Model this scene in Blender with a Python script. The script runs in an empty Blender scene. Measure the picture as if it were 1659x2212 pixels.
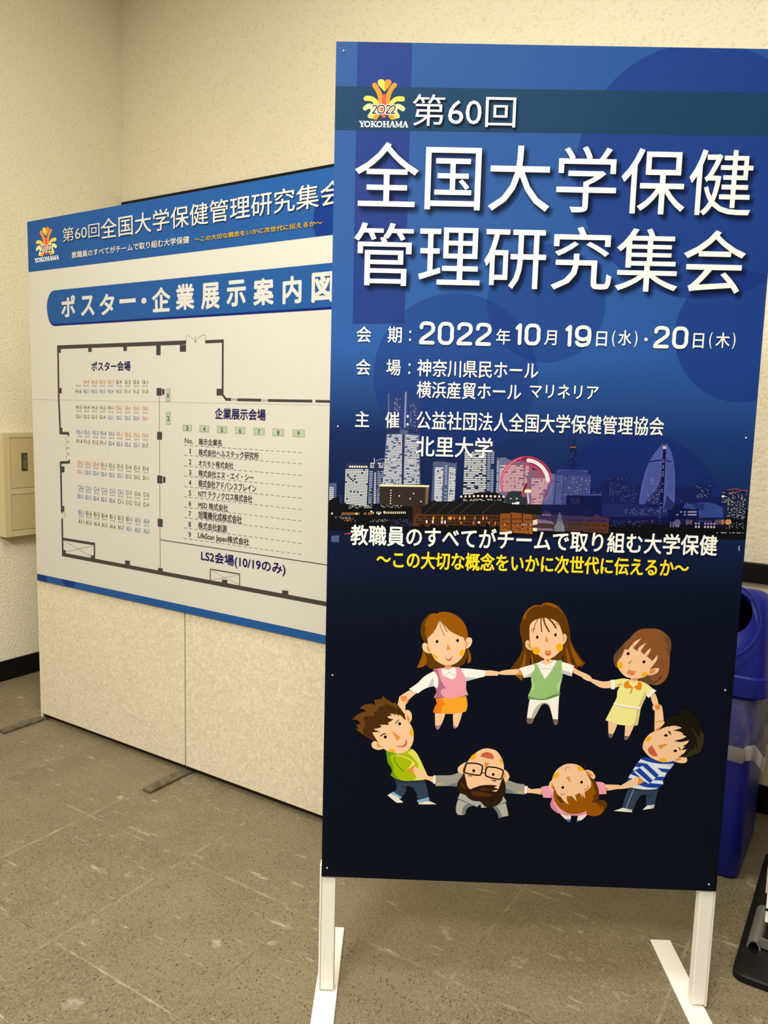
import bpy, bmesh, math, random
from mathutils import Vector, Matrix
# ------------------------------------------------------------------ camera, world, lights, exposure
scn = bpy.context.scene
COL = scn.collection
FPX = 1699.6
cam = bpy.data.cameras.new('camera'); camo = bpy.data.objects.new('camera', cam); COL.objects.link(camo)
cam.sensor_fit = 'HORIZONTAL'; cam.sensor_width = 36.0; cam.lens = 36.0*FPX/1659.0; cam.clip_start = 0.02
yaw, pitch, roll = -0.56606931, 0.12329177, -0.02657696
fw = Vector((math.sin(yaw)*math.cos(pitch), math.cos(yaw)*math.cos(pitch), -math.sin(pitch)))
r0 = Vector((math.cos(yaw), -math.sin(yaw), 0)); d0 = fw.cross(r0)
rt = math.cos(roll)*r0+math.sin(roll)*d0; dn = -math.sin(roll)*r0+math.cos(roll)*d0
camo.matrix_world = Matrix(((rt.x, -dn.x, -fw.x, 0), (rt.y, -dn.y, -fw.y, 0), (rt.z, -dn.z, -fw.z, 1.357), (0, 0, 0, 1)))
scn.camera = camo
scn.view_settings.view_transform = 'Standard'
try: scn.view_settings.look = 'None'
except Exception: pass
scn.view_settings.gamma = 1.0; scn.view_settings.use_curve_mapping = False
scn.view_settings.exposure = 0.18
scn.cycles.transparent_max_bounces = 24
scn.cycles.max_bounces = 8
w = bpy.data.worlds.new('world'); scn.world = w; w.use_nodes = True
w.node_tree.nodes['Background'].inputs[0].default_value = (1.0, 0.98, 0.93, 1)
w.node_tree.nodes['Background'].inputs[1].default_value = 0.05
def lamp(x, y, z, sx, sy, power, col=(1.0, 0.985, 0.95), rx=0, ry=0, rz=0):
    l = bpy.data.lights.new('ceiling_light', 'AREA'); l.shape = 'RECTANGLE'; l.size = sx; l.size_y = sy
    l.energy = power; l.color = col
    o = bpy.data.objects.new('ceiling_light', l); o.location = (x, y, z); o.rotation_euler = (rx, ry, rz); COL.objects.link(o)
    return o
lamp(-1.5, 1.2, 3.66, 1.3, 0.4, 40)
lamp(-0.4, 0.3, 3.66, 1.3, 0.4, 62)
lamp(-2.0, -2.0, 3.66, 1.3, 0.4, 40)
lamp(-0.5, -2.2, 3.66, 1.3, 0.4, 190)
lamp(2.0, -2.0, 3.66, 1.3, 0.4, 50)
# ------------------------------------------------------------------ helpers
def lin(c): c = c/255.0; return c/12.92 if c <= 0.04045 else ((c+0.055)/1.055)**2.4
def rgb(t, k=1.0): return (lin(t[0])*k, lin(t[1])*k, lin(t[2])*k, 1)
def link_obj(name, me, parent=None, mats=()):
    o = bpy.data.objects.new(name, me); COL.objects.link(o)
    for m in mats: me.materials.append(m)
    if parent is not None: o.parent = parent
    return o
def obj(name, bm, mats, parent=None, smooth=False):
    me = bpy.data.meshes.new(name); bmesh.ops.recalc_face_normals(bm, faces=bm.faces) if smooth != 'flat2d' else None
    bm.to_mesh(me); bm.free()
    if smooth is True:
        for p in me.polygons: p.use_smooth = True
    if not isinstance(mats, (list, tuple)): mats = [mats]
    return link_obj(name, me, parent, mats)
def thing(name, label, cat, loc=(0, 0, 0), rz=0.0, group=None):
    o = bpy.data.objects.new(name, None); COL.objects.link(o); o.empty_display_size = 0.1
    o.location = loc; o.rotation_euler = (0, 0, rz); tag(o, label, cat, group); return o
def tag(o, label=None, cat=None, group=None, kind=None):
    if label: o['label'] = label
    if cat: o['category'] = cat
    if group: o['group'] = group
    if kind: o['kind'] = kind
    return o
def box(bm, x0, y0, z0, x1, y1, z1, mi=0, bev=0.0, seg=2):
    vs = [bm.verts.new(p) for p in ((x0,y0,z0),(x1,y0,z0),(x1,y1,z0),(x0,y1,z0),(x0,y0,z1),(x1,y0,z1),(x1,y1,z1),(x0,y1,z1))]
    fs = [bm.faces.new([vs[i] for i in f]) for f in ((0,3,2,1),(4,5,6,7),(0,1,5,4),(1,2,6,5),(2,3,7,6),(3,0,4,7))]
    for f in fs: f.material_index = mi
    if bev > 0:
        es = list({e for f in fs for e in f.edges})
        r = bmesh.ops.bevel(bm, geom=es, offset=bev, segments=seg, affect='EDGES', profile=0.5)
        for f in r['faces']: f.material_index = mi
    return vs
def loft(bm, rings, cap0=True, cap1=True, mi=0):
    R = [[bm.verts.new(p) for p in ring] for ring in rings]; n = len(R[0])
    for a, b in zip(R, R[1:]):
        for i in range(n):
            f = bm.faces.new((a[i], a[(i+1) % n], b[(i+1) % n], b[i])); f.material_index = mi
    if cap0: bm.faces.new(list(reversed(R[0]))).material_index = mi
    if cap1: bm.faces.new(R[-1]).material_index = mi
def rrect(x0, y0, x1, y1, r, z, n=6):
    P = []
    for cx, cy, a in ((x1-r, y1-r, 0), (x0+r, y1-r, 90), (x0+r, y0+r, 180), (x1-r, y0+r, 270)):
        for i in range(n+1):
            t = math.radians(a+90*i/n); P.append((cx+r*math.cos(t), cy+r*math.sin(t), z))
    return P
class NT:
    """small wrapper for building node trees"""
    def __init__(s, name):
        s.m = bpy.data.materials.new(name); s.m.use_nodes = True; s.t = s.m.node_tree
        s.b = s.t.nodes['Principled BSDF']; s.o = s.t.nodes['Material Output']
    def n(s, typ, **kw):
        nd = s.t.nodes.new(typ); ins = kw.pop('ins', {})
        for k, v in kw.items(): setattr(nd, k, v)
        for k, v in ins.items(): s.set(nd, k, v)
        return nd
    def set(s, nd, k, v):
        i = nd.inputs[k]
        if isinstance(v, bpy.types.NodeSocket): s.t.links.new(v, i)
        else: i.default_value = v
    def math(s, op, a, b=0.0, c=None, clamp=False):
        nd = s.t.nodes.new('ShaderNodeMath'); nd.operation = op; nd.use_clamp = clamp
        s.set(nd, 0, a); s.set(nd, 1, b)
        if c is not None: s.set(nd, 2, c)
        return nd.outputs[0]
    def mix(s, f, a, b, blend='MIX'):
        nd = s.t.nodes.new('ShaderNodeMix'); nd.data_type = 'RGBA'; nd.blend_type = blend
        s.set(nd, 0, f); s.set(nd, 6, a); s.set(nd, 7, b); return nd.outputs[2]
    def noise(s, vec, scale, detail=2.0, rough=0.5, dist=0.0):
        nd = s.n('ShaderNodeTexNoise', ins={'Vector': vec, 'Scale': scale, 'Detail': detail, 'Roughness': rough, 'Distortion': dist}); return nd.outputs[0]
    def ramp(s, f, stops):
        nd = s.t.nodes.new('ShaderNodeValToRGB'); s.set(nd, 0, f); e = nd.color_ramp.elements
        while len(e) < len(stops): e.new(0.5)
        for i, (p, c) in enumerate(stops): e[i].position = p; e[i].color = c
        return nd.outputs[0]
    def step(s, f, a, b):
        nd = s.n('ShaderNodeMapRange', ins={0: f, 1: a, 2: b, 3: 0.0, 4: 1.0}); nd.clamp = True; return nd.outputs[0]
    def pos(s): return s.n('ShaderNodeNewGeometry').outputs['Position']
    def objc(s): return s.n('ShaderNodeTexCoord').outputs['Object']
    def bump(s, h, strength, dist):
        nd = s.n('ShaderNodeBump', ins={'Strength': strength, 'Distance': dist, 'Height': h}); s.set(s.b, 'Normal', nd.outputs[0])
    def fin(s, col=None, rough=0.6, spec=0.3, metal=0.0):
        if col is not None: s.set(s.b, 'Base Color', col)
        s.set(s.b, 'Roughness', rough); s.set(s.b, 'Specular IOR Level', spec); s.set(s.b, 'Metallic', metal); return s.m
def plain(name, c, rough=0.6, spec=0.3, metal=0.0, k=1.0): return NT(name).fin(rgb(c, k), rough, spec, metal)
# ------------------------------------------------------------------ room materials
def stucco(name, c):
    t = NT(name); p = t.pos()
    a = t.noise(p, 88.0, 2.0, 0.5); b = t.noise(p, 240.0, 1.0, 0.5)
    h = t.math('ADD', t.step(a, 0.30, 0.62), t.math('MULTIPLY', b, 0.2))
    t.bump(h, 0.27, 0.005)
    big = t.noise(p, 1.1, 2.0)
    col = t.mix(t.step(big, 0.3, 0.7), rgb(c, 0.97), rgb(c, 1.02))
    col = t.mix(t.step(a, 0.33, 0.42), t.mix(0.5, col, rgb((c[0]-22, c[1]-28, c[2]-32))), col)  # shade in the stucco pits, painted into the wall colour
    return t.fin(col, 0.8, 0.15)
M_WALL = stucco('cream_stucco', (236, 226, 196))
M_BLACK = plain('black_trim', (9, 8, 8), 0.5, 0.25)
def floor_mat():
    t = NT('vinyl_floor_tile'); p = t.pos(); S = 0.45416
    sx = t.n('ShaderNodeSeparateXYZ', ins={0: p})
    fx = t.math('DIVIDE', t.math('SUBTRACT', sx.outputs[0], -2.14347), S); fy = t.math('DIVIDE', t.math('SUBTRACT', sx.outputs[1], 1.58427), S)
    def edge(f):
        r = t.math('FRACT', f); return t.math('MINIMUM', r, t.math('SUBTRACT', 1.0, r))
    ex, ey = edge(fx), edge(fy)
    e = t.math('MINIMUM', ex, ey); line = t.math('SUBTRACT', 1.0, t.step(e, 0.0016, 0.0042))
    cell = t.n('ShaderNodeCombineXYZ', ins={0: t.math('FLOOR', fx), 1: t.math('FLOOR', fy)})
    wn = t.n('ShaderNodeTexWhiteNoise', ins={'Vector': cell.outputs[0]})
    shift = t.n('ShaderNodeVectorMath', operation='MULTIPLY_ADD', ins={0: wn.outputs['Color'], 1: (7.0, 7.0, 7.0), 2: p}).outputs[0]
    base = t.mix(t.step(t.noise(shift, 6.0, 3.0, 0.6), 0.3, 0.7), rgb((112, 100, 75)), rgb((125, 114, 88)))
    base = t.mix(t.math('MULTIPLY', wn.outputs['Value'], 0.25), base, rgb((107, 96, 74)))
    fine = t.noise(shift, 170.0, 2.0, 0.6)
    base = t.mix(t.math('MULTIPLY', t.step(fine, 0.50, 0.70), 0.8), base, rgb((146, 134, 107)))
    st = t.n('ShaderNodeMapping', ins={'Vector': shift, 'Rotation': (0, 0, 0.9), 'Scale': (1.0, 0.62, 1.0)}).outputs[0]
    md = t.noise(shift, 120.0, 2.0, 0.6)
    base = t.mix(t.math('MULTIPLY', t.step(md, 0.58, 0.70), 0.35), base, rgb((80, 71, 49)))
    dk = t.noise(st, 250.0, 1.5, 0.5)
    base = t.mix(t.math('MULTIPLY', t.step(dk, 0.625, 0.69), 0.85), base, rgb((43, 37, 25)))
    # pale scuffs, scratches and worn patches
    for rot, sc_, lo, hi, k in ((-0.75, 5.0, 0.63, 0.72, 0.55), (0.35, 6.0, 0.66, 0.73, 0.55)):
        sc = t.n('ShaderNodeMapping', ins={'Vector': p, 'Rotation': (0, 0, rot), 'Scale': (1.0, sc_, 1.0)}).outputs[0]
        s1 = t.noise(sc, 6.0, 4.0, 0.66, 0.2)
        base = t.mix(t.math('MULTIPLY', t.step(s1, lo, hi), k), base, rgb((190, 180, 156)))
    s2 = t.noise(p, 10.0, 4.0, 0.6)
    base = t.mix(t.math('MULTIPLY', t.step(s2, 0.645, 0.73), 0.45), base, rgb((190, 181, 158)))
    lc = t.mix(t.step(t.noise(p, 3.0, 2.0), 0.40, 0.62), rgb((84, 76, 60)), rgb((160, 147, 116)))
    halo = t.math('SUBTRACT', 1.0, t.step(e, 0.004, 0.011))
    base = t.mix(t.math('MULTIPLY', halo, t.math('MULTIPLY', t.step(t.noise(p, 14.0, 3.0, 0.6), 0.48, 0.62), 0.45)), base, rgb((186, 174, 146)))
    col = t.mix(t.math('MULTIPLY', line, 0.85), base, lc)
    t.bump(t.math('SUBTRACT', t.math('MULTIPLY', fine, 0.25), line), 0.25, 0.0015)
    return t.fin(col, t.math('ADD', 0.42, t.math('MULTIPLY', fine, 0.15)), 0.25)
# ------------------------------------------------------------------ the room
WX, BY, ZC = -3.589, 2.949, 3.70
def struct(name, bm, m, parent=None):
    o = obj(name, bm, m, parent); o['kind'] = 'structure'; return o
bm = bmesh.new(); box(bm, WX-0.1, -3.6, -0.1, 3.6, BY+0.1, 0.0); struct('floor', bm, floor_mat())
bm = bmesh.new(); box(bm, WX-0.1, -3.6, 0.0, WX, BY+0.1, ZC); struct('wall_left', bm, M_WALL)
bm = bmesh.new(); box(bm, WX, BY, 0.0, 3.6, BY+0.1, ZC); struct('wall_back', bm, M_WALL)
bm = bmesh.new(); box(bm, WX-0.1, -3.6, ZC, 3.6, BY+0.1, ZC+0.1); struct('ceiling', bm, plain('ceiling_board', (225, 220, 205), 0.8, 0.1))
bm = bmesh.new(); box(bm, WX, -3.6, 0.0, WX+0.012, BY, 0.1); struct('baseboard_left', bm, M_BLACK)
bm = bmesh.new(); box(bm, WX+0.012, BY-0.012, 0.0, 3.6, BY, 0.1); struct('baseboard_back', bm, M_BLACK)
bm = bmesh.new(); box(bm, WX, BY-0.018, 0.815, 3.6, BY, 0.884, bev=0.003); struct('trim_1', bm, M_BLACK)
bm = bmesh.new(); box(bm, WX, BY-0.018, 2.386, 3.6, BY, 2.452, bev=0.003); struct('trim_2', bm, M_BLACK)
# ------------------------------------------------------------------ printed colours (inks)
PRINT = 0.95
PAPER = 0.63
INKS = {
 'skin': (253,205,158), 'skin_shade': (228,150,66), 'nose': (232,148,66), 'ink': (28,10,6), 'cheek': (252,182,14), 'brow': (96,52,18),
 'lip': (208,98,66), 'lip_brown': (178,104,64), 'mouth_tan': (233,146,72), 'white': (255,250,238), 'cool_grey': (205,203,205), 'warm_grey': (190,184,170),
 'hair_brown': (156,88,0), 'hair_dark': (98,56,0), 'hair_auburn': (140,84,44), 'hair_auburn_dark': (104,74,44), 'hair_boy': (106,66,18), 'hair_boy_dark': (72,42,8),
 'hair_black': (44,24,6), 'hair_black_light': (84,46,10), 'hair_jet': (24,18,6), 'hair_jet_light': (52,44,22), 'navy_bg': (17,22,36),
 'vest_pink': (243,162,178), 'vest_mauve': (184,112,140), 'mauve': (184,118,150), 'mauve_grey': (122,108,106), 'skirt_orange': (251,168,42), 'skirt_dark': (240,130,24),
 'vest_green': (156,196,122), 'vest_green_dark': (104,150,84), 'vest_green_light': (182,214,152), 'pants_white': (253,248,232), 'shoe_brown': (122,102,92), 'shoe_grey': (116,104,98),
 'dress_yellow': (249,240,150), 'dress_shade': (222,206,128), 'collar_orange': (240,140,24), 'tee_green': (172,192,2), 'tee_dark': (108,160,4), 'tee_darkest': (76,140,8), 'tee_light': (232,228,104),
 'jeans': (50,66,88), 'jeans_dark': (40,54,72), 'jean_cuff': (128,172,214), 'shoe_white': (236,230,216), 'suit_grey': (160,158,146), 'suit_light': (180,178,166), 'suit_dark': (118,124,126), 'button': (240,172,88), 'black_shoe': (12,12,12),
 'tee_pink': (250,164,186), 'tee_pink_dark': (216,138,160), 'pale_pink': (253,226,216), 'sock_blue': (96,110,166), 'shirt_blue': (26,66,158), 'shirt_white': (226,236,240),
 'emb_lemon': (252,234,148), 'emb_yellow': (254,204,86), 'emb_orange': (244,146,44), 'emb_red': (236,84,78),
 'yellow': (255,226,40), 'yellow_gold': (250,196,40), 'navy': (16,16,96), 'charcoal': (52,50,52), 'label_orange': (244,152,100), 'label_blue': (110,144,204), 'label_green': (86,104,50), 'label_ink': (80,80,110),
 'booth_green': (212,228,190), 'booth_line': (96,110,90), 'wall_grey': (84,78,74), 'thin_grey': (170,162,152), 'thin_dark': (100,96,96), 'seam': (196,188,168),
 'city_black': (9,10,15), 'city_blue': (34,46,84), 'city_blue2': (30,42,84), 'city_far': (20,31,66), 'tower_blue': (78,90,128), 'tower_top': (40,58,112), 'tower_pale': (136,142,192), 'tower_pale2': (100,108,136), 'tower_pale3': (92,104,198), 'tower_mid': (62,72,128),
 'slab_brown': (50,42,38), 'slab_brown2': (46,42,48), 'slab_edge': (122,94,70), 'slate': (40,48,56), 'roof_dark': (18,18,19), 'roof_line': (66,66,62), 'brick_dark': (64,34,18), 'brick_mid': (86,48,20), 'brick_lit': (140,76,26), 'brick_black': (34,22,16), 'brick_purple': (72,48,48), 'brick_rust': (88,50,32),
 'win_white': (236,236,228), 'win_dim': (172,184,204), 'win_dim2': (126,136,178), 'win_warm': (252,232,190), 'win_cream': (246,230,180), 'win_orange': (214,140,74), 'win_amber': (238,166,70), 'win_blue': (84,108,186), 'win_blue2': (120,132,200), 'win_pink': (244,214,210), 'win_pinkw': (255,216,206), 'win_red': (214,78,80), 'win_lilac': (196,180,196),
 'wheel_red': (206,54,88), 'wheel_red2': (176,70,96), 'wheel_pale': (226,150,172), 'wheel_white': (246,226,226), 'tent_pale': (240,206,184), 'tent_lilac': (124,108,136), 'tree_pale': (120,126,138),
 'sail_pale': (96,110,184), 'sail_shade': (44,52,100), 'sail_dot': (38,44,84), 'hall_blue': (58,84,146), 'hall_dark': (36,54,108),
 'plan_blue': (42,102,176), 'plan_blue_dark': (18,62,150), 'plan_navy': (8,40,130), 'paper': (252,246,230), 'paper_white': (255,250,238),
}
VEILS = {'veil_blue': ((34,62,150), 0.42), 'veil_soft': ((34,66,150), 0.30), 'veil_band': ((44,64,142), 0.62), 'veil_teal': ((30,68,98), 0.78), 'veil_sky': ((26,38,140), 0.22), 'wheel_tint': ((216,60,96), 0.16), 'shade': ((14,22,44), 0.13)}
ON_PAPER = ('paper', 'plan_blue', 'plan_blue_dark', 'plan_navy', 'seam', 'wall_grey', 'thin_grey', 'thin_dark', 'booth_green', 'booth_line', 'yellow_gold', 'label_orange', 'label_blue', 'label_green', 'label_ink', 'navy', 'charcoal', 'paper_white')
_ink = {}
def ink(name):
    if name not in _ink:
        t = NT('print_'+name)
        if name in VEILS:
            c, a = VEILS[name]; t.fin(rgb(c, PRINT), 0.55, 0.12); t.set(t.b, 'Alpha', a); _ink[name] = t.m
        else: _ink[name] = t.fin(rgb(INKS[name], PAPER if name in ON_PAPER else PRINT), 0.55, 0.12)
    return _ink[name]
# ------------------------------------------------------------------ flat artwork in millimetres on a board (x right, z up, printed layers stacked towards the viewer)
STEP = 0.000004
def parse(st):
    P = []
    for tk in st.split():
        sharp = tk.endswith('!'); a, b = tk.rstrip('!').split(','); P.append((float(a)/1000, float(b)/1000, sharp))
    return P
def spline(P, closed, n=6):
    """Catmull-Rom through the points, broken at sharp ones"""
    m = len(P); out = []
    if m < 3: return [(p[0], p[1]) for p in P]
    segs = range(m) if closed else range(m-1)
    for i in segs:
        p1, p2 = P[i], P[(i+1) % m]
        p0 = P[i-1] if (closed or i > 0) else p1
        p3 = P[(i+2) % m] if (closed or i+2 < m) else p2
        if p1[2]: p0 = p1
        if p2[2]: p3 = p2
        d = math.hypot(p2[0]-p1[0], p2[1]-p1[1])
        def tan(a, b, c):
            if a is b or b is c: return None
            return ((c[0]-a[0])*0.5, (c[1]-a[1])*0.5)
        m1 = tan(p0, p1, p2); m2 = tan(p1, p2, p3)
        ch = (p2[0]-p1[0], p2[1]-p1[1])
        if p1[2] and p2[2]: out.append((p1[0], p1[1])); continue
        if m1 is None: m1 = (1.5*ch[0]-0.5*m2[0], 1.5*ch[1]-0.5*m2[1]) if m2 else ch
        if m2 is None: m2 = (1.5*ch[0]-0.5*m1[0], 1.5*ch[1]-0.5*m1[1])
        for mm in (m1, m2):
            pass
        def lim(v):
            l = math.hypot(*v); return v if l <= 1.25*d or l == 0 else (v[0]*1.25*d/l, v[1]*1.25*d/l)
        m1, m2 = lim(m1), lim(m2)
        for k in range(n):
            t = k/n; t2 = t*t; t3 = t2*t
            h00 = 2*t3-3*t2+1; h10 = t3-2*t2+t; h01 = -2*t3+3*t2; h11 = t3-t2
            out.append((h00*p1[0]+h10*m1[0]+h01*p2[0]+h11*m2[0], h00*p1[1]+h10*m1[1]+h01*p2[1]+h11*m2[1]))
    if not closed: out.append((P[-1][0], P[-1][1]))
    return out
STROKES = {
 '0': [([(.5, 1), (.2, .97), (0, .78), (0, .5), (0, .22), (.2, .03), (.5, 0), (.8, .03), (1, .22), (1, .5), (1, .78), (.8, .97), (.5, 1)], True)],
 '1': [([(.1, .84), (1, 1)], False), ([(1, 1), (1, 0)], False)],
 '2': [([(.02, .78), (.08, .93), (.3, 1), (.6, 1), (.9, .94), (1, .76), (.92, .58), (.5, .36), (.12, .18), (0, 0)], True), ([(0, 0), (1, 0)], False)],
 '9': [([(1, .66), (.9, .9), (.5, 1), (.1, .9), (0, .66), (.1, .42), (.5, .32), (.9, .42), (1, .66)], True), ([(1, .66), (1, .4), (.9, .1), (.5, 0), (.2, .03), (.04, .16)], True)],
 '6': [([(.92, .92), (.6, .98), (.25, .8), (.03, .45), (.03, .25), (.2, .04), (.5, 0), (.85, .08), (1, .3), (.85, .54), (.5, .6), (.2, .52), (.05, .34)], True)]}
class Art:
    def __init__(s, base=0.0): s.bm = bmesh.new(); s.mats = []; s.y = -base
    def mi(s, col):
        if col not in s.mats: s.mats.append(col)
        return s.mats.index(col)
    def face(s, pts, col):
        a = sum(p[0]*q[1]-q[0]*p[1] for p, q in zip(pts, pts[1:]+pts[:1]))
        if abs(a) < 1e-12: return
        if a < 0: pts = pts[::-1]
        f = s.bm.faces.new([s.bm.verts.new((x, s.y, z)) for x, z in pts]); f.material_index = s.mi(col)
    def rect(s, u0, v0, u1, v1, col): s.face([(u0, v0), (u1, v0), (u1, v1), (u0, v1)], col); s.y -= STEP
    def stroke(s, pts, w, col, cap):
        y0_ = s.y
        h = w/2; L = []; Rr = []; n = len(pts)
        for i in range(n):
            a = pts[max(0, i-1)]; b = pts[min(n-1, i+1)]
            dx, dy = b[0]-a[0], b[1]-a[1]; l = math.hypot(dx, dy) or 1e-9; nx, ny = -dy/l, dx/l; k = 1.0
            if 0 < i < n-1:
                e = (pts[i][0]-a[0], pts[i][1]-a[1]); le = math.hypot(*e) or 1e-9
                c = abs((-e[1]/le)*nx+(e[0]/le)*ny); k = min(1.5, 1/max(c, 0.3))
            L.append((pts[i][0]+nx*h*k, pts[i][1]+ny*h*k)); Rr.append((pts[i][0]-nx*h*k, pts[i][1]-ny*h*k))
        for i in range(n-1): s.face([Rr[i], Rr[i+1], L[i+1], L[i]], col)
        if cap:
            s.y = y0_+0.000002
            for e in (pts[0], pts[-1]): s.face([(e[0]+h*math.cos(t*math.pi/7), e[1]+h*math.sin(t*math.pi/7)) for t in range(14)], col)
            s.y = y0_
    def add(s, ent, mp=None):
        col, kind, st = ent[0], ent[1], ent[2]
        if kind == 'E':
            u, v, rx, ry, rot = (float(x) for x in st.split()); r = math.radians(rot); pts = []
            for i in range(28):
                t = 2*math.pi*i/28; x, z = rx*math.cos(t), ry*math.sin(t)
                pts.append(((u+x*math.cos(r)-z*math.sin(r))/1000, (v+x*math.sin(r)+z*math.cos(r))/1000))
            if mp: pts = [mp(p) for p in pts]
            s.face(pts, col)
        elif kind == 'W':
            Q = [(p[0], p[1]) for p in parse(st)]; rows, cols, fill, hf, wf, seed = ent[3:]
            rnd = random.Random(seed)
            def bl(a, b):
                t0 = (Q[0][0]+(Q[1][0]-Q[0][0])*a, Q[0][1]+(Q[1][1]-Q[0][1])*a); t1 = (Q[3][0]+(Q[2][0]-Q[3][0])*a, Q[3][1]+(Q[2][1]-Q[3][1])*a)
                return (t0[0]+(t1[0]-t0[0])*b, t0[1]+(t1[1]-t0[1])*b)
            for r in range(rows):
                for c in range(cols):
                    if rnd.random() > fill: continue
                    a0 = (c+0.5-wf/2)/cols; a1 = (c+0.5+wf/2)/cols; b0 = (r+0.5-hf/2)/rows; b1 = (r+0.5+hf/2)/rows
                    if wf >= 1 and rnd.random() < 0.25: a1 -= rnd.random()*0.5/cols
                    s.face([bl(a0, b1), bl(a1, b1), bl(a1, b0), bl(a0, b0)], col)
        else:
            P = parse(st)
            if kind == 'P': pts = [(p[0], p[1]) for p in P]
            elif kind == 'S': pts = spline(P, True)
            else:
                allsharp = all(p[2] for p in P); sm = [(p[0], p[1]) for p in P] if allsharp else spline(P, False, 4)
                wd = float(kind[1:])/1000
                if mp:
                    o_ = mp((0, 0)); e_ = mp((1, 0)); sm = [mp(p) for p in sm]; wd *= abs(e_[0]-o_[0])
                s.stroke(sm, wd, col, not allsharp); s.y -= STEP; return
            if mp: pts = [mp(p) for p in pts]
            s.face(pts, col)
        s.y -= STEP
    def digits(s, body, bbx, wd, col):
        u0, v0, u1, v1 = (x/1000 for x in bbx); n = len(body)
        ws = [0.42 if c == '1' else 1.0 for c in body]; tot = sum(ws)+0.2*(n-1); k = (u1-u0)/tot; x = u0; h = wd/2
        for c, w_ in zip(body, ws):
            x0, x1 = x+h, x+w_*k-h; y0, y1 = v0+h, v1-h; X = lambda f: x0+(x1-x0)*f; Y = lambda f: y0+(y1-y0)*f
            for st, sm in STROKES[c]:
                P = [(X(a), Y(b), not sm) for a, b in st]
                s.stroke(spline(P, False, 6) if sm else [(q[0], q[1]) for q in P], wd, col, True); s.y -= STEP
            x += (w_+0.2)*k
    def text(s, body, bbx, wgt, col, dx=0.0, dy=0.0, adv=True):
        """bbx: u0,v0,u1,v1 of the inked letters in mm; wgt thickens the strokes (share of the letter height)"""
        u0, v0, u1, v1 = (x/1000 for x in bbx)
        V, F = glyphs(body)
        xs = [p[0] for p in V]; ys = [p[1] for p in V]; x0, x1, y0, y1 = min(xs), max(xs), min(ys), max(ys)
        nch = len(body); t = wgt*(v1-v0)
        kx = (u1-u0-2*t)/max(x1-x0, 1e-6); ky = (v1-v0-2*t)/max(y1-y0, 1e-6)
        offs = [(0, 0)]
        if t > 0: offs += [(t*math.cos(a*math.pi/4), t*math.sin(a*math.pi/4)) for a in range(8)]
        m = s.mi(col)
        for i_, (ox, oy) in enumerate(offs):
            vs = [s.bm.verts.new((u0+t+(x-x0)*kx+ox+dx, s.y-i_*0.000005, v0+t+(y-y0)*ky+oy+dy)) for x, y in V]
            for f in F:
                try: s.bm.faces.new([vs[i] for i in f]).material_index = m
                except ValueError: pass
        if adv: s.y -= STEP*len(offs)*1.5
    def shadow_text(s, body, bbx, wgt, lev):
        d, r = {1: (2.0, 1.6), 2: (3.0, 3.0), 3: (7.0, 7.0)}[lev]
        y = s.y
        s.text(body, bbx, 0.0, 'shade', d*0.7/1000, -d*0.7/1000)
        for k in range(9):
            a = k*2*math.pi/9; q = 1.0 if k % 2 else 0.5
            s.text(body, bbx, 0.0, 'shade', (d+q*r*math.cos(a))/1000, (-d+q*r*math.sin(a))/1000)
        s.y = y
    def done(s, name, parent):
        me = bpy.data.meshes.new(name); s.bm.to_mesh(me); s.bm.free()
        return link_obj(name, me, parent, [ink(c) for c in s.mats])
_gl = {}
def glyphs(body):
    if body not in _gl:
        c = bpy.data.curves.new('lettering', 'FONT'); c.body = body; c.size = 1.0; c.resolution_u = 3
        o = bpy.data.objects.new('lettering', c); COL.objects.link(o)
        dg = bpy.context.evaluated_depsgraph_get(); ev = o.evaluated_get(dg); me = ev.to_mesh()
        _gl[body] = ([(v.co.x, v.co.y) for v in me.vertices], [tuple(p.vertices) for p in me.polygons])
        ev.to_mesh_clear(); bpy.data.objects.remove(o); bpy.data.curves.remove(c)
    return _gl[body]
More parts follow.
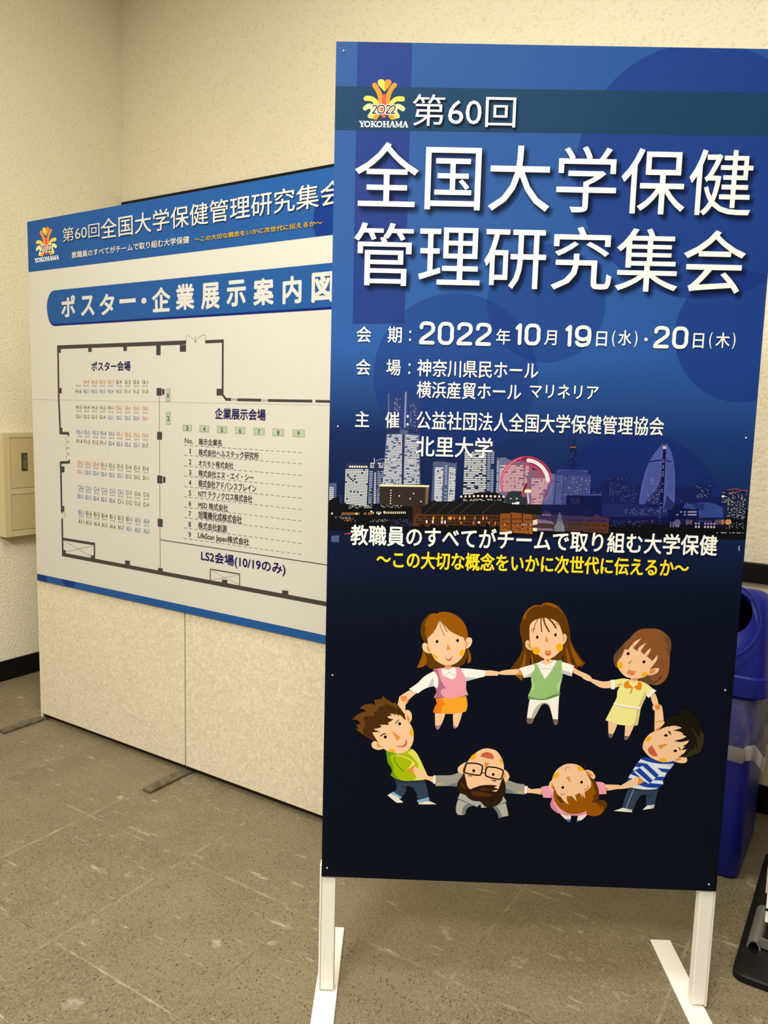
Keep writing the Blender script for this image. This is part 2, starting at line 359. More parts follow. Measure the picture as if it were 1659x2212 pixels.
# ------------------------------------------------------------------ printed artwork data (millimetres on each board: right, up)
FIGS = [('girl with long brown hair in a green vest', (('hair_dark', 'S', '469.3,653! 475.2,656.7 484.2,658.5 496.4,656.3 508.9,649 520.1,637.1 526.7,626.5 532,611.1 536.1,592.5 538.5,575.5 547,558.6 558.5,541.8 566.7,531.9 573.6,525.9! 565.3,515! 556.8,517.8! 557.9,511.5! 544.7,516 521.6,519.8 481.8,524.6 460.7,517.4 441.7,500.9 436.5,480.4! 420.7,492.1! 427.6,506.6! 409.3,506.7! 420.7,523.7 430.6,541.4 434.4,557.3 431.4,572.8 427.2,588.3 426.2,603.9 429.3,618 435.4,633.8 444,645 454.3,651.1 463.3,652.3'), ('hair_brown', 'S', '469.6,647.5! 468.7,650.6! 460.4,650.3 448.6,644.4 439.3,632.4 437.4,618.3! 431.5,621.2 429.4,617.3! 435.4,633.8 444,645 454.3,651.1 463.3,652.6 468.7,651.4! 475.2,656.7 484.2,658.5 496.4,656.3 508.9,649 519.5,633.9! 510.6,644.5 502.8,648.8! 502.1,647.2! 490.6,651.4! 478.3,654.4 472.5,650.8'), ('hair_brown', 'S', '439.3,551.2! 441.3,540.3 441.9,527.7 441.1,511.9! 430.6,509.1! 436,524.3 438.4,538.6'), ('hair_brown', 'S', '453.4,542.3! 457.7,533 459.9,519.7! 456.2,517.2! 454.8,529.8'), ('hair_brown', 'S', '527.7,564.1! 533.7,551.8 539,536.3 544.6,518.4! 535.2,523.5! 531.3,539.1'), ('hair_brown', 'S', '535.8,583.2! 538.7,570.8 545.6,555.4 555.6,540.1 569.4,523.3! 556.8,517.3! 550,530.4 541.2,552.1'), ('hair_brown', 'S', '421.4,492.1! 428.1,495.6 437.5,492.8! 436.5,480.4!'), ('navy_bg', 'P', '451.6,532.8 454.1,529 456.2,515.7 452.4,515.5'), ('navy_bg', 'P', '535.7,547.1 549,520.9 550.6,519.4 544.1,527'), ('navy_bg', 'P', '521.8,540.3 524.5,538.8 524.7,526.3 522.4,529.3'), ('skin', 'S', '450,565.7! 446.7,572.2 443.6,573 440,568.5 440.8,559.1 446.9,552.3 456.9,550.6!'), ('nose', 'S', '444.7,565.5! 447.7,566.4 451,561.1 453.7,553.6! 448.2,556.2 445.2,560.8'), ('skin', 'S', '520.6,582.6! 522.6,589.7 526.4,589 529.4,582.9 527.3,571.9 520.8,564.6!'), ('nose', 'S', '521.4,581.8! 524.1,582.7 524.5,576.5 521.3,570.1!'), ('skin', 'S', '470,623! 476.8,624.2! 485.4,624.6! 498.2,620.7 509.2,613.3 515,602.7 519.5,590.3 521.7,576.4 521.2,563.8 516.2,551.1 508.3,541.3 499.5,534.7 490.5,532 481.3,533.2 468.7,541.3 459.1,550.4 452.5,561.1 448.9,573.5 447.7,589.1 447.4,604.7 450.8,612.6 458.9,619.2'), ('brow', 'L1.5', '464.1,620.9 460,611.4 457,600.4 455.4,591'), ('hair_dark', 'L2.4', '471.6,622.8 471.4,611.9 474.1,593.3'), ('hair_dark', 'L3.3', '476.9,623 480.5,610.7 490.2,593.9'), ('hair_dark', 'L3.6', '485.9,624.1 495.4,615.9 504.9,602.6'), ('brow', 'L1.1', '451.3,593.6 453,598.4 456.8,600.1 460.2,598.2'), ('brow', 'L1.1', '502,610.7 505.5,612.3 508.6,611 509.9,607.4'), ('ink', 'E', '465 580.4 2.7 3.8 0'), ('ink', 'E', '504.6 587 2.7 3.7 0'), ('nose', 'P', '484.5,585.1 490.3,572 482.1,570.6'), ('cheek', 'E', '464.5 549.8 7.9 8.5 0'), ('cheek', 'E', '515 558.9 7.6 8.8 0'), ('mouth_tan', 'S', '483.5,550.9! 496.4,551.9! 496.5,544 490.9,539.9 484.2,543.5'), ('lip', 'S', '484.1,545.1! 489.9,543.8 496,544.8! 495.4,541.6 490.5,539.5 486.3,540.9'), ('skin', 'P', '482.8,534 496.5,534.6 497.7,526.8 503.2,523 488.2,517.7 480.3,522.1 482.4,527.7'), ('nose', 'P', '485.2,531.8 496.6,531.8 491.6,524.9'), ('skin', 'S', '375.9,500.6! 385.1,499.1! 395.7,503 412.4,505.7 428.4,507! 434.1,499 436.6,494.3! 413,493.1 394.6,492.6 385.4,494.2! 380.9,490.2 376.3,490.3!'), ('skin_shade', 'P', '428.4,506.3 434.8,500.6 437.4,494 422.1,494.1 429.5,500.4'), ('skin', 'S', '547.8,514.6! 561.9,507.3 579.1,500.1 586.2,495.6 589.6,490.2! 601.1,487.5 615,484.9 630.1,487.1! 631.1,471.3! 620.5,470.1 606.5,473.5 593.9,481.4 586.1,484.2! 567.3,493.3 545.4,503.5!'), ('skin_shade', 'P', '546.8,510.1 551.6,501.3 545.4,503.1'), ('white', 'S', '428.3,508.2! 442.6,513.5 459.9,519! 472.6,524.2 478.6,527.6 505.9,530.2! 510.5,528.8 521.3,526.9! 536.7,522.8 549.1,518.6! 546.7,506.7 545.1,493.6! 535,498.3 525,499.5! 518.3,496 506.6,486.1 462.3,484.3 455.9,490.4 440,486.9! 434.9,499'), ('cool_grey', 'P', '439.9,488.9 460,501.6 455.9,490.4 440,486.9'), ('cool_grey', 'P', '524.1,507.6 539.2,504.8 545.6,498.7 545.1,494 524.5,499.8'), ('cool_grey', 'L1.4', '470.5,520.2 474.5,516.4 477.7,508.6 487,510.3 497.8,508.5 501.5,510.4 506.4,519.2 509.1,526.4'), ('cool_grey', 'P', '475.6,525.9 480.4,520.6 488.2,518.5 497.2,521.2 505.1,529.9 502.8,530.1 495.6,521.2 488.9,519.3 481.9,522.2 480.2,526.1'), ('skin', 'S', '480.9,526.1! 484.6,529.4 496.7,531.4 499.1,528.4 497.1,522 488.9,518.9 481.9,521.7'), ('nose', 'P', '485.7,531.3 496.6,531.8 491.6,524.9'), ('pants_white', 'S', '455.3,439.5! 486,439.2 519.9,450.1! 519.7,424.7 520.2,394.3! 508.9,394.7! 505.2,408.1 500.7,420.7 495,428.4 488,429.7 481.3,424.7 473.7,408.4 466.7,394.5! 451.2,395.4! 453.2,418.7'), ('warm_grey', 'S', '460.5,395.4! 465.1,411.2 471.5,422.7 480.3,430.2 487.9,432.1 497.2,430.1 502.2,422.3 502.4,417.6! 497.4,426.1 488.8,429.8 481.3,424.7 473.7,408.4 467,394.5!'), ('vest_green_dark', 'S', '451.1,447.3! 470.5,441.8 493.4,444.3 521.1,455.8! 520.7,450.2 493.7,439.2 476.9,437.6 452.2,439.4!'), ('vest_green', 'S', '459.6,519.3! 468.6,519.6! 475.1,505.4 486.4,486.1! 498.1,503.1 506.5,517.7 510.8,529.6! 521.4,530.1! 522.3,513.6 525.2,496.3 523.5,483.6 521.1,470.8 520.4,454.9! 505.4,449.5 488.9,441.7 478.3,440.5 464.4,442.3 451.1,447.3! 455.2,457 458.4,469.9 456.2,485.6 456.4,496.7 462.7,508 462.4,514.3'), ('vest_green_light', 'S', '456.9,485.7! 462.7,476.4 464.6,468.5 462.6,462.1 457.5,457.9! 458.4,469.9'), ('vest_green_light', 'S', '523.4,486! 516.2,477 513.3,468.9 515.4,462.7 520.3,458.1! 521,472.4'), ('shoe_brown', 'S', '451.2,395.9! 467,394.5! 464.8,385.6 459.6,382.2 454.1,382.7 451.3,387.4'), ('shoe_brown', 'S', '508.9,394.7! 520.5,394.7! 520.6,386.3 517.3,381.1 513.5,381.5 511.4,385.9'))),
 ('girl with bobbed brown hair in a pink vest', (('hair_dark', 'S', '222,557.2! 218.4,540.1 222.9,530.3 226.2,523.3 226.8,516.3 223.7,507.6 227.9,506.3! 231.5,501.5! 248.7,501.8 278.9,507.2 299.5,509.9 308.9,516.7! 312.7,526.8 315,538.2 316.6,549.6! 308.6,560.6 262.8,571.5'), ('hair_brown', 'S', '216.2,544.2! 213.3,529.9 208.3,514.1 203.1,502.5! 214.1,504.1 222.2,509.7 225.8,517.6 223.7,527.5 219.7,535.9'), ('hair_brown', 'S', '315.9,549.6! 320.5,537 322.1,525.7 320.5,518.9! 317.9,516.8 314.4,516.9! 315.5,531.1'), ('hair_dark', 'S', '226.2,554.2! 216.3,564 210.4,576.5 208.8,590.6 210.9,603.3 217.4,614.8 226.6,624.3 237.5,626.8 245.1,626.4! 249.8,629.8 260.7,630.8 274.5,628.9 288.4,622.4 299.7,612.4 307.7,600 312,586.1 312.8,576.3! 304.1,570.3 235.9,553.5'), ('hair_brown', 'S', '226.1,621.4! 234.8,626.3 245.1,626.4! 249.8,629.8 260.7,630.8 274.5,628.9 288.4,622.4 299.7,612.4 307.7,600 312,586.1 313.2,576.3 308.3,566.9! 301.3,570.2 262.6,577.1 237.9,576.2 225.1,568.6! 220.7,575.5 219.1,583.9 220.9,591.7 224.1,597.5! 220.4,594.5 218.8,593.5! 217.6,597.9 220.3,609.3'), ('skin', 'S', '226.9,554.3! 220.6,559.7 215.1,557.6 213.5,551.9 216.3,542.8 224.1,537 234.4,536.4!'), ('nose', 'S', '227.7,551! 224.2,552.7 223.4,548.8 226,541.8 233,537.8!'), ('skin', 'S', '307.9,560.6! 310.2,572 314.9,575.2 320.2,573.8 322.9,568.2 321.3,559.7 316.5,552.4 309,549.6!'), ('nose', 'S', '309.1,564.1! 311.8,565.7 312.9,562.2 311.6,554.4 309.2,552.8!'), ('skin', 'S', '248.4,609.7! 251.2,608.4! 253.9,609.2! 261.8,599.7 273.2,588.8 284.4,582.2 303.9,574.2! 307.3,566.2 308.6,559.2 308.8,547.9 306.1,536.4 298.9,524.8 288.3,515.1 276,510.8 265,510.7 253.8,514.5 242.5,522.6 235.2,535 229.2,547.6 225.8,558.8 224.6,569.7! 235,581.7 242.8,594'), ('hair_dark', 'L1.2', '250.5,608.8 253,595.8 261.5,578.2'), ('hair_dark', 'L1.6', '254.2,608.9 260.5,596.8 267.3,587.2'), ('brow', 'L0.8', '234.9,582.4 237.7,582.9 240.9,581'), ('brow', 'L0.8', '283.6,584.7 286.3,587.9 289.7,587.8 292.3,584.8'), ('ink', 'E', '245.9 563.4 3 3.8 0'), ('ink', 'E', '290.9 567.2 3 3.8 0'), ('nose', 'P', '269.7,559.8 276.1,546.9 266.8,544.8'), ('lip', 'S', '265.2,530.6! 270,525.1 273.5,524.1 276.8,526.5 281.8,532.9! 278.3,522.9 273.6,520.1 269,522.2'), ('cheek', 'S', '236.6,534! 242.1,533.2 246.7,528.4 247.8,521.6! 241,526.1'), ('cheek', 'S', '306.1,546.4! 299.5,545.7 296.5,539.6 297.9,533.3 301.2,531! 305.3,537.8 308.1,545'), ('skin_shade', 'P', '264.6,510.2 279.9,511.3 280,507 272.2,503.5 264.1,503.5'), ('white', 'S', '240.4,495.4! 229.8,489.3 219,481.7 207,468.4 196.1,459.3 187.7,453.3! 195.1,447.8 207.1,443.6! 219.9,453.2 230.8,458.6 243.2,461.3! 248.9,457.6 255.4,468.9 252,487.3'), ('cool_grey', 'S', '240.5,481.2! 234.5,472.4 231.3,464.4 231.2,459.1! 242.5,461.5!'), ('white', 'S', '299.7,504.5! 320.4,504.1 341.2,502.3 354.3,501.4! 354.2,487.9! 335.1,482.1 314,475.3! 305.9,488.1'), ('cool_grey', 'P', '310.4,485 338.5,483.7 314,475.3'), ('skin', 'S', '354.3,501.4! 364.6,501.9 375.7,500.9 386.5,499.2! 386.6,496.3 381.6,491.9 373.4,490.1 354.3,489.3!'), ('mauve_grey', 'P', '242.8,433.7 247.3,442.8 249.1,451.5 251.1,434.3 294.1,433.2 292.6,436'), ('mauve_grey', 'P', '301.2,436 319.4,443.2 318.2,447.1 301.5,438.6'), ('skirt_orange', 'S', '247.6,434.2! 267.7,435 293.3,436.1! 295,446.2! 302.3,437.9! 314.3,441.2! 318,425.6 317.7,414.1 315.3,405.3! 296.7,400.5 276,398.7 260.7,399 242.5,400.9! 246.2,414 250.1,422.8 247.8,428.5'), ('skirt_dark', 'S', '247.6,434.2! 261.5,433.3 266,424.9 270.3,420.5! 262.8,416.1 261,408.8 260.7,399! 242.5,400.9! 246.2,414 250.1,422.8 247.8,428.5'), ('vest_pink', 'S', '238.4,499.6! 248.7,501.8 259.7,504 296.9,507.4! 304.2,496.6 310.1,485.4 313.4,472.7 313.6,459.8 315.6,452 318.8,446! 309,441.7 300.6,437.8! 295,445.8! 293.4,434.9! 281.6,434.9 262.2,434.8 245.5,435.5 243.4,435.7! 247.9,445.7 249.1,451.5 245.5,456.3! 250.2,458.7 251.9,470.2 249.3,485.8'), ('vest_mauve', 'S', '238.4,499.6! 248.8,501 253.4,486 260.9,470.6 266.8,460.8 272,457.4! 262.8,456 258.8,451.9 259,444.7 263.4,439.1 268.7,434.8! 245.5,435.3! 248.6,447.2 245.5,456.3! 250.2,458.7 251.9,470.2 249.3,485.8'), ('white', 'S', '258.7,501.9! 265.3,501.4 271.6,500.3 277.7,502.6 283.8,507.1 288.7,504.5 290.7,496 290.1,485.3 282.7,478.9 274.3,481.1 268,484.4! 263.8,485.7 260.2,490.5 258.3,497.6'), ('cool_grey', 'L1.7', '261.7,486.6 265.8,487.2 270.2,489.8 274.6,494.2 279.5,491.3 285.4,488.4 289.9,490.3'), ('skin', 'S', '246.7,399.6! 269.7,398.5! 265.7,383.1 260.5,371.3! 248.4,370.8!'), ('mauve', 'S', '248.4,370.8! 260.7,371.3! 257.7,363.9 253.6,361.4 250,365'), ('skin', 'S', '286.8,399.2! 307.7,403.6! 304.2,387.6 298.3,369.2! 288.8,371.7!'), ('mauve', 'S', '288.8,372! 298.3,369.2! 295.2,366.2 291.8,365.1 289.6,367.4'))),
 ('girl with auburn bob in a yellow dress', (('hair_auburn_dark', 'S', '683.9,497.8! 689.9,488.3 703.5,484.7 723.8,481.3 730.3,484.4 722.3,504.9 688.7,507.7'), ('hair_auburn', 'S', '689.6,492.4! 704.8,485.4! 715.7,482.7 721.1,481.9! 730.5,480.5 742.3,484.9 751,494.9 755.6,506.2 757.2,521.5 756.6,540.8 756.3,554.6 758,565.7 757.2,578 752.7,588.8 742.8,598 731.7,605.1 720.9,608.1 706.3,607.8 693.1,606.8 682.7,602.5 673.9,594.7 666.5,584.8 656.5,575.4 647.8,564.1 640.4,554.8 634.9,545.7 634.1,536 636.8,525 642.6,516.9! 675.2,509.9'), ('hair_auburn_dark', 'S', '636.8,525! 634.1,536 634.9,545.7 640.4,554.8 647.8,564.1 656.5,575.4! 655.8,564.4 651.3,550.4 644.1,536.4 643.1,519.7!'), ('hair_auburn_dark', 'S', '734.4,594.3! 742.1,589.1 749.9,591.5 756.8,578 757.7,564.3 752.7,549 751.4,545.5! 750.2,557.1 743.6,565.8! 751.6,565.4 746.8,577.6'), ('hair_auburn_dark', 'S', '688.7,496.6! 703.8,501.4 713.1,501.7 720.8,497.2! 716.5,490.8! 721.7,492.4! 715.5,485.9 703.5,485.4 691.1,490.4'), ('navy_bg', 'L1.3', '711.6,484.3 720.6,489.5 721.8,491.7'), ('navy_bg', 'L1.7', '720.4,482.6 733.8,491.5 741.2,501.5'), ('skin', 'S', '657.4,559.4! 664.8,558.6! 671.5,569.2 680.2,579.1 691.5,585.3! 683.2,573.7 674.5,563.1! 684.3,556.3! 690.3,567.1 703.7,575.9! 697,566 692.3,556.6! 700.1,548.9! 706.8,558.2 714,564.2! 711.2,552.8 705.6,546! 719,535.2! 725.1,543.7 729.8,549.4! 728.8,538.3 723.4,528.5 713.6,514.9! 725.4,518.9 734,519.5! 734.4,513.7 728.8,507.2 719.7,503.1 710.3,503.3! 702.7,497.8 689.5,494.5 676.1,494.4 662.5,498.3 651.1,508.9 643.4,521.1 643.8,530.8 651.7,543.6 655.1,553.4'), ('mouth_tan', 'S', '713.5,506.6! 715.1,512.9 721.5,516.2 728.2,516.2! 726,509.9 719.5,505.9'), ('brow', 'L0.9', '664.3,566.8 668.1,570.7 672.7,570.6 675.6,567.3'), ('brow', 'L0.9', '714.3,545.8 718.3,546.2 721.4,543.6 721.3,540.1'), ('ink', 'E', '665.3 549.9 3.3 3.7 -30'), ('ink', 'E', '700.9 532.7 3.3 3.7 -30'), ('nose', 'S', '677,538.8! 673.8,532 670.4,525.6! 665.7,528.9!'), ('cheek', 'S', '643.5,519.7! 644,528 647.1,531.4 652.5,530.5 655,524.3 652.6,517.3 646.8,514.3!'), ('cheek', 'S', '697.5,498.3! 697.6,503.9 701.9,509.3 707.2,509.8 710.8,506.5 710.3,503.3! 703.9,499.3'), ('mouth_tan', 'S', '669.5,514.8! 677.7,511.4 685.1,511.3! 682.1,505.3 674.3,502.2 668.2,503.4 665.7,506.8 667,511.7'), ('lip', 'S', '670.9,502.8! 676.8,505.1 682.7,506.1! 679.6,502.5 675,501.9'), ('skin', 'P', '675.4,495.3 688.3,495.9 690.5,488.3 691.6,481.4 680.7,474 672.2,482 674.4,489.7'), ('mouth_tan', 'P', '675.5,494 688.2,494.5 688.9,489.6 680.4,490'), ('skin', 'S', '568.3,504.5! 578,499.7 586.3,495.2 589.9,490.5! 601.5,487.5 615,485 631,487.6! 633,471.4! 623.9,470 610.5,470.9 596.7,477.6 586.9,484.1! 577.4,486.5 569.1,491!'), ('dress_yellow', 'S', '638.9,489.3! 654.8,493.1 665.5,492.9 674.3,490.7! 680.8,483.8 690.5,488.3 697.9,487.9 711.7,482.2 725.1,471.6! 711.3,456.9! 709.5,457.8! 710.3,451.5 706.2,441.6 700.6,424.5! 696.8,387.9 695.6,386.7! 669.3,386 651.7,388.1 624.9,396.4! 633.7,417.6 640.6,434! 646.6,450.3 646.9,462.9 650.6,472.8 652.1,475.3! 641,471.7!'), ('dress_shade', 'S', '644.4,475.3! 646.8,481 652.6,484 656.1,481.4 655.7,477.2 651.8,474.9!'), ('dress_shade', 'S', '704.9,462.4! 711,461.3 710.3,451.5 706.2,441.6 700.6,424.5! 694.3,428.5! 698.3,439.8 703.5,452.6'), ('dress_shade', 'P', '692.6,423.5 699.3,423.8 696.2,386.7 686.2,386 691.3,401.7'), ('white', 'P', '641.7,437.8 666.5,432.6 700.3,429 699.9,424.5 666.7,428.5 640,433.2'), ('warm_grey', 'L1.2', '640.9,432.6 666.8,427.6 699.3,423.9'), ('white', 'P', '630.2,488.7 639.5,490.1 641.5,468.9 633.2,467.6'), ('white', 'P', '725,472.3 732.4,467.8 716.7,450.7 711,456.8'), ('collar_orange', 'S', '671.7,490.3! 672.2,482 680.3,474.7! 676.1,472.4 665.5,470.9 660.5,476 662,484.4'), ('collar_orange', 'S', '690.6,487.6! 698.1,485.1 700.1,479 699.1,469.2! 691.1,468.2 682,474.8! 687.8,478.5 691,481.4!'), ('collar_orange', 'P', '678.5,473.6 681.2,473.3 677,458.8 673.6,459.5'), ('skin', 'S', '720.4,455.4! 729.7,462.1! 735.1,451.1 739.4,437.1! 728.2,434.1! 723.5,445.1'), ('skin', 'S', '726.3,431.9! 733.5,435.7 742.8,436.4 747.1,432.8! 750.6,415.4 753.4,398! 746.8,395.6 734.8,374! 733.1,400.6 732,421.6! 727.4,425.6'), ('nose', 'S', '729.2,434.8! 736.1,436.1 744.9,435.9! 743.4,427.7 738.3,423.6 732.8,425.9'), ('skin', 'S', '631.1,393.6! 651.7,388.1! 648.3,376 643.6,364.5! 633.4,366.2!'), ('shoe_grey', 'S', '633.4,366.2! 644.3,364.8! 642.6,358.1 638.1,355.5 634.5,359.1'), ('skin', 'S', '669.3,386! 688.9,386.1! 684.9,374.7 679.6,361! 669.4,362!'), ('shoe_grey', 'S', '669.4,362.3! 680.3,361.1! 677.3,354.6 672.8,351.8 669.2,354.9'))),
 ('boy with spiky brown hair in a green shirt', (('skin', 'S', '188.5,450.1! 179.4,444.6 170.3,437.9 166.7,434.5 164.5,424.2 163.2,415.2! 175.8,397.8! 179.6,397.9 180.8,417.2! 185,421.2 188.5,429 204.1,444.4!'), ('nose', 'S', '168.3,435.2! 174.7,437.1 183.6,435.2! 181.1,427.4 176.3,423.4 172.6,424.5'), ('nose', 'S', '185.4,429.5! 188.2,430! 186.2,423.8 181.4,418.8! 180.7,422.3'), ('skin', 'S', '178.9,397.9! 180.6,403.1 185.5,404.8 191.2,402.2 195.1,394.7 195.5,384.4 192,375.3! 183.9,377.5'), ('nose', 'S', '183.5,389.7! 186.6,391.1 190.5,385.5 191.5,380.4 191.1,375.5! 186.3,381.5'), ('hair_boy', 'S', '129,436.2! 137.8,428.2 154.2,418.7! 156,421.5! 164.2,415.2 170.6,406.5 177.1,396.5 180,382.5! 152.3,355.6 124.5,325.9! 113.2,330! 100.5,336.6 84.1,346.2 70.1,357.3! 78.2,357! 73.8,362.6 69.3,365.6! 81.1,368.7! 77.2,375 70.9,378 62.2,376.9! 70.7,387 81.7,394.5 92.8,398.2! 87.7,403.1 79,404! 87.5,412.7 98.5,415.7 106,416 114.1,413.5! 112.1,419.5 110.4,425.4! 119.3,426.8 128.5,429.1!'), ('hair_boy_dark', 'S', '131.9,418.4! 144.4,415 155.6,411 164.5,404.3! 163.8,408.8 164.3,412.7! 170.6,406.5 177.1,396.5 180,382.5! 152.3,355.6 124.5,325.9! 113.2,330! 101.8,336.6 90.4,343.9! 87.1,352.8 88.1,359.3 92.4,361.4! 91,371.1 87.1,384.8! 99.2,388.1 112.9,388.7! 110.3,393.7 112.6,397.7 117,398.5! 118.7,404.4 123.5,409.7 130.9,411.9 137.7,411.8!'), ('skin', 'S', '108.3,349.8! 120.1,351 128.1,351.6! 118.7,354.2 111.2,358! 122.3,360.1 129.1,363.9! 127.1,366.1 123.6,367.9! 134.5,368.4 145.7,368.4! 144.4,370.7 142.8,373.5! 149.2,377.4 154.6,382.1! 146.5,383.7 140.8,387.3! 146.3,389.5 151.3,390.3! 148.7,392.8 146.8,394.2! 153.6,394.3 161.2,391! 159.9,393.9 158.5,396.4! 162.3,393.3 165.5,390.3! 167.4,391.6 166.7,393.5! 173,389.3 180,381.9! 188.9,376.4 195.4,367.7 200.1,355 201.2,339.5 198.5,325.2 190.9,311.9 179.9,304.3 166.3,302 153.7,304.5 139.9,309.1 128.4,318.3 123.2,326.5! 115.5,337.2'), ('hair_boy_dark', 'L2.7', '127.2,341.6 130.8,345 137.3,348.2'), ('hair_boy_dark', 'L2', '160.7,372.7 162.8,377.3 167.1,380.7'), ('ink', 'E', '137.8 340 3.4 3.9 0'), ('ink', 'E', '168.9 372.1 3.3 3.9 0'), ('nose', 'P', '151,355.9 172.3,340.3 164.5,331.8'), ('lip', 'S', '163.2,320.7! 171.9,320.2 178.1,321.7 182.3,327.1 184.2,338.2! 186.6,329.9 185,322 178.2,317.8 170.8,317.8 163.5,319.2!'), ('cheek', 'S', '196.8,361.1! 192.6,357.9 191.1,352 193.5,346.3 199.8,344.7! 201,352.5 199.4,357.5'), ('cheek', 'S', '145.5,308.9! 148.5,311.4 153.5,312.3 158.6,309.2 161,303.9! 153.7,304.5'), ('skin', 'S', '123.9,325.3! 115.7,329.4 109.5,327.2 107.2,320 110.5,313.7 118.7,309.9 127.4,309.8 135.4,313.4! 130.9,318.4'), ('nose', 'S', '117.7,323.7! 121.4,324.5 127.1,319.6 132.5,315.2! 126,315.6 120.9,318'), ('tee_green', 'S', '139.9,308.7! 153.7,304.1 166.3,301.8 179.9,303.9 194.5,314.4! 200.8,313 208.5,305.5 216.4,292.2 224.4,275.6 235.2,252.6! 230.4,244.5 218.1,240.7 193.1,238.7 178.1,239 163,242.9 151.5,250.9! 155,259.6 152.2,268.6 144.4,281.3 142.1,295.5'), ('tee_dark', 'S', '139.9,308.7! 153.7,303.8 167.5,301.5! 153.9,299.3 149.6,294.5 151.8,285.5 157.1,272.7 159.4,259.8 164,249.5 175.6,239.5! 163,242.9 151.5,250.9! 155,259.6 152.2,268.6 144.4,281.3 142.1,295.5'), ('tee_light', 'S', '198.9,312.5! 208.5,305.5 216.4,292.2 224.4,275.6 235.2,252.6! 230.4,244.5 218.1,240.7 203.1,239.7! 210.3,248.9 214.9,270! 211.8,281.6 202.7,292.9 195,300.4 188.4,304! 192.2,308.1'), ('tee_darkest', 'L2', '161.3,293.7 159.6,285.9 167.1,274.5 181.2,260.7'), ('tee_light', 'L2.5', '164.5,296.7 175.1,296.3 190.3,291.1 203,283.2'), ('tee_light', 'S', '202.9,284.5! 205.5,281.3 204.4,276.1 195.9,269.2 187.1,264.2! 194.6,273 199.3,282.4'), ('skin_shade', 'P', '187.1,264.2 205.1,276.4 209.6,271.1 205.1,253.9 196.3,258.7'), ('skin', 'S', '206.4,273.5! 203.4,269.5 203,263 207.7,252.7 217.9,246.6 227.9,244.4 238,242.9 248.8,238.1! 248.9,251.9! 238.9,251.5 230,256.9 217.2,266.8'), ('jeans', 'S', '159.9,242.1! 180.6,238.4 228.6,242.5! 234.9,223.8 239.6,201.7! 213.9,196.6! 211.6,209.6 204.9,221.2 196,226 187.9,226.3! 187.6,215.1 185.3,208.5 179.2,201! 160.8,210.7! 166.2,219.5 165.2,231.2'), ('jeans_dark', 'S', '159.9,242.1! 180.6,238.4 228.6,242.5! 230.1,236.7 205.8,233.6 168.3,233.3 163.8,235.1'), ('jeans_dark', 'S', '174.1,227.7! 187.9,226.3! 186.9,217.1! 179.8,222.7'), ('jean_cuff', 'P', '158.9,211.9 179.3,199.7 176.3,195.6 153.9,208.4'), ('jean_cuff', 'P', '213.6,193.9 239.6,201.9 241.1,194.5 217.2,188.6 214.1,189.3'), ('shoe_white', 'S', '153.3,207.7! 164.1,202.9 172.4,198.7! 175.1,193.5 182.1,188.6! 179.7,186.5 167.1,185.9! 156.9,194.1 146.3,202.8!'), ('shoe_white', 'P', '217.2,188.6 239.7,193.1 248.5,189.6 257.2,186 256.2,185.3 217.4,183.6'), ('cool_grey', 'P', '217.2,188.6 228.5,190.6 224.9,183.9 217.4,183.6'))),
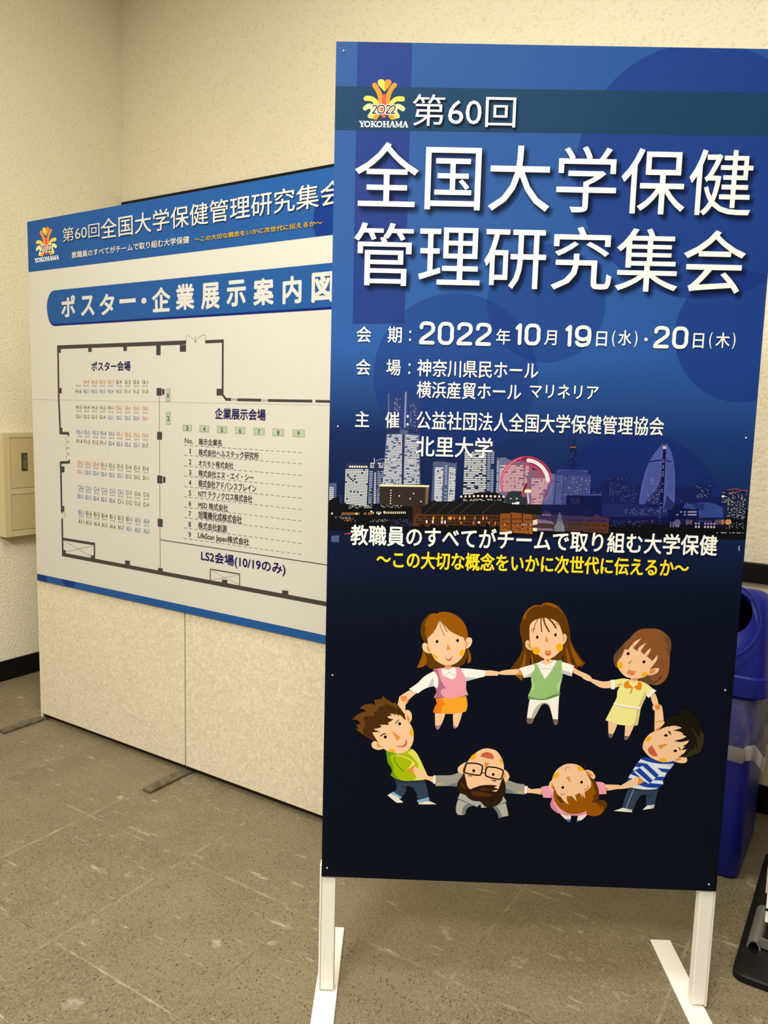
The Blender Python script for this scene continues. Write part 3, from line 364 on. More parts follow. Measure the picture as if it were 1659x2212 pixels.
 ('bearded man in glasses and grey suit', (('skin', 'S', '231.1,261.2! 234.5,253.2 239.3,251.3 248.3,251.4! 248.8,236.7! 238,241.9 231.7,243.3!'), ('white', 'P', '248.9,253.9 253.2,254 253.9,234.5 248.4,234.2'), ('suit_grey', 'S', '252.9,254! 270.4,254.8 289,256.4 308.9,264.6! 318.8,252 307.1,230.2! 294.6,230.5 269.7,229.4 253.8,228.7!'), ('suit_dark', 'S', '280.6,230.4! 292.9,236.2 303.7,238.3! 301.7,229.2!'), ('button', 'E', '258.9 234.3 2.5 2.6 0'), ('button', 'E', '264.7 234.4 2.5 2.6 0'), ('suit_grey', 'S', '407.5,251! 421.7,246.7 437.5,241.7 453.5,240.3! 454.2,216.2! 435.5,217.1 412.1,217.7!'), ('suit_dark', 'S', '410.8,229.1! 422.6,225.5 433.1,217.3! 412.1,217.7!'), ('button', 'E', '442.6 221.5 2.3 2.5 0'), ('button', 'E', '448.4 221.2 2.3 2.5 0'), ('white', 'P', '454,236.7 461,235.8 458.8,218.1 453.8,218.7'), ('skin', 'S', '460.9,232.9! 470.7,229.2! 481.5,231.4 490.8,232.1! 491.5,217.4! 475.8,219.7 458.7,220.5!'), ('skin_shade', 'P', '489.6,224.3 491.1,225.2 491.5,217.4 489.5,218.9'), ('black_shoe', 'E', '297.4 178.1 7.8 6.9 -20'), ('black_shoe', 'E', '425.1 171.4 8.6 8.2 0'), ('suit_light', 'S', '306.7,199.1! 324.2,191.6 343.2,186.7! 330.8,182 325.6,175.2 323.4,164.4! 312.8,161.8 304.9,164.4 301.8,175.8 303.2,189'), ('suit_dark', 'S', '327.4,190.1! 340.1,186.6! 329.3,182 325.6,175.2 323.4,164.4! 316.6,164.9! 316.9,178.1'), ('suit_light', 'S', '388.5,185.4! 399.3,190 413.1,194.7! 417.7,179.3 420.7,163.8! 409.9,161.7 399.1,157! 395.4,171.7'), ('suit_dark', 'S', '384.7,183.6! 391.7,185.6 399.8,176.9 406.8,160.7! 399.1,157! 395.4,170.1'), ('suit_light', 'P', '310.1,214 329.8,208.3 358.3,198.1 406.9,211.7 415,198.1 390.1,186.3 369.1,182.1 359,180.8 356.3,189.7 349.3,182.4 305.1,201.9'), ('suit_dark', 'L1.9', '305.4,201 327.3,191.7 349.3,182.8'), ('suit_dark', 'L1.9', '390.1,185.5 402.3,191.8 414.5,197.6'), ('skin', 'S', '323.6,286.4! 315.9,285.8 305.3,277.5 302.1,269.2 305.9,262 316.1,260.9!'), ('nose', 'S', '315.9,278! 314,274.6 313.4,270.5 316.3,268.2!'), ('skin', 'S', '403.4,273.6! 411.3,270.7 417.9,261.2 418,253.1 410.9,244.3 404.2,255.7!'), ('nose', 'S', '405.2,267.2! 409.4,260.8 408.8,255.9 405.5,254.1!'), ('skin', 'S', '367.2,321.9! 354.9,319.4 341.3,310.7 329.4,298 323.6,288 318,271.5 317.2,251.9 322.6,232.6 332.3,224 357.4,221 388.7,219.1 400.2,240.9 404.8,259 405.6,277 402.5,293.1 394.1,308.9 384.4,318.2'), ('cheek', 'S', '341.4,309.6! 342.4,302.7 338.8,296 331.9,294.4 328.7,296.4! 333.8,304.7'), ('cheek', 'S', '398.4,299.7! 394.7,296 395.7,290.3 402.6,285! 401.8,293'), ('lip', 'S', '351.7,302.2! 356.1,309.7 366,313.1 375.4,310.6 381.2,303.5 381.1,296.7! 366.6,298.8'), ('nose', 'P', '361.6,288.9 373,288.2 363.2,270.2'), ('ink', 'E', '338.4 268.3 3.3 3.6 0'), ('ink', 'E', '382.3 261.1 3.1 3.6 0'), ('hair_black', 'S', '316.8,263.3! 311,251.7 305.1,243.2 302,230 304.3,221.9 310.9,214 322,209.6 328.5,203.3 339.6,197.2 355.3,196.3! 361.8,190 368.3,183.7 379.3,182.9 388.5,185.4! 397.6,191.6 403.6,198.4 406.3,208.4! 411.3,216.8 411.9,229.9 409.4,242.9 405,255.8! 400.7,245.8 397.4,232.6 392.5,220.1! 380.7,222! 396.1,226! 389.8,229 385.1,230.1! 392.7,234.8! 377,236.2 356.9,234.1 341.5,228.5 332.3,224! 325.8,231.1 322.2,244 318.9,256.9!'), ('hair_black_light', 'S', '308.4,238.5! 316.3,235.5 324.5,224.4! 315,228.9'), ('hair_black_light', 'S', '334.9,219.2! 351.2,219.9 373.2,215.1 383.5,211! 365.8,207.4 345.4,209 335.9,213.5'), ('hair_black_light', 'S', '357.1,228.8! 369.6,227.3 380.6,225.3 377.6,222.7! 352.6,223.2!'), ('hair_black', 'L3.4', '326,285.7 342.3,285.6 354.9,282.1 357.4,278.1 355.7,263.4 352,258.3 340.3,258.6 321.5,261.9 317.5,264.2 320,279.8 322.2,283.9 326,285.7'), ('hair_black', 'L3.4', '370.6,278.4 386.1,277.7 400.3,273.5 404.4,268.8 401.2,254 396.7,250.2 381,252.3 368.4,256.1 365.1,259.7 366.1,273.6 370.6,278.4'), ('hair_black', 'L2.2', '355.6,264.2 365,264.1'), ('hair_black', 'L2.8', '315.2,264.9 319.9,283'), ('hair_black', 'S', '326.3,257.2! 337.3,256.4! 332.7,254.9 326.7,255.3!'), ('hair_black', 'S', '378.1,248.5! 389.8,247.3! 387.6,244.6 379.7,246.8!'))),
 ('girl with a brown ponytail in a pink shirt', (('skin', 'S', '459.5,234.8! 464.7,231.1 471,228.8! 482.1,231.2 492.6,232.3! 495.8,217.4! 482.7,219.4 471.4,221.2! 465.2,220.4 460.2,220.2!'), ('skin_shade', 'P', '493.1,229.1 496.5,216.8 488.9,218.4'), ('skin', 'S', '632.6,246.9! 647.4,246.9 664.7,247.1! 665.3,237.3! 657.9,237 648.2,233.9 635.9,231.8!'), ('skin_shade', 'P', '633.4,244.4 642.6,234.3 635.9,232.1'), ('tee_pink', 'S', '490.3,235.1! 499.2,237.8 509,239.6! 522,228.4 520.4,210! 496.8,210.9!'), ('tee_pink_dark', 'S', '508.5,211.8! 514,214.9 521.4,216.6! 519.2,209.7!'), ('tee_pink', 'S', '611.2,252.5! 622.4,252.4 631.2,249.9! 634.9,239.9 637.6,224.6! 621.6,223! 608.5,234.8'), ('tee_pink_dark', 'S', '621.5,224.9! 627.7,224.5! 621.6,222.6!'), ('pale_pink', 'S', '535.9,175.2! 549.9,170.6 561.7,171.1! 561,161.2! 549.1,161.3! 541.3,168.2'), ('pale_pink', 'S', '577.2,171.8! 587.1,173.5 598.2,175.4! 591.2,165.8 584.1,159.6! 575.4,160.1!'), ('sock_blue', 'S', '549.1,161.3! 560.9,161.6! 560.6,156.3 556.3,155.3'), ('sock_blue', 'S', '575.6,160.1! 584.7,159.6! 576.8,156 574.5,157.2'), ('tee_pink_dark', 'S', '516.8,208.5! 514.6,201.9 513.1,195.2 516.7,186.2 524.5,179.3 536,174.5 548.8,190.2 520.5,208.7'), ('tee_pink', 'S', '517.3,211.2! 523.9,191.8 532,179 534.7,175.1! 549.8,171.2 568.6,170.1 582.2,171.4 597.5,176! 593.9,184.4 560.6,203.9 522.8,212.7'), ('tee_pink_dark', 'S', '534.7,175.1! 549.8,171.2 568.6,170.1 582.2,171.4 597.5,176! 591.9,176.4 568.4,173.4 549.7,174.5!'), ('hair_dark', 'S', '593.1,266.7! 602,263.2 611.2,253.2 617.5,240.4 621,226.2 620.9,213.1 615.1,205.7! 626,210.1 634.9,207.8 640.2,200.9 639.5,191.7 632.6,182.2! 611.2,186.5 597,218.6'), ('hair_brown', 'S', '520.4,236.2! 519.2,221.7 520.5,208.7 524.7,199.7 532.7,189.5 543.1,180.8 554.6,175.4 569.6,174.3 584.4,177.4 595,182.5! 596.9,175.3 605.9,171.1 617.1,171.2 626.8,175.3 633.2,182.8! 632.1,191.3 627.9,199! 628,192.5 626.7,187.2! 624.4,194.9 617.9,201.2 605.3,203.5! 608.6,211.3 608.2,219.1! 612.3,221.9 613.8,228.5 608.4,237.4! 609.4,241.4 608.1,242.6! 607.9,234.8! 605.9,247.7 601.2,255.3! 593.1,266.7! 582.5,257.1 533.7,242'), ('hair_dark', 'S', '520.4,236.2! 522.1,225.8 527.6,216.8 535.2,213.3! 543,207 547,200.7! 537.1,200.2 530.6,206.5 526.3,216.8'), ('skin', 'S', '514.5,252.9! 509.8,247.4 508.2,238.2 510.7,230.5 519.7,224.1!'), ('nose', 'S', '513.6,247! 516.9,242.5 517.7,234.7 516.9,230.1! 513.6,234.5'), ('skin', 'S', '586.2,278.8! 593.6,279.7 602.5,276.2 608.4,268.7 610.4,262.9 606.6,258.2! 599.5,263.1'), ('nose', 'S', '588.2,276.9! 596.4,274.6 602.9,269.1 605.3,265.3! 599.4,264.4 592.9,269.3!'), ('skin', 'S', '552.1,292.9! 542.3,291.1 531.5,284.8 522.1,275.3 516.5,263.4 514.5,252.9 517.7,240 520.4,234.8! 526,223.3 531.3,217 535.7,214.6! 543.1,204.4 555,196.2! 550.5,206.1 549,216.2! 561.1,216.6! 566.4,210.7 572.3,204.4! 570.1,212.2 567.8,219.3! 574.4,222.8 578.1,224.6! 582.2,218 586,211.8! 584,218 582.3,225.8! 585.8,219.4 591,210.2! 589.6,218.3 589,228.1! 596.2,233 601.4,239.7 601.7,250.2 597.2,260.4 593.1,266.7! 589.6,273.1 581.1,283.1 568.3,291'), ('cheek', 'S', '523.4,272.8! 528.5,270.4 529.1,263.9 526,258.6 520.5,256.8 516.5,258.2! 517.7,264.7'), ('cheek', 'S', '568.5,287.5! 569.4,281.3 574,276.9 580.2,275.9 585.6,278.7! 579.7,284.3 573.4,287.3'), ('lip_brown', 'L1.2', '543.4,275.6 542.9,280.1 545.8,283.5 549.5,283.7 553.3,281.5'), ('nose', 'P', '544.6,259.6 553,263.3 556.4,247.1'), ('ink', 'E', '539.2 236.1 3.1 3.5 0'), ('ink', 'E', '580.4 250.3 3.1 3.5 0'), ('brow', 'L1.2', '535.4,221.8 537.4,218.9 540.5,218.5 544.9,221.8'), ('brow', 'L1.2', '587.7,233.9 592.4,233.8 595.3,237.5 595.4,242.3'), ('brow', 'L1.2', '577.1,286.8 578.7,292.1 579.1,295.3'), ('brow', 'L1.2', '583.6,282.5 586.4,287.2 587.8,291.2'))),
 ('boy with black hair in a striped shirt', (('skin', 'S', '726.3,432.5! 729.7,434.8 742.2,436.1 746.6,433.3! 750.5,416.6 753.2,397.7! 756.9,394.9! 748.5,384.2 743.2,378.1! 735.2,371.9! 733.5,386.6 732.2,421.7! 727.5,425.9'), ('nose', 'S', '730.4,434.1! 736.7,435.4 744,435.1! 742.8,427.3 738.2,423.5 733.8,426.2'), ('skin_shade', 'L2', '735.2,393.3 740.5,397.9 752.4,399.4'), ('nose', 'S', '736.3,376.4! 738.6,383.8 745.4,387.8 750.3,387.7! 743.2,378.1!'), ('skin', 'S', '753.1,399.1! 756.9,394.6! 753,390.3 748.2,387.9! 738.8,380.9! 737.6,389.7 744.9,395.9'), ('hair_jet', 'S', '742.6,377.4! 752.3,390.3 759.9,402.4 770.6,410.9 778.9,413.1 792.8,414.7! 787.5,419.6 786.4,425.5! 789.3,424.1 797.5,427.4 804.7,424.8 816.5,416.5! 818.5,418! 826.9,408.1 833.5,395.2 837.3,380.6 843.6,370.6 843.5,352.9 840.6,335 839.4,331.3! 829.9,325.7 816.3,319.2 810.8,317.4! 793.9,316.7! 783.5,344.4 753.5,372.7'), ('hair_jet_light', 'S', '811.3,390.6! 818.9,382.8 831.2,367.1 833.6,364.3! 836,379.1 834.3,393.7! 837.3,380.6 843.6,370.6 844.2,352.9 840.6,335 839.4,331.3! 829.9,325.7 816.3,319.2 799.5,317! 808.9,324.8 816.7,334 819.1,340! 822.5,331.3! 824.7,340.3 825.5,349.2! 831.1,339.1! 831.3,346.5 826,361! 832.4,350.9! 827.1,365.5'), ('skin', 'S', '743,377.4! 752.8,383 764.4,387.9! 763.9,385.6! 772.1,388.9 783.3,388.7 794.2,384.7! 783.8,381.3 774.9,377.7! 788.4,376.4 798.6,371.6! 794.5,370! 801.7,367.3 805.4,364.8! 793.8,358.9 778.6,354.6! 794.3,352.3 811.5,357.1! 807.2,348.4 797.7,343.5! 804.1,342! 800.2,337.7 796.3,333.1! 807.4,335.8! 803.7,327.5 795,320.5! 797.8,321.3! 789.7,315.8! 799.5,317 810.1,316.4! 811.1,308.5 806.1,303.9 794.8,303.4 784.7,305.9 780.4,308! 772.1,304.6 758,304 740.7,308.5 726,316.8 715.4,328.2 710.9,336.9 712.6,350.3 718.9,362.4 728.2,371.6'), ('nose', 'S', '782.4,308.8! 787.1,312.7 797.6,314.6! 794.3,310.1 787.4,308.7'), ('cheek', 'S', '715.6,351.6! 719.1,359.4 726.5,364.2! 728.2,359.8 725.1,353.8 719.6,351.3'), ('cheek', 'S', '747.6,306.6! 751.1,312.6 758.8,313.7 764.6,310.3 766.4,304.8! 758,303.7'), ('ink', 'E', '760.2 366.3 4.2 2.9 0'), ('ink', 'E', '783.4 331.2 4.2 3 0'), ('ink', 'S', '763.8,375.8! 768.8,375.5 771.9,366.1! 768.4,370.4 765.3,373.9'), ('ink', 'S', '788,341.4! 792.4,338.9 795.8,333.8! 792.8,333! 791.1,337.3'), ('nose', 'P', '767.8,347.9 743.4,343.2 750.4,333.7'), ('lip', 'S', '731.2,342.6! 745.7,318.8! 738.8,316.6 730.1,319.9 724,327.1 723.2,334.4'), ('shirt_blue', 'S', '715.6,314.1! 729.2,312.4 740.8,307 758,303.6 780.4,307.2! 784.3,301.4! 776.1,287.7 768.3,276.9 762.1,263.2! 762.8,252.8! 753.5,243.4 748,240.9! 719.7,238.2 691,242.1! 704.7,251.7 680.2,256.6! 688.9,276.5 697.7,294.7 706.8,308.5'), ('shirt_white', 'S', '708.1,309.3! 729.8,302.8 758.3,299.6 782.9,301.1! 774.6,288.4! 744.7,290.8 723,298.8 703,300.9!'), ('shirt_white', 'S', '697.9,291.8! 710.9,288.6 759.5,281 768.1,279.2! 763.8,270! 731.8,270.9 711.5,278.9 692.7,283.3!'), ('shirt_white', 'S', '687.7,273.4! 703.6,268.1 732.4,261.9 760.1,260.9! 762.5,252.5! 732.9,254.5 704.1,260.7 683.9,265!'), ('shirt_white', 'S', '692.3,244.4! 704.8,248.7 726.5,243.7 751.4,243.3! 742.4,239.2 719.7,238.2 691.1,241.8!'), ('cool_grey', 'P', '770.4,297.9 782.3,300.6 775.8,292.2 764.2,296.1'), ('shirt_blue', 'P', '723.7,298.8 734.9,300.8 755.2,282.3 750.8,273.2 730.2,251.4 695.9,279 697,282.8 714.8,294'), ('shirt_white', 'P', '723.7,298.8 734.9,300.5 755.1,283.1 754.7,279.3 750.8,273.9 724.5,297.4'), ('shirt_white', 'P', '706.5,289.9 713.4,293.6 744.9,266.2 738.1,261'), ('shirt_white', 'P', '696.4,281.3 698.5,281.4 731.5,254.4 729.5,251.6 695.9,278.6'), ('nose', 'S', '702.2,268.1! 712.4,264 718.5,257.6! 713.2,252.1 703.4,248.7!'), ('skin', 'S', '633.8,247.1! 648.1,247 660.9,246.1 668,245.9! 683.1,256 702.2,268.8! 706.1,262.3 704.7,250.2! 695.2,243.8 677,238.8 658.6,237! 646,234.2 634.7,232.5!'), ('skin_shade', 'P', '634.1,241.9 641.6,235.5 637.5,232.6 634.7,232.9'), ('jeans', 'S', '686.1,241.2! 705.5,238.3 733.9,238.8 753.6,241.9! 749.1,223.7 746.9,202.5! 727,201.7! 726.2,226.4! 716.3,225.2 709.6,217.4 703.4,203.6 700,189.9! 674.8,193.3! 677.3,211.5'), ('jeans_dark', 'S', '685.5,239.6! 705.5,238.3 733.9,238.8 753.6,241.9! 751.8,235.8 720,234.4 688.7,234.5'), ('jeans_dark', 'P', '726.2,226.4 743.1,228.7 729,216'), ('cool_grey', 'L0.9', '697.7,237.9 689.9,215.1 684,193.7'), ('shoe_white', 'P', '675.5,193.3 697.1,189.5 697.5,183 656.4,185.2'), ('cool_grey', 'P', '685.6,190.8 697.1,189.5 697.5,183 688.9,183.7'), ('shoe_white', 'P', '729.9,201 746.9,203.3 744.6,194.9 721.6,190.1 721.3,191.6'), ('cool_grey', 'P', '734.9,201.3 746.9,203.3 744.6,194.6 740.3,194')))]
EMBLEM = [('emb_lemon', 'S', '76.3,1680.4! 72.7,1682.3 67.1,1682.1 61.6,1679.3 57.7,1675.4 56.8,1672.4 59,1669.4 62.6,1669.1 66.6,1671.5 70.1,1672.7 72.6,1670.5 72.3,1667.4! 69.2,1662.8 66.9,1658.9 67.8,1655.9 71.8,1653.7! 78,1663.7 84.1,1675.3 80.7,1680.6'),
 ('emb_lemon', 'S', '122.2,1680.8! 126.9,1682.8 131.7,1682.1 137.4,1679.6 141.5,1675.9 142.5,1672.9 140.1,1669.4 136.9,1669 132.1,1671.5 128.8,1673.3 126.5,1671.4 126.6,1668! 129.9,1663.5 132.2,1659.7 130.9,1656.3 127,1654.3! 120.3,1664.8 115.2,1676.1 117.4,1680.7'),
 ('emb_yellow', 'S', '87.9,1680.7! 77.5,1682.8! 75.8,1685.4 71,1687.2 63.8,1687.4 59.4,1688.4 57.7,1691.4 59.2,1695.2 63.5,1697.1 70.7,1697.2 78,1694.9 83.6,1691.3 88.1,1686.8!'),
 ('emb_yellow', 'S', '110.7,1680.5! 119.8,1682.2! 122.1,1685.7 126.8,1687.6 135.6,1687.6 139.9,1688.4 141.4,1691.9 140.1,1695.6 136.1,1697.4 129.7,1697.5 122.6,1696 116.3,1692 110.9,1686.6!'),
 ('emb_yellow', 'P', '76.4,1664.5 84.4,1663.1 81.4,1653.9 77.4,1653.1 72.6,1653.7 71.7,1658.3'),
 ('emb_yellow', 'P', '117.9,1663.9 125.8,1665.7 127.6,1659.6 126.9,1655.8 123.8,1653.6 119.8,1654.1'),
 ('emb_orange', 'S', '88.7,1680! 88.1,1687.6 85.9,1697.4 81.6,1706.4 75.9,1713.8 74.6,1718.3 76.5,1721.8 80.4,1722.6 83.7,1720.4 87.8,1714.1 92,1707.4 95,1700.6 96.3,1680.2!'),
 ('emb_orange', 'S', '103.5,1680.3! 103.4,1698.5 106.3,1706.9 111.6,1716.2 116.3,1721.5 120.2,1723.2 123.8,1721.7 124.5,1718.3 122.8,1714.9 117.4,1708.7 113.7,1701.1 111.2,1691.1 110.3,1680.5!'),
 ('emb_orange', 'P', '82.7,1664.6 91.6,1663.3 90.9,1660.2 86.3,1652.9 83.1,1650.9 79.5,1652 78.2,1656.1 80.4,1661.5'),
 ('emb_orange', 'P', '107.6,1662.9 117.1,1664.7 120.9,1657.2 120.6,1653 116.7,1651.3 112.6,1653.5 108,1659.9'),
 ('emb_lemon', 'P', '77.6,1679.7 120.6,1680 125,1668.7 117.9,1663.9 78,1663 73,1669'),
 ('emb_orange', 'P', '80.8,1679 119,1679.9 116.3,1663.9 82.8,1663.1'),
 ('emb_red', 'S', '95.5,1678.6! 95.1,1696.8 95.8,1699.9 99.3,1701.3 102.9,1700.1 103.4,1697 103.9,1678.1! 104,1660.6 103.7,1657.5 99.8,1654.7 95.7,1656.9 94.8,1660.3!'),
 ('emb_yellow', 'S', '100.4,1706.1! 91,1714.2 86.9,1719.4 85.6,1723.9 87.4,1728.1 91.8,1729.4 97,1728.3 100.3,1724!'),
 ('emb_orange', 'S', '100,1705.7! 100.3,1724! 101.8,1728 106.5,1729.3 111.3,1727.9 113.4,1723.7 111.6,1719.2 107,1713'),
 ('white', 'L5.3', '76.7,1676.3 78,1678.4 80.8,1679 84,1678 84.5,1674.9 81,1669.5 76.8,1664.1 84,1664.3'),
 ('white', 'L5.3', '88.8,1678.1 87,1672 89.1,1665.5 93.9,1664.5 98.7,1665.4 100.9,1671.9 99.2,1678 93.9,1679.5 88.8,1678.1'),
 ('white', 'L5.3', '104.4,1676.6 105.9,1678.7 108.7,1679.3 111.5,1678.2 112,1675.2 109,1670.2 104.2,1664.8 111.9,1664.9'),
 ('white', 'L5.3', '114.4,1676.4 115.9,1678.5 118.7,1679.2 121.9,1677.7 122.2,1674.7 119.3,1669.7 114.9,1664.8 122,1664.8'),
 ('ink', 'L2.3', '76.7,1676.3 78,1678.4 80.8,1679 84,1678 84.5,1674.9 81,1669.5 76.8,1664.1 84,1664.3'),
 ('ink', 'L2.3', '88.8,1678.1 87,1672 89.1,1665.5 93.9,1664.5 98.7,1665.4 100.9,1671.9 99.2,1678 93.9,1679.5 88.8,1678.1'),
 ('ink', 'L2.3', '104.4,1676.6 105.9,1678.7 108.7,1679.3 111.5,1678.2 112,1675.2 109,1670.2 104.2,1664.8 111.9,1664.9'),
 ('ink', 'L2.3', '114.4,1676.4 115.9,1678.5 118.7,1679.2 121.9,1677.7 122.2,1674.7 119.3,1669.7 114.9,1664.8 122,1664.8'),
 ('white', 'L2.9', '52.1,1647.8! 55.7,1642.1!'),
 ('white', 'L1.4', '59.6,1648! 56,1642.1!'),
 ('white', 'L3', '55.6,1642.5! 55.7,1637.5!'),
 ('white', 'L1.1', '49.3,1648.2! 54.8,1648.2!'),
 ('white', 'L1.1', '57.6,1648.3! 61.7,1648.3!'),
 ('white', 'L1.1', '52.6,1637.4! 59.3,1637.4!'),
 ('white', 'L2.4', '71.3,1642.9 71,1641 69.9,1639.4 68.4,1638.3 66.5,1637.9 64.6,1638.2 62.9,1639.2 61.8,1640.8 61.4,1642.6 61.7,1644.5 62.8,1646.1 64.3,1647.2 66.2,1647.6 68.1,1647.3 69.8,1646.3 70.9,1644.7 71.3,1642.9'),
 ('white', 'L2.4', '96.1,1643 95.8,1641.2 94.8,1639.6 93.2,1638.5 91.3,1638 89.4,1638.4 87.7,1639.4 86.6,1640.9 86.2,1642.8 86.5,1644.7 87.6,1646.3 89.1,1647.4 91,1647.8 92.9,1647.5 94.6,1646.5 95.7,1644.9 96.1,1643'),
 ('white', 'L2.9', '76,1648.4! 76.2,1637.7!'),
 ('white', 'L1.4', '83.3,1648.2! 77.3,1642.7!'),
 ('white', 'L2.9', '78.5,1643.4! 84.4,1637.6!'),
 ('white', 'L1.1', '72.9,1648.4! 79.2,1648.4!'),
 ('white', 'L1.1', '81.3,1648.3! 85.2,1648.3!'),
 ('white', 'L1.1', '73.2,1637.5! 79,1637.6!'),
 ('white', 'L1.1', '81.9,1637.6! 86.3,1637.6!'),
 ('white', 'L2.9', '100.8,1648.6! 101.1,1637.9!'),
 ('white', 'L2.9', '108.4,1648.6! 108.7,1637.9!'),
 ('white', 'L1.3', '100.9,1643.2! 108.5,1643.3!'),
 ('white', 'L1.1', '97.9,1648.5! 103.6,1648.6!'),
 ('white', 'L1.1', '98.2,1637.7! 103.9,1637.7!'),
 ('white', 'L1.1', '105.5,1648.6! 111.2,1648.6!'),
 ('white', 'L1.1', '105.8,1637.8! 111.5,1637.8!'),
 ('white', 'L1.4', '116.9,1649.1! 113.1,1638!'),
 ('white', 'L3.2', '117.4,1649.1! 121.4,1638!'),
 ('white', 'L1.1', '114.4,1641.4! 120,1641.5!'),
 ('white', 'L1.1', '111,1637.8! 115,1637.8!'),
 ('white', 'L1.1', '118.7,1637.9! 123.5,1637.9!'),
 ('white', 'L1.4', '143.3,1649.3! 139.4,1638.2!'),
 ('white', 'L3.2', '143.7,1649.3! 147.8,1638.2!'),
 ('white', 'L1.1', '140.8,1641.6! 146.4,1641.7!'),
 ('white', 'L1.1', '137.4,1638! 141.4,1638!'),
 ('white', 'L1.1', '145,1638.1! 149.8,1638.1!'),
 ('white', 'L1.3', '125.5,1648.7! 125.2,1638.1!'),
 ('white', 'L2.7', '125.5,1648.7! 130.2,1638.9!'),
 ('white', 'L1.3', '134.5,1648.8! 130.5,1638.9!'),
 ('white', 'L2.9', '135,1648.8! 135.6,1638.1!'),
 ('white', 'L1.1', '122.7,1648.7! 126.7,1648.8!'),
 ('white', 'L1.1', '133.5,1648.8! 137.9,1648.8!'),
 ('white', 'L1.1', '123.1,1637.9! 127.3,1637.9!'),
 ('white', 'L1.1', '133.1,1638! 138.5,1638!')]
EMB_BOX = [49.6,
 1635.6,
 146.6,
 1730.6]
EMB_BOX_POSTER = [42.3,
 1299.9,
 194.1,
 1432.7]
SIGN_TEXT = [('第60回', (157.7, 1641.1, 366.7, 1701.8), 0, 'white', 2),
 ('全国大学保健', (43.7, 1477.9, 852.3, 1608.1), 0.004, 'white', 3),
 ('管理研究集会', (44.5, 1322.6, 851.0, 1449.9), 0.004, 'white', 3),
 ('会', (53.9, 1205.9, 84.7, 1239.0), 0.01, 'white', 0),
 ('期', (119.4, 1206.3, 148.9, 1239.8), 0.01, 'white', 0),
 ('：', (164.4, 1211.0, 168.8, 1232.7), 0.01, 'white', 0),
 ('2022', (185.4, 1204.9, 336.4, 1252.0), 7.5, 'white', 0),
 ('年', (346.6, 1208.7, 376.1, 1240.5), 0.01, 'white', 0),
 ('10', (385.9, 1208.3, 438.6, 1252.9), 7.5, 'white', 0),
 ('月', (447.5, 1209.6, 472.8, 1240.1), 0.01, 'white', 0),
 ('19', (489.5, 1207.5, 544.6, 1252.2), 7.5, 'white', 0),
 ('日', (555.4, 1209.6, 577.6, 1240.5), 0.01, 'white', 0),
 ('(', (588.3, 1209.5, 594.7, 1243.2), 0.004, 'white', 0),
 ('水', (601.0, 1212.6, 628.5, 1244.3), 0.01, 'white', 0),
 (')', (634.6, 1209.8, 640.9, 1243.0), 0.004, 'white', 0),
 ('・', (654.9, 1222.5, 662.3, 1229.9), 0.01, 'white', 0),
 ('20', (674.2, 1208.8, 745.6, 1254.3), 7.5, 'white', 0),
 ('日', (756.4, 1210.7, 778.6, 1241.6), 0.01, 'white', 0),
 ('(', (789.7, 1210.6, 795.6, 1244.3), 0.004, 'white', 0),
 ('木', (802.9, 1212.7, 832.1, 1244.3), 0.01, 'white', 0),
 (')', (837.4, 1211.0, 843.7, 1244.7), 0.004, 'white', 0),
 ('会', (54.4, 1137.9, 84.8, 1171.3), 0.01, 'white', 0),
 ('場', (118.5, 1138.8, 148.6, 1172.1), 0.01, 'white', 0),
 ('：', (164.8, 1142.5, 169.2, 1165.0), 0.01, 'white', 0),
 ('神奈川県民ホール', (183.6, 1138.0, 438.0, 1174.4), 0.01, 'white', 0),
 ('横浜産貿ホール', (183.9, 1093.2, 404.2, 1128.8), 0.01, 'white', 0),
 ('マリネリア', (422.5, 1099.7, 566.7, 1128.9), 0.01, 'white', 0),
 ('主', (54.7, 1029.0, 84.7, 1062.3), 0.01, 'white', 0),
 ('催', (118.7, 1028.3, 149.0, 1062.7), 0.01, 'white', 0),
 ('：', (164.2, 1033.8, 168.6, 1056.6), 0.01, 'white', 0),
 ('公益社団法人全国大学保健管理協会', (185.5, 1027.1, 708.6, 1066.8), 0.01, 'white', 0),
 ('北里大学', (185.6, 969.5, 349.3, 1013.7), 0.012, 'white', 0),
 ('教職員のすべてがチームで取り組む大学保健', (50.2, 772.9, 840.2, 818.4), 0.018, 'white', 1),
 ('〜この大切な概念をいかに次世代に伝えるか〜', (107.8, 724.3, 783.0, 764.5), 0.022, 'yellow', 0)]
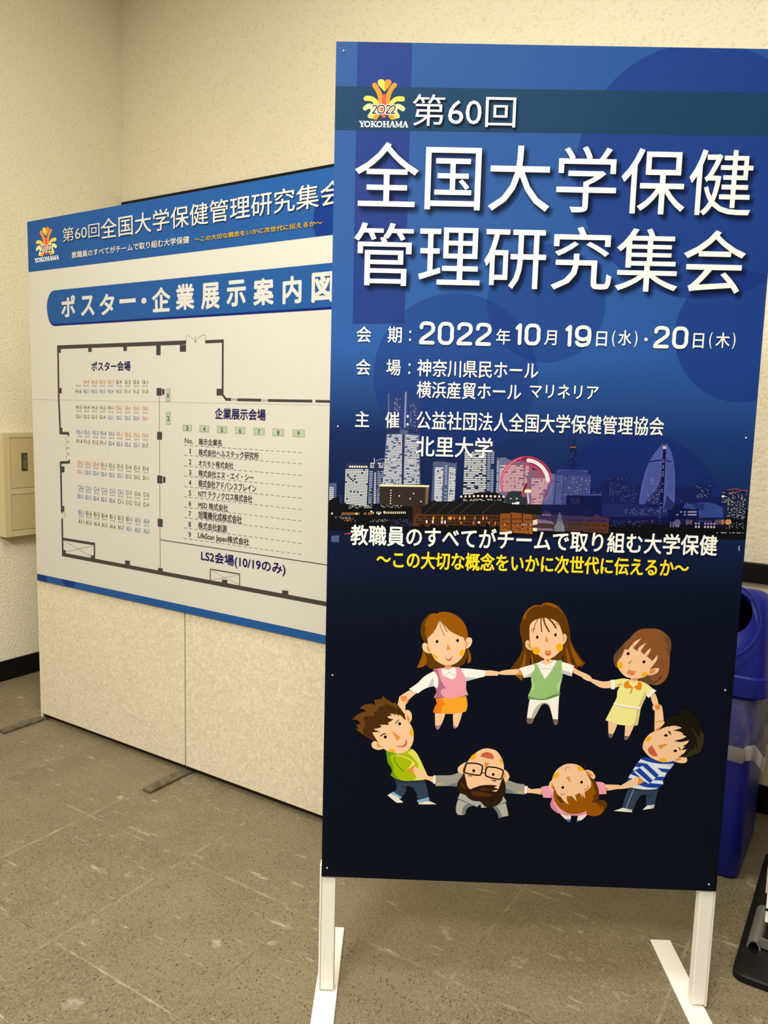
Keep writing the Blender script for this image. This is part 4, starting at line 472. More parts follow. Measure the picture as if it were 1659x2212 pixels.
OVERLAY = [('veil_blue', 'P', '900,1350.5 898.8,1349.7 879.5,1338.8 859.1,1329.6 837.9,1322.2 816,1316.7 793.6,1313.1 770.9,1311.4 748,1311.8 725.1,1314 702.4,1318.3 680.2,1324.4 658.5,1332.4 637.5,1342.2 617.5,1353.7 598.5,1366.8 580.8,1381.5 564.4,1397.5 549.5,1414.8 536.1,1433.2 524.5,1452.6 514.7,1472.8 506.7,1493.6 500.6,1515 496.5,1536.7 494.3,1558.5 494.1,1580.3 495.9,1602 499.6,1623.2 505.3,1644 512.8,1664.2 522.1,1683.5 533.1,1701.8 545.7,1719.1 559.9,1735.2 575.5,1750 592.4,1763.3 610.4,1775.1 629.5,1785.3 649.5,1793.9 668.1,1800 814.7,1800 822.9,1797.8 843.9,1790.2 864.3,1780.9 883.8,1769.9 900,1759.1'),
 ('veil_blue', 'P', '900,1107.8 899.2,1107.6 887.7,1104.6 876,1102.7 864.2,1101.8 852.2,1101.9 840.2,1103.1 828.4,1105.3 816.7,1108.5 805.4,1112.7 794.4,1117.9 783.8,1124 773.8,1130.9 764.5,1138.7 755.8,1147.2 747.9,1156.4 740.8,1166.2 734.6,1176.5 729.3,1187.3 724.9,1198.5 721.6,1209.9 719.2,1221.6 717.9,1233.3 717.6,1245 718.4,1256.7 720.2,1268.2 723,1279.5 726.8,1290.4 731.5,1300.9 737.2,1310.9 743.7,1320.3 751.1,1329.1 759.3,1337.2 768.1,1344.5 777.6,1351 787.6,1356.6 798.2,1361.4 809.1,1365.2 820.4,1368 831.9,1369.8 843.6,1370.6 855.3,1370.5 867.1,1369.3 878.7,1367.1 890.2,1364 900,1360.4'),
 ('veil_soft', 'P', '436.8,1148.1 436.8,1133.2 435.6,1118.3 433,1103.6 429.2,1089.2 424.1,1075.2 417.8,1061.6 410.2,1048.7 401.6,1036.4 391.9,1024.9 381.2,1014.3 369.6,1004.7 357.1,996.1 344,988.7 330.2,982.4 315.8,977.3 301.1,973.5 286.1,971 270.9,969.9 255.7,970 240.5,971.5 225.5,974.3 210.8,978.4 196.5,983.7 182.7,990.3 169.6,998.1 157.3,1006.9 145.7,1016.8 135.1,1027.7 125.5,1039.4 117,1051.9 109.6,1065 103.4,1078.8 98.4,1093 94.8,1107.5 92.4,1122.3 91.4,1137.3 91.6,1152.2 93.2,1167 96.1,1181.7 100.3,1196 105.7,1209.8 112.3,1223.1 120,1235.8 128.8,1247.8 138.6,1258.9 149.4,1269.2 161,1278.5 173.4,1286.7 186.4,1293.9 200,1299.9 214.1,1304.7 228.6,1308.2 243.3,1310.6 258.2,1311.6 273.1,1311.4 287.9,1310 302.6,1307.2 317,1303.3 330.9,1298.1 344.4,1291.7 357.3,1284.2 369.5,1275.7 381,1266.1 391.5,1255.6 401.1,1244.2 409.7,1232.1 417.2,1219.2 423.6,1205.8 428.8,1191.9 432.7,1177.5 435.4,1162.9'),
 ('veil_soft', 'P', '570.7,1299 570.9,1288.5 570.1,1278 568.3,1267.6 565.7,1257.4 562.2,1247.5 557.7,1238 552.5,1228.8 546.4,1220.2 539.6,1212.2 532,1204.7 523.8,1198 515,1191.9 505.7,1186.7 496,1182.3 485.8,1178.8 475.4,1176.1 464.7,1174.4 454,1173.6 443.1,1173.7 432.3,1174.8 421.6,1176.8 411.2,1179.7 401,1183.5 391.1,1188.1 381.7,1193.6 372.9,1199.9 364.6,1206.8 356.9,1214.5 350,1222.7 343.8,1231.5 338.4,1240.8 333.8,1250.5 330.2,1260.5 327.4,1270.8 325.5,1281.3 324.6,1291.8 324.7,1302.4 325.6,1312.9 327.5,1323.2 330.3,1333.3 334,1343.1 338.6,1352.6 344,1361.6 350.1,1370 357,1377.9 364.6,1385.2 372.8,1391.8 381.5,1397.6 390.8,1402.7 400.5,1406.9 410.5,1410.4 420.8,1412.9 431.3,1414.5 441.9,1415.3 452.6,1415.1 463.2,1414.1 473.7,1412.1 484,1409.3 494.1,1405.6 503.8,1401 513,1395.7 521.8,1389.6 530.1,1382.8 537.7,1375.3 544.6,1367.2 550.9,1358.6 556.3,1349.5 561,1339.9 564.7,1330 567.6,1319.9 569.6,1309.5'),
 ('veil_band', 'P', '43.1,1800 153.2,1800 153.7,1246.8 44.7,1243.6'),
 ('veil_teal', 'P', '0,1714.9 900,1717.6 900,1635.1 0,1630.3')]
SKY_VEIL = [('veil_sky', 'P', '854.5,842.9 855,837.9 854.1,837.9 851.6,837.9 847.7,837.9 842.3,837.9 835.4,837.9 827.2,837.9 817.7,837.9 806.9,837.9 794.9,837.9 781.9,837.9 767.8,837.9 752.9,837.9 737.3,837.9 721,837.9 704.1,837.9 687,837.9 669.5,837.9 652,837.9 634.5,837.9 617.1,837.9 600.1,837.9 583.5,837.9 567.5,837.9 552.2,837.9 537.7,837.9 524.1,837.9 511.6,837.9 500.2,837.9 490.1,837.9 481.2,837.9 473.7,837.9 467.6,837.9 463,837.9 459.9,837.9 458.2,837.9 458.1,846.4 459.6,863.9 462.5,881.1 466.8,897.9 472.6,914.2 479.8,929.9 488.4,944.9 498.1,959 509.1,972.1 521.1,984.2 534.2,995.1 548.2,1004.8 562.9,1013.3 578.3,1020.3 594.4,1026 610.8,1030.3 627.6,1033.1 644.6,1034.4 661.7,1034.2 678.8,1032.5 695.7,1029.4 712.3,1024.8 728.4,1018.7 744.1,1011.3 759.1,1002.6 773.4,992.6 786.8,981.5 799.2,969.2 810.6,955.8 820.8,941.6 829.8,926.6 837.6,910.8 843.9,894.4 848.9,877.6 852.4,860.4')]
PINS = [(15.2, 1781.5),
 (18.2, 1028.5),
 (16.7, 479.3),
 (12.7, 21.9),
 (882.4, 1027.6),
 (882.5, 474.4),
 (882.0, 16.9),
 (883, 1782)]
CITY = [('city_black', 'P', '0,863.7 91.5,861 190.8,876.6 389.5,878.5 587.4,875.4 783.9,882.3 900,873.9 900,810.1 392.8,803.3 0,803.7'),
 ('tower_blue', 'P', '2,906.9 17.4,907.4 17.4,868.3 1.9,868.6'),
 ('win_white', 'W', '2.1,898.8 11.9,898.3 11.7,869.7 2.1,869.4', 7, 2, 0.85, 0.5, 0.9, 1),
 ('city_blue', 'P', '17.9,881.4 30.9,881.8 30.5,862.2 17.5,861.8'),
 ('city_black', 'P', '1.1,868.6 23.7,880 25.7,860.4 1.4,853'),
 ('city_blue', 'P', '39.1,951.9 83.6,951.8 87.1,942.2 84.2,862.5 35.4,862.4 36.2,940.5'),
 ('win_warm', 'W', '38.5,945.8 83.8,946.2 83.9,941.8 38.6,940.9', 1, 9, 0.95, 0.9, 0.7, 2),
 ('win_white', 'W', '36.2,938.1 85.9,939.3 83.5,859.2 35.1,862.4', 23, 13, 0.93, 0.62, 0.86, 3),
 ('city_blue', 'P', '86.8,953.5 101.3,954 102.8,958.9 118.9,962.7 121.5,865.4 86.6,864.2'),
 ('win_white', 'L1.3', '97.5,962.8 98.5,952.3'),
 ('tower_pale', 'L1.3', '101.2,957.2 109.2,960.7 118.9,962.7'),
 ('win_white', 'W', '89.2,953.6 97.3,953.9 97.6,941.8 89,941.5', 3, 4, 0.9, 0.6, 0.8, 4),
 ('win_white', 'W', '104.9,954.1 117.5,954.6 117,942.4 104.9,942', 3, 5, 0.9, 0.6, 0.8, 5),
 ('win_dim', 'W', '88.1,935.8 95.3,936 93.9,864.4 86.6,864.2', 19, 3, 0.9, 0.55, 0.8, 6),
 ('win_white', 'W', '98.3,932.9 102.2,933 103.7,864.8 98,864.6', 17, 1, 0.9, 0.5, 0.9, 7),
 ('win_dim', 'W', '105,936.4 118,936.8 111,865 105.3,864.8', 18, 4, 0.85, 0.5, 0.8, 8),
 ('tower_top', 'P', '123.1,1101.5 134.2,1101.9 135.2,1094.6 152,1095.1 151.7,1105.1 170.1,1105.7 170.9,1093.8 187.4,1088.8 192.5,1087.9 192.6,1024.5 122.9,1022.2'),
 ('tower_blue', 'P', '123.1,1101.5 126.6,1101.6 127,1028.8 123.2,1025.5'),
 ('tower_pale', 'P', '159.4,1105.4 162.9,1105.5 162.8,1029.9 158.8,1029.8'),
 ('win_dim', 'W', '136.1,1091.2 150.8,1091.6 149.9,1059.8 136.3,1059.4', 9, 5, 0.45, 0.35, 0.6, 9),
 ('win_dim', 'W', '168.3,1084.3 184.5,1080 184.5,1027.5 168.3,1033.3', 14, 6, 0.35, 0.4, 0.5, 10),
 ('tower_blue', 'P', '122.8,1025.4 192.6,1024.5 198.3,909.6 116.3,906.8'),
 ('city_blue', 'P', '122.8,1025.4 150.8,1028.8 150.8,1016.8 122.2,1015.8'),
 ('city_blue', 'P', '167.6,1029.3 192.3,1024.5 192.6,1016.5 168,1017.3'),
 ('win_white', 'W', '124.2,1014.6 157.9,1015.7 157.9,908.2 116.3,907.6', 31, 7, 0.88, 0.5, 1, 11),
 ('win_white', 'W', '162.7,1015.9 191.7,1013.3 196.7,909.5 162.1,908.3', 30, 6, 0.86, 0.5, 1, 12),
 ('tower_blue', 'P', '133.3,965.6 146.2,966 145.6,957.1 133.2,956.7'),
 ('tower_blue', 'P', '170.4,964.4 182.5,964.8 181.9,956.7 170.3,956.4'),
 ('win_white', 'W', '133.3,965.6 146.2,966 145.6,957.1 133.2,956.7', 3, 4, 1, 0.7, 0.75, 13),
 ('win_white', 'W', '170.4,964.4 182.5,964.8 181.9,956.7 170.3,956.4', 3, 4, 1, 0.7, 0.75, 14),
 ('city_blue', 'P', '156,1015.7 159.5,1015.8 162.1,908.3 157.6,908.2'),
 ('win_red', 'E', '130 1027 1 1 0'),
 ('win_red', 'E', '152.1 1029.3 1 1 0'),
 ('win_red', 'E', '168.1 1028.2 1 1 0'),
 ('win_red', 'E', '186.5 1025 1 1 0'),
 ('win_red', 'E', '129.1 990.4 1 1 0'),
 ('win_red', 'E', '151.5 992.4 1 1 0'),
 ('win_red', 'E', '167.6 992 1 1 0'),
 ('win_red', 'E', '187 989.1 1 1 0'),
 ('win_red', 'E', '125.6 951.3 1 1 0'),
 ('win_red', 'E', '151.1 952.5 1 1 0'),
 ('win_red', 'E', '167.2 952.7 1 1 0'),
 ('win_red', 'E', '188.3 950.5 1 1 0'),
 ('slab_brown', 'P', '110.7,904.9 209.4,907.5 210.6,860.4 111,863.4'),
 ('slab_edge', 'P', '209.4,905.9 216.7,905.8 215.5,868.7 210.1,860.4'),
 ('win_cream', 'P', '110.7,907.4 217.4,908.1 216.7,904.2 110.8,902.8'),
 ('win_warm', 'E', '135.3 894.9 1.3 1.5 0'),
 ('win_warm', 'E', '135.2 889.2 1.3 1.5 0'),
 ('win_warm', 'E', '135.1 883.5 1.3 1.5 0'),
 ('win_warm', 'E', '135.1 877.8 1.3 1.5 0'),
 ('win_warm', 'E', '135 872.1 1.3 1.5 0'),
 ('win_warm', 'E', '134.9 866.4 1.3 1.5 0'),
 ('win_warm', 'E', '153.5 883.3 1.5 1.5 0'),
 ('win_warm', 'E', '177.1 878 1.5 1.5 0'),
 ('win_warm', 'E', '184.1 889.3 1.5 1.5 0'),
 ('win_warm', 'E', '200.5 872.7 1.5 1.5 0'),
 ('city_black', 'W', '145,895.6 206.5,897.4 205.7,871.6 144.9,871.1', 5, 8, 0.9, 0.25, 0.25, 15),
 ('city_black', 'P', '1.3,859.6 45.2,861.1 89.3,852.8 182.6,859.4 184.7,816.9 2.3,810.4'),
 ('win_white', 'W', '45.3,859.5 95.6,862.9 95.8,854.7 43.8,852.9', 3, 14, 0.6, 0.5, 0.7, 16),
 ('win_white', 'W', '113.5,862.7 160.5,863.5 159.1,856.9 113.6,857', 3, 12, 0.6, 0.4, 0.6, 17),
 ('win_orange', 'W', '29.3,844.2 96,846.5 96.2,840 29.4,837.6', 1, 22, 0.7, 0.8, 0.4, 18),
 ('win_warm', 'W', '96,848.2 169,850.7 169.2,844.2 96.1,841.6', 1, 18, 0.7, 0.7, 0.5, 19),
 ('win_dim', 'W', '14.8,837.1 45.7,838.2 54.1,828.7 16.5,830.6', 3, 10, 0.5, 0.4, 0.6, 20),
 ('win_blue', 'W', '132.2,831.4 182.5,834.8 183,818.5 132.6,816.7', 8, 22, 0.4, 0.4, 0.5, 21),
 ('win_orange', 'W', '27.9,832.6 60.5,833 60.7,824 28.1,824.4', 2, 14, 0.6, 0.6, 0.5, 22),
 ('win_white', 'W', '93.2,830 130.5,833 130.8,824.8 90.1,825', 4, 16, 0.4, 0.4, 0.5, 23),
 ('win_warm', 'E', '9 841 2.1 2.1 0'),
 ('win_warm', 'E', '61.9 842.1 2.1 2.1 0'),
 ('win_warm', 'E', '94 847.6 2.1 2.1 0'),
 ('win_warm', 'E', '110.4 842.9 2.1 2.1 0'),
 ('win_warm', 'E', '122 847.4 2.1 2.1 0'),
 ('win_red', 'P', '36.8,797.6 49.9,799.7 49.9,797.2 36.9,796'),
 ('tower_blue', 'P', '8.3,791.6 25.5,793.9 25,778.2 8.6,778.4'),
 ('tower_blue', 'P', '223.9,956.7 231.4,959.9 246.7,959.4 272.5,956.5 274.5,954.6 272.7,874.8 222.9,873.1'),
 ('win_white', 'W', '228,947.3 246.7,947.9 244.9,873.9 228.6,873.3', 21, 4, 0.93, 0.6, 1, 24),
 ('win_white', 'W', '258.5,948.3 272.8,948.8 272.7,874.8 257.8,874.3', 21, 3, 0.9, 0.6, 1, 25),
 ('win_dim', 'W', '249.8,952.8 254.5,953 255.5,874.2 250.7,874.1', 20, 1, 0.8, 0.5, 0.9, 26),
 ('win_red', 'E', '225.2 957.7 1.3 1.1 0'),
 ('win_red', 'E', '249.6 957.6 1.3 1.1 0'),
 ('win_red', 'E', '273.1 957.4 1.3 1.1 0'),
 ('city_blue', 'P', '291.2,991.4 308,999.2 354.7,994.5 354.6,974.5 355.3,892.2 290.3,889.9 290.2,968.5'),
 ('win_white', 'W', '290.6,982.8 336.2,984.3 339.4,891.6 290.3,889.9', 24, 6, 0.93, 0.55, 1, 27),
 ('win_dim', 'W', '338.1,984.4 354.2,984.9 355.3,892.2 340.6,891.7', 24, 2, 0.9, 0.5, 0.85, 28),
 ('tower_pale2', 'P', '359.2,970.8 377.5,972.4 385.3,967.9 394.9,965.9 431.1,963.7 435.8,946.7 466.2,946.8 477.9,940.5 485.6,938.9 488.9,873.7 363,869.3'),
 ('win_dim', 'W', '359.8,965.1 364.5,965.3 366.7,892.6 360.1,892.4', 20, 1, 0.9, 0.5, 0.9, 29),
 ('win_pink', 'W', '366.9,955.8 418.1,957.6 418.9,900.2 367.4,898.4', 17, 6, 0.93, 0.55, 1, 30),
 ('win_pink', 'W', '422,955.8 430,956.1 425.8,915.8 419.9,919.4', 11, 1, 0.95, 0.6, 1, 31),
 ('win_pink', 'W', '435.1,929.5 474.6,930.8 458.4,873.6 437.8,872.9', 17, 5, 0.93, 0.55, 1, 32),
 ('win_blue2', 'W', '474.5,932.8 484.9,933.1 487.9,874.7 464.1,873.8', 17, 3, 0.9, 0.5, 1, 33),
 ('wheel_tint', 'E', '424.7 919.6 55.2 56.5 0'),
 ('wheel_red', 'L2.7', '479,921.4 478.6,926.4 477.7,931.3 476.4,936.1 474.6,940.7 472.5,945.2 470,949.5 467.1,953.5 463.9,957.3 460.4,960.7 456.6,963.9 452.5,966.7 448.2,969.1 443.8,971.1 439.1,972.7 434.4,973.8 429.6,974.6 424.7,974.9 419.9,974.8 415.1,974.2 410.3,973.2 405.7,971.7 401.2,969.8 397,967.6 392.9,964.9 389.1,961.9 385.5,958.6 382.3,954.9 379.4,950.9 376.9,946.7 374.7,942.3 373,937.7 371.6,933 370.7,928.1 370.3,923.2 370.2,918.2 370.6,913.2 371.4,908.3 372.7,903.5 374.3,898.8'),
 ('wheel_red', 'L1.5', '468.8,936.3 467.2,939.8 465.4,943.1 463.2,946.3 460.9,949.4 458.3,952.2 455.6,954.8 452.6,957.3 449.5,959.5 446.3,961.4 442.8,963.1 439.3,964.6 435.7,965.7 432,966.6 428.3,967.2 424.5,967.6 420.7,967.6 417,967.3 413.2,966.8 409.5,966 405.9,964.9 402.4,963.5 399,961.8 395.8,959.9 392.7,957.8 389.7,955.4 387,952.8 384.5,950 382.2,947 380.1,943.9 378.3,940.5 376.7,937.1 375.4,933.5 374.3,929.9 373.6,926.2 373.1,922.4 372.9,918.6 373.1,914.7 373.4,910.9 374.1,907.2'),
 ('wheel_pale', 'L1.3', '413,971.8 411,971.4 408.9,970.8 406.9,970.1 404.9,969.4 403,968.6 401.1,967.7 399.2,966.7 397.3,965.7 395.5,964.6 393.8,963.4 392.1,962.1 390.4,960.8 388.8,959.4 387.3,957.9 385.8,956.4 384.4,954.8 383.1,953.1 381.8,951.4 380.5,949.7 379.4,947.9 378.3,946 377.3,944.1 376.4,942.2 375.6,940.2 374.8,938.2 374.2,936.2 373.5,934.1 373,932 372.6,929.9 372.3,927.8 372,925.6 371.8,923.5 371.7,921.3 371.7,919.2 371.8,917 372,914.9 372.2,912.7 372.5,910.6 373,908.5'),
 ('wheel_white', 'L8', '470.5,925.4 470.2,927 469.9,928.7 469.5,930.4 469.1,932 468.6,933.7 468.1,935.3 467.5,936.9 466.8,938.5 466.1,940 465.3,941.5 464.5,943 463.7,944.5 462.7,945.9 461.8,947.3 460.8,948.7 459.7,950 458.6,951.3 457.5,952.6 456.3,953.8 455.1,955 453.8,956.1 452.5,957.2 451.2,958.2 449.8,959.2 448.4,960.1 447,961 445.5,961.9 444,962.6 442.5,963.4 441,964 439.4,964.6 437.8,965.2 436.2,965.7 434.6,966.2 433,966.5 431.3,966.9 429.7,967.1 428,967.4 426.4,967.5'),
 ('wheel_red2', 'L4.9', '459.7,933.9 459.2,935 458.6,936.2 458,937.3 457.4,938.5 456.7,939.6 456,940.7 455.2,941.7 454.4,942.7 453.6,943.7 452.7,944.7 451.8,945.7 450.9,946.6 450,947.5 449,948.3 448,949.2 446.9,950 445.9,950.7 444.8,951.4 443.7,952.1 442.5,952.8 441.4,953.4 440.2,954 439,954.5 437.8,955 436.6,955.4 435.3,955.9 434.1,956.2 432.8,956.6 431.5,956.9 430.3,957.1 429,957.3 427.7,957.5 426.4,957.6 425.1,957.7 423.7,957.7 422.5,957.7 421.1,957.7 419.8,957.6 418.5,957.4'),
 ('wheel_red', 'L1.9', '450.9,927.9 450.6,928.7 450.3,929.6 450,930.4 449.6,931.3 449.2,932.1 448.8,932.9 448.4,933.7 447.9,934.4 447.4,935.2 446.9,935.9 446.4,936.7 445.8,937.4 445.2,938.1 444.6,938.8 444,939.4 443.4,940.1 442.7,940.7 442,941.3 441.4,941.8 440.6,942.4 439.9,942.9 439.2,943.4 438.4,943.9 437.6,944.4 436.9,944.8 436.1,945.2 435.2,945.6 434.4,946 433.6,946.3 432.7,946.6 431.9,946.9 431,947.1 430.2,947.4 429.3,947.6 428.4,947.7 427.5,947.9 426.6,948 425.7,948.1 424.9,948.2'),
 ('wheel_pale', 'L1.5', '465.3,882.9 465.9,883.6 466.6,884.4 467.2,885.1 467.8,885.8 468.4,886.6 469,887.4 469.6,888.1 470.1,888.9 470.7,889.7 471.2,890.5 471.7,891.4 472.2,892.2 472.7,893 473.1,893.8 473.6,894.7 474,895.5 474.4,896.4 474.9,897.3 475.2,898.2 475.6,899 476,899.9 476.3,900.8 476.6,901.7 476.9,902.7 477.2,903.6 477.5,904.5 477.7,905.4 478,906.3 478.2,907.3 478.4,908.2 478.6,909.1 478.7,910.1 478.9,911 479,912 479.2,912.9 479.2,913.9 479.3,914.8 479.4,915.8 479.4,916.8'),
 ('wheel_red', 'L4.9', '425.8,916.7 420.7,902.2 417.3,894.3'),
 ('city_black', 'L2.7', '425.8,916.7 418.9,900.2'),
 ('wheel_red', 'L1.9', '426.8,915.8 443,876'),
 ('tower_pale', 'L1.5', '429.6,896.7 433.4,875.7'),
 ('tower_pale', 'L1.5', '434.3,896.9 442.1,874'),
 ('wheel_white', 'L1.9', '428.7,894.7 431.5,875.6'),
 ('win_cream', 'E', '428.8 901.5 8 4.2 0'),
 ('win_white', 'E', '428.8 900.9 3.8 2.3 0'),
 ('city_black', 'P', '281.3,875.2 283.8,885.8 304.7,890.4 325.5,896.9 359.9,897.2 379.3,889.2 379.8,877.6 324.6,869.9 286.4,868.6'),
 ('win_white', 'W', '289.7,881.2 373.8,883.2 372.1,878.3 291.8,875.5', 2, 26, 0.6, 0.5, 0.7, 34),
 ('win_pinkw', 'E', '286.7 885.6 2.5 2.5 0'),
 ('win_pinkw', 'E', '295.7 886.2 2.5 2.5 0'),
 ('win_pinkw', 'E', '304.7 886.8 2.5 2.5 0'),
 ('win_pinkw', 'E', '313.8 887.4 2.5 2.5 0'),
 ('win_pinkw', 'E', '322.8 888 2.5 2.5 0'),
 ('win_pinkw', 'E', '331.8 888 2.5 2.5 0'),
 ('win_pinkw', 'E', '340.9 888 2.5 2.5 0'),
 ('win_pinkw', 'E', '349.9 888.1 2.5 2.5 0'),
 ('win_pinkw', 'E', '359 888.1 2.5 2.5 0'),
 ('win_pinkw', 'E', '368 888.1 2.5 2.5 0'),
 ('win_pinkw', 'E', '377.1 888.1 2.5 2.5 0'),
 ('slate', 'P', '380.5,883.4 386.6,897.1 394.1,901.2 415.1,901 416.6,888.5 427.1,888.9 427.8,872.6 382,871'),
 ('win_white', 'W', '395.2,876.2 412.4,876.8 411.6,872 396.4,871.5', 1, 5, 0.9, 0.7, 0.8, 35),
 ('win_white', 'E', '405.9 884.9 1.9 1.5 0'),
 ('win_white', 'E', '392.9 884.4 1.5 1.5 0'),
 ('win_white', 'P', '403.7,877.5 411.9,877.8 411.6,872.6 404.5,872.3'),
 ('tower_mid', 'P', '486.1,939.4 489.4,949.1 510.2,950.7 552.9,950.3 555.2,942.7 561.7,939.1 561.8,875.8 483.8,873.1'),
 ('tower_pale3', 'P', '490.4,948.7 509.4,949.4 508.5,947.4 490.5,946.8'),
 ('tower_pale3', 'P', '542.6,949.3 553,949.3 553.1,947 543,947.4'),
 ('win_dim2', 'W', '504.4,936.2 561.2,938.1 561.8,875.8 505.7,873.9', 20, 18, 0.95, 0.45, 0.5, 36),
 ('win_dim2', 'W', '487.2,937.5 502.4,938 502.9,873.8 488.6,873.3', 20, 4, 0.9, 0.5, 0.9, 37),
 ('win_warm', 'W', '505.3,936.2 560.2,938.1 560.7,896 505.6,894.1', 14, 20, 0.06, 0.5, 0.6, 38),
 ('city_far', 'P', '513.1,1003.1 527.3,1003.6 528.2,952.3 514.9,951.8'),
 ('city_far', 'L1.9', '521.5,1016.6 521.9,1001.5'),
 ('win_orange', 'W', '513,999.3 526.6,999.8 526.3,996.9 512.7,996.4', 1, 5, 0.6, 0.8, 0.5, 39),
 ('win_dim2', 'W', '513.9,987.9 527.2,988.4 528.2,952.3 515.5,951.9', 8, 5, 0.15, 0.4, 0.5, 40),
 ('city_far', 'P', '600.4,931.8 638.3,932.8 643.4,879.7 563.7,875.9 563.6,911.4 601.4,914.7'),
 ('win_dim2', 'W', '601.5,929 637.5,930.3 639.2,887.2 604.1,886', 14, 14, 0.25, 0.4, 0.6, 41),
 ('win_blue', 'W', '562.2,903.7 622.7,907.7 621.6,894.3 562.6,896.1', 3, 20, 0.6, 0.4, 0.7, 42),
 ('tower_pale3', 'P', '561.5,898.3 621.3,900 621.4,897.7 561.7,896'),
 ('city_far', 'P', '638.9,921.7 663.5,923.5 666.2,880.5 641.5,879.6'),
 ('win_dim2', 'W', '639.1,919.8 663.6,920.6 666.2,880.5 641.5,879.6', 14, 12, 0.3, 0.35, 0.6, 43),
 ('win_red', 'E', '601.3 932.6 1.1 1 0'),
 ('win_red', 'E', '619.3 933.3 1.1 1 0'),
 ('win_red', 'E', '627.8 933.5 1.1 1 0'),
 ('win_red', 'E', '637.3 933.9 1.1 1 0'),
 ('city_black', 'P', '511.3,895.2 539.8,895.3 586.4,895 588,868.1 512.4,874.1'),
 ('slab_edge', 'W', '521,890.8 540,891.4 540.9,876.1 521.8,875.4', 4, 7, 0.7, 0.3, 0.6, 44),
 ('slab_brown2', 'P', '587.9,885.4 628.8,885.9 629.3,861.8 588.9,868.1'),
 ('win_lilac', 'W', '597.6,881.9 626.2,881.9 626.2,865.6 598.6,865.6', 2, 2, 1, 0.6, 0.8, 45),
 ('roof_dark', 'P', '182.9,861.1 194.3,866.3 203.1,860.8 228.5,876.2 236.3,873.6 286.1,876.3 370.2,879.2 409.2,863.2 439.3,872 489,871.8 490.2,848.7 183.5,841.7'),
 ('roof_dark', 'P', '362.6,878 397.3,871.5 443.1,873.1 443.6,862.5 407.3,861.2'),
 ('roof_line', 'L1', '208.4,846.5 236.3,873.6'),
 ('roof_line', 'L1', '235.3,847.4 263.1,874.5'),
 ('roof_line', 'L1', '260.2,848.3 293.8,875.6'),
 ('roof_line', 'L1', '285.2,849.2 316.7,876.4'),
 ('roof_line', 'L1', '333.1,850.9 362.6,878'),
 ('roof_line', 'L1', '434.4,854.5 452.7,872.5'),
 ('roof_line', 'L1', '444,854.8 469.8,873.1'),
 ('brick_dark', 'P', '182.9,861.1 193.4,865.3 202.2,858.8 203.5,819.1 184.2,820.4'),
 ('brick_mid', 'P', '188.2,844.8 372.5,848.4 374,812.6 250,813 184.3,816.5'),
 ('brick_black', 'W', '191.2,842 371.6,846.4 372.9,817.4 190,818.6', 4, 34, 0.85, 0.7, 0.75, 46),
 ('win_orange', 'W', '206.7,840.6 371.7,844.5 372,838.7 206.9,832.8', 1, 26, 0.35, 0.9, 0.35, 47),
 ('win_orange', 'W', '278.2,831.5 372.1,834.8 372.5,825.1 278.4,825.7', 1, 14, 0.3, 0.9, 0.3, 48),
 ('win_white', 'W', '210.8,833 356.8,834.3 355.3,824.5 211,825.2', 1, 22, 0.15, 0.8, 0.5, 49),
 ('win_amber', 'E', '228 836.5 1.7 4.3 0'),
 ('win_amber', 'E', '247.2 837.2 1.7 4.3 0'),
 ('win_amber', 'E', '264.5 837.8 1.7 4.3 0'),
 ('win_amber', 'E', '285.6 838.5 1.7 4.3 0'),
 ('win_amber', 'E', '295.2 838.9 1.7 4.3 0'),
 ('win_amber', 'E', '335.4 840.3 1.7 4.3 0'),
 ('brick_lit', 'P', '372.4,851.3 392.4,852 405.7,864.1 421.1,853 440.2,853.7 443.4,808.2 373.1,812.5'),
 ('roof_dark', 'P', '388.6,851.9 405.7,864.1 423,853.1 405.9,860.2'),
 ('brick_dark', 'L2.7', '395.4,851.1 397.1,812.4'),
 ('brick_dark', 'L2.7', '419.2,852 421.1,811.3'),
 ('brick_black', 'W', '375.5,844.6 392.7,845.2 394.1,814.2 375.9,814.6', 3, 5, 1, 0.4, 0.45, 50),
 ('brick_black', 'W', '423.4,845.4 439.6,845.9 441.2,814 424.9,813.4', 3, 4, 1, 0.4, 0.45, 51),
 ('win_lilac', 'W', '375.2,830.1 440.3,831.8 440.6,826.6 375.4,825.2', 1, 14, 0.45, 0.7, 0.5, 52),
 ('brick_black', 'W', '397.5,846.4 417.6,847.1 419.1,813.2 399,812.5', 3, 4, 1, 0.4, 0.4, 53),
 ('win_amber', 'W', '374.6,821.3 441.7,821.8 442.3,809.2 374,812.6', 4, 30, 0.35, 0.5, 0.6, 54),
 ('roof_dark', 'P', '389.1,855.3 434.2,873.3 468.5,873.5 502.8,874.7 542.8,875.2 605.3,849.4 605.4,847.5 523.2,850.4 458.1,851.9 440.9,851.3'),
 ('brick_purple', 'P', '440.9,851.3 460,852 470,863 482.9,852.8 515.5,851.1 549.8,851.3 551.6,818.5 442.7,815.5'),
 ('brick_rust', 'P', '549.8,851.3 567.1,849 578.2,856.2 590,849.8 605.3,848.4 606.3,815.6 551.8,816.5'),
 ('brick_black', 'W', '515.7,847.2 548.1,847.4 549.2,828.1 517.7,827.9', 2, 9, 0.85, 0.4, 0.5, 55),
 ('brick_black', 'W', '553.9,847.6 601.6,847.4 602.4,816.4 555.6,816.7', 3, 12, 0.85, 0.4, 0.5, 56),
 ('win_lilac', 'W', '461.9,853 481,853.1 481.2,849.3 462.1,849.2', 1, 4, 0.8, 0.8, 0.5, 57),
 ('tent_pale', 'P', '442.5,838.8 452,841.1 452.5,830.4 443,828.2'),
 ('tent_lilac', 'P', '452,841.1 466.3,841.6 483.7,837.4 488.8,831.7 466.7,833.8 452.4,832.4'),
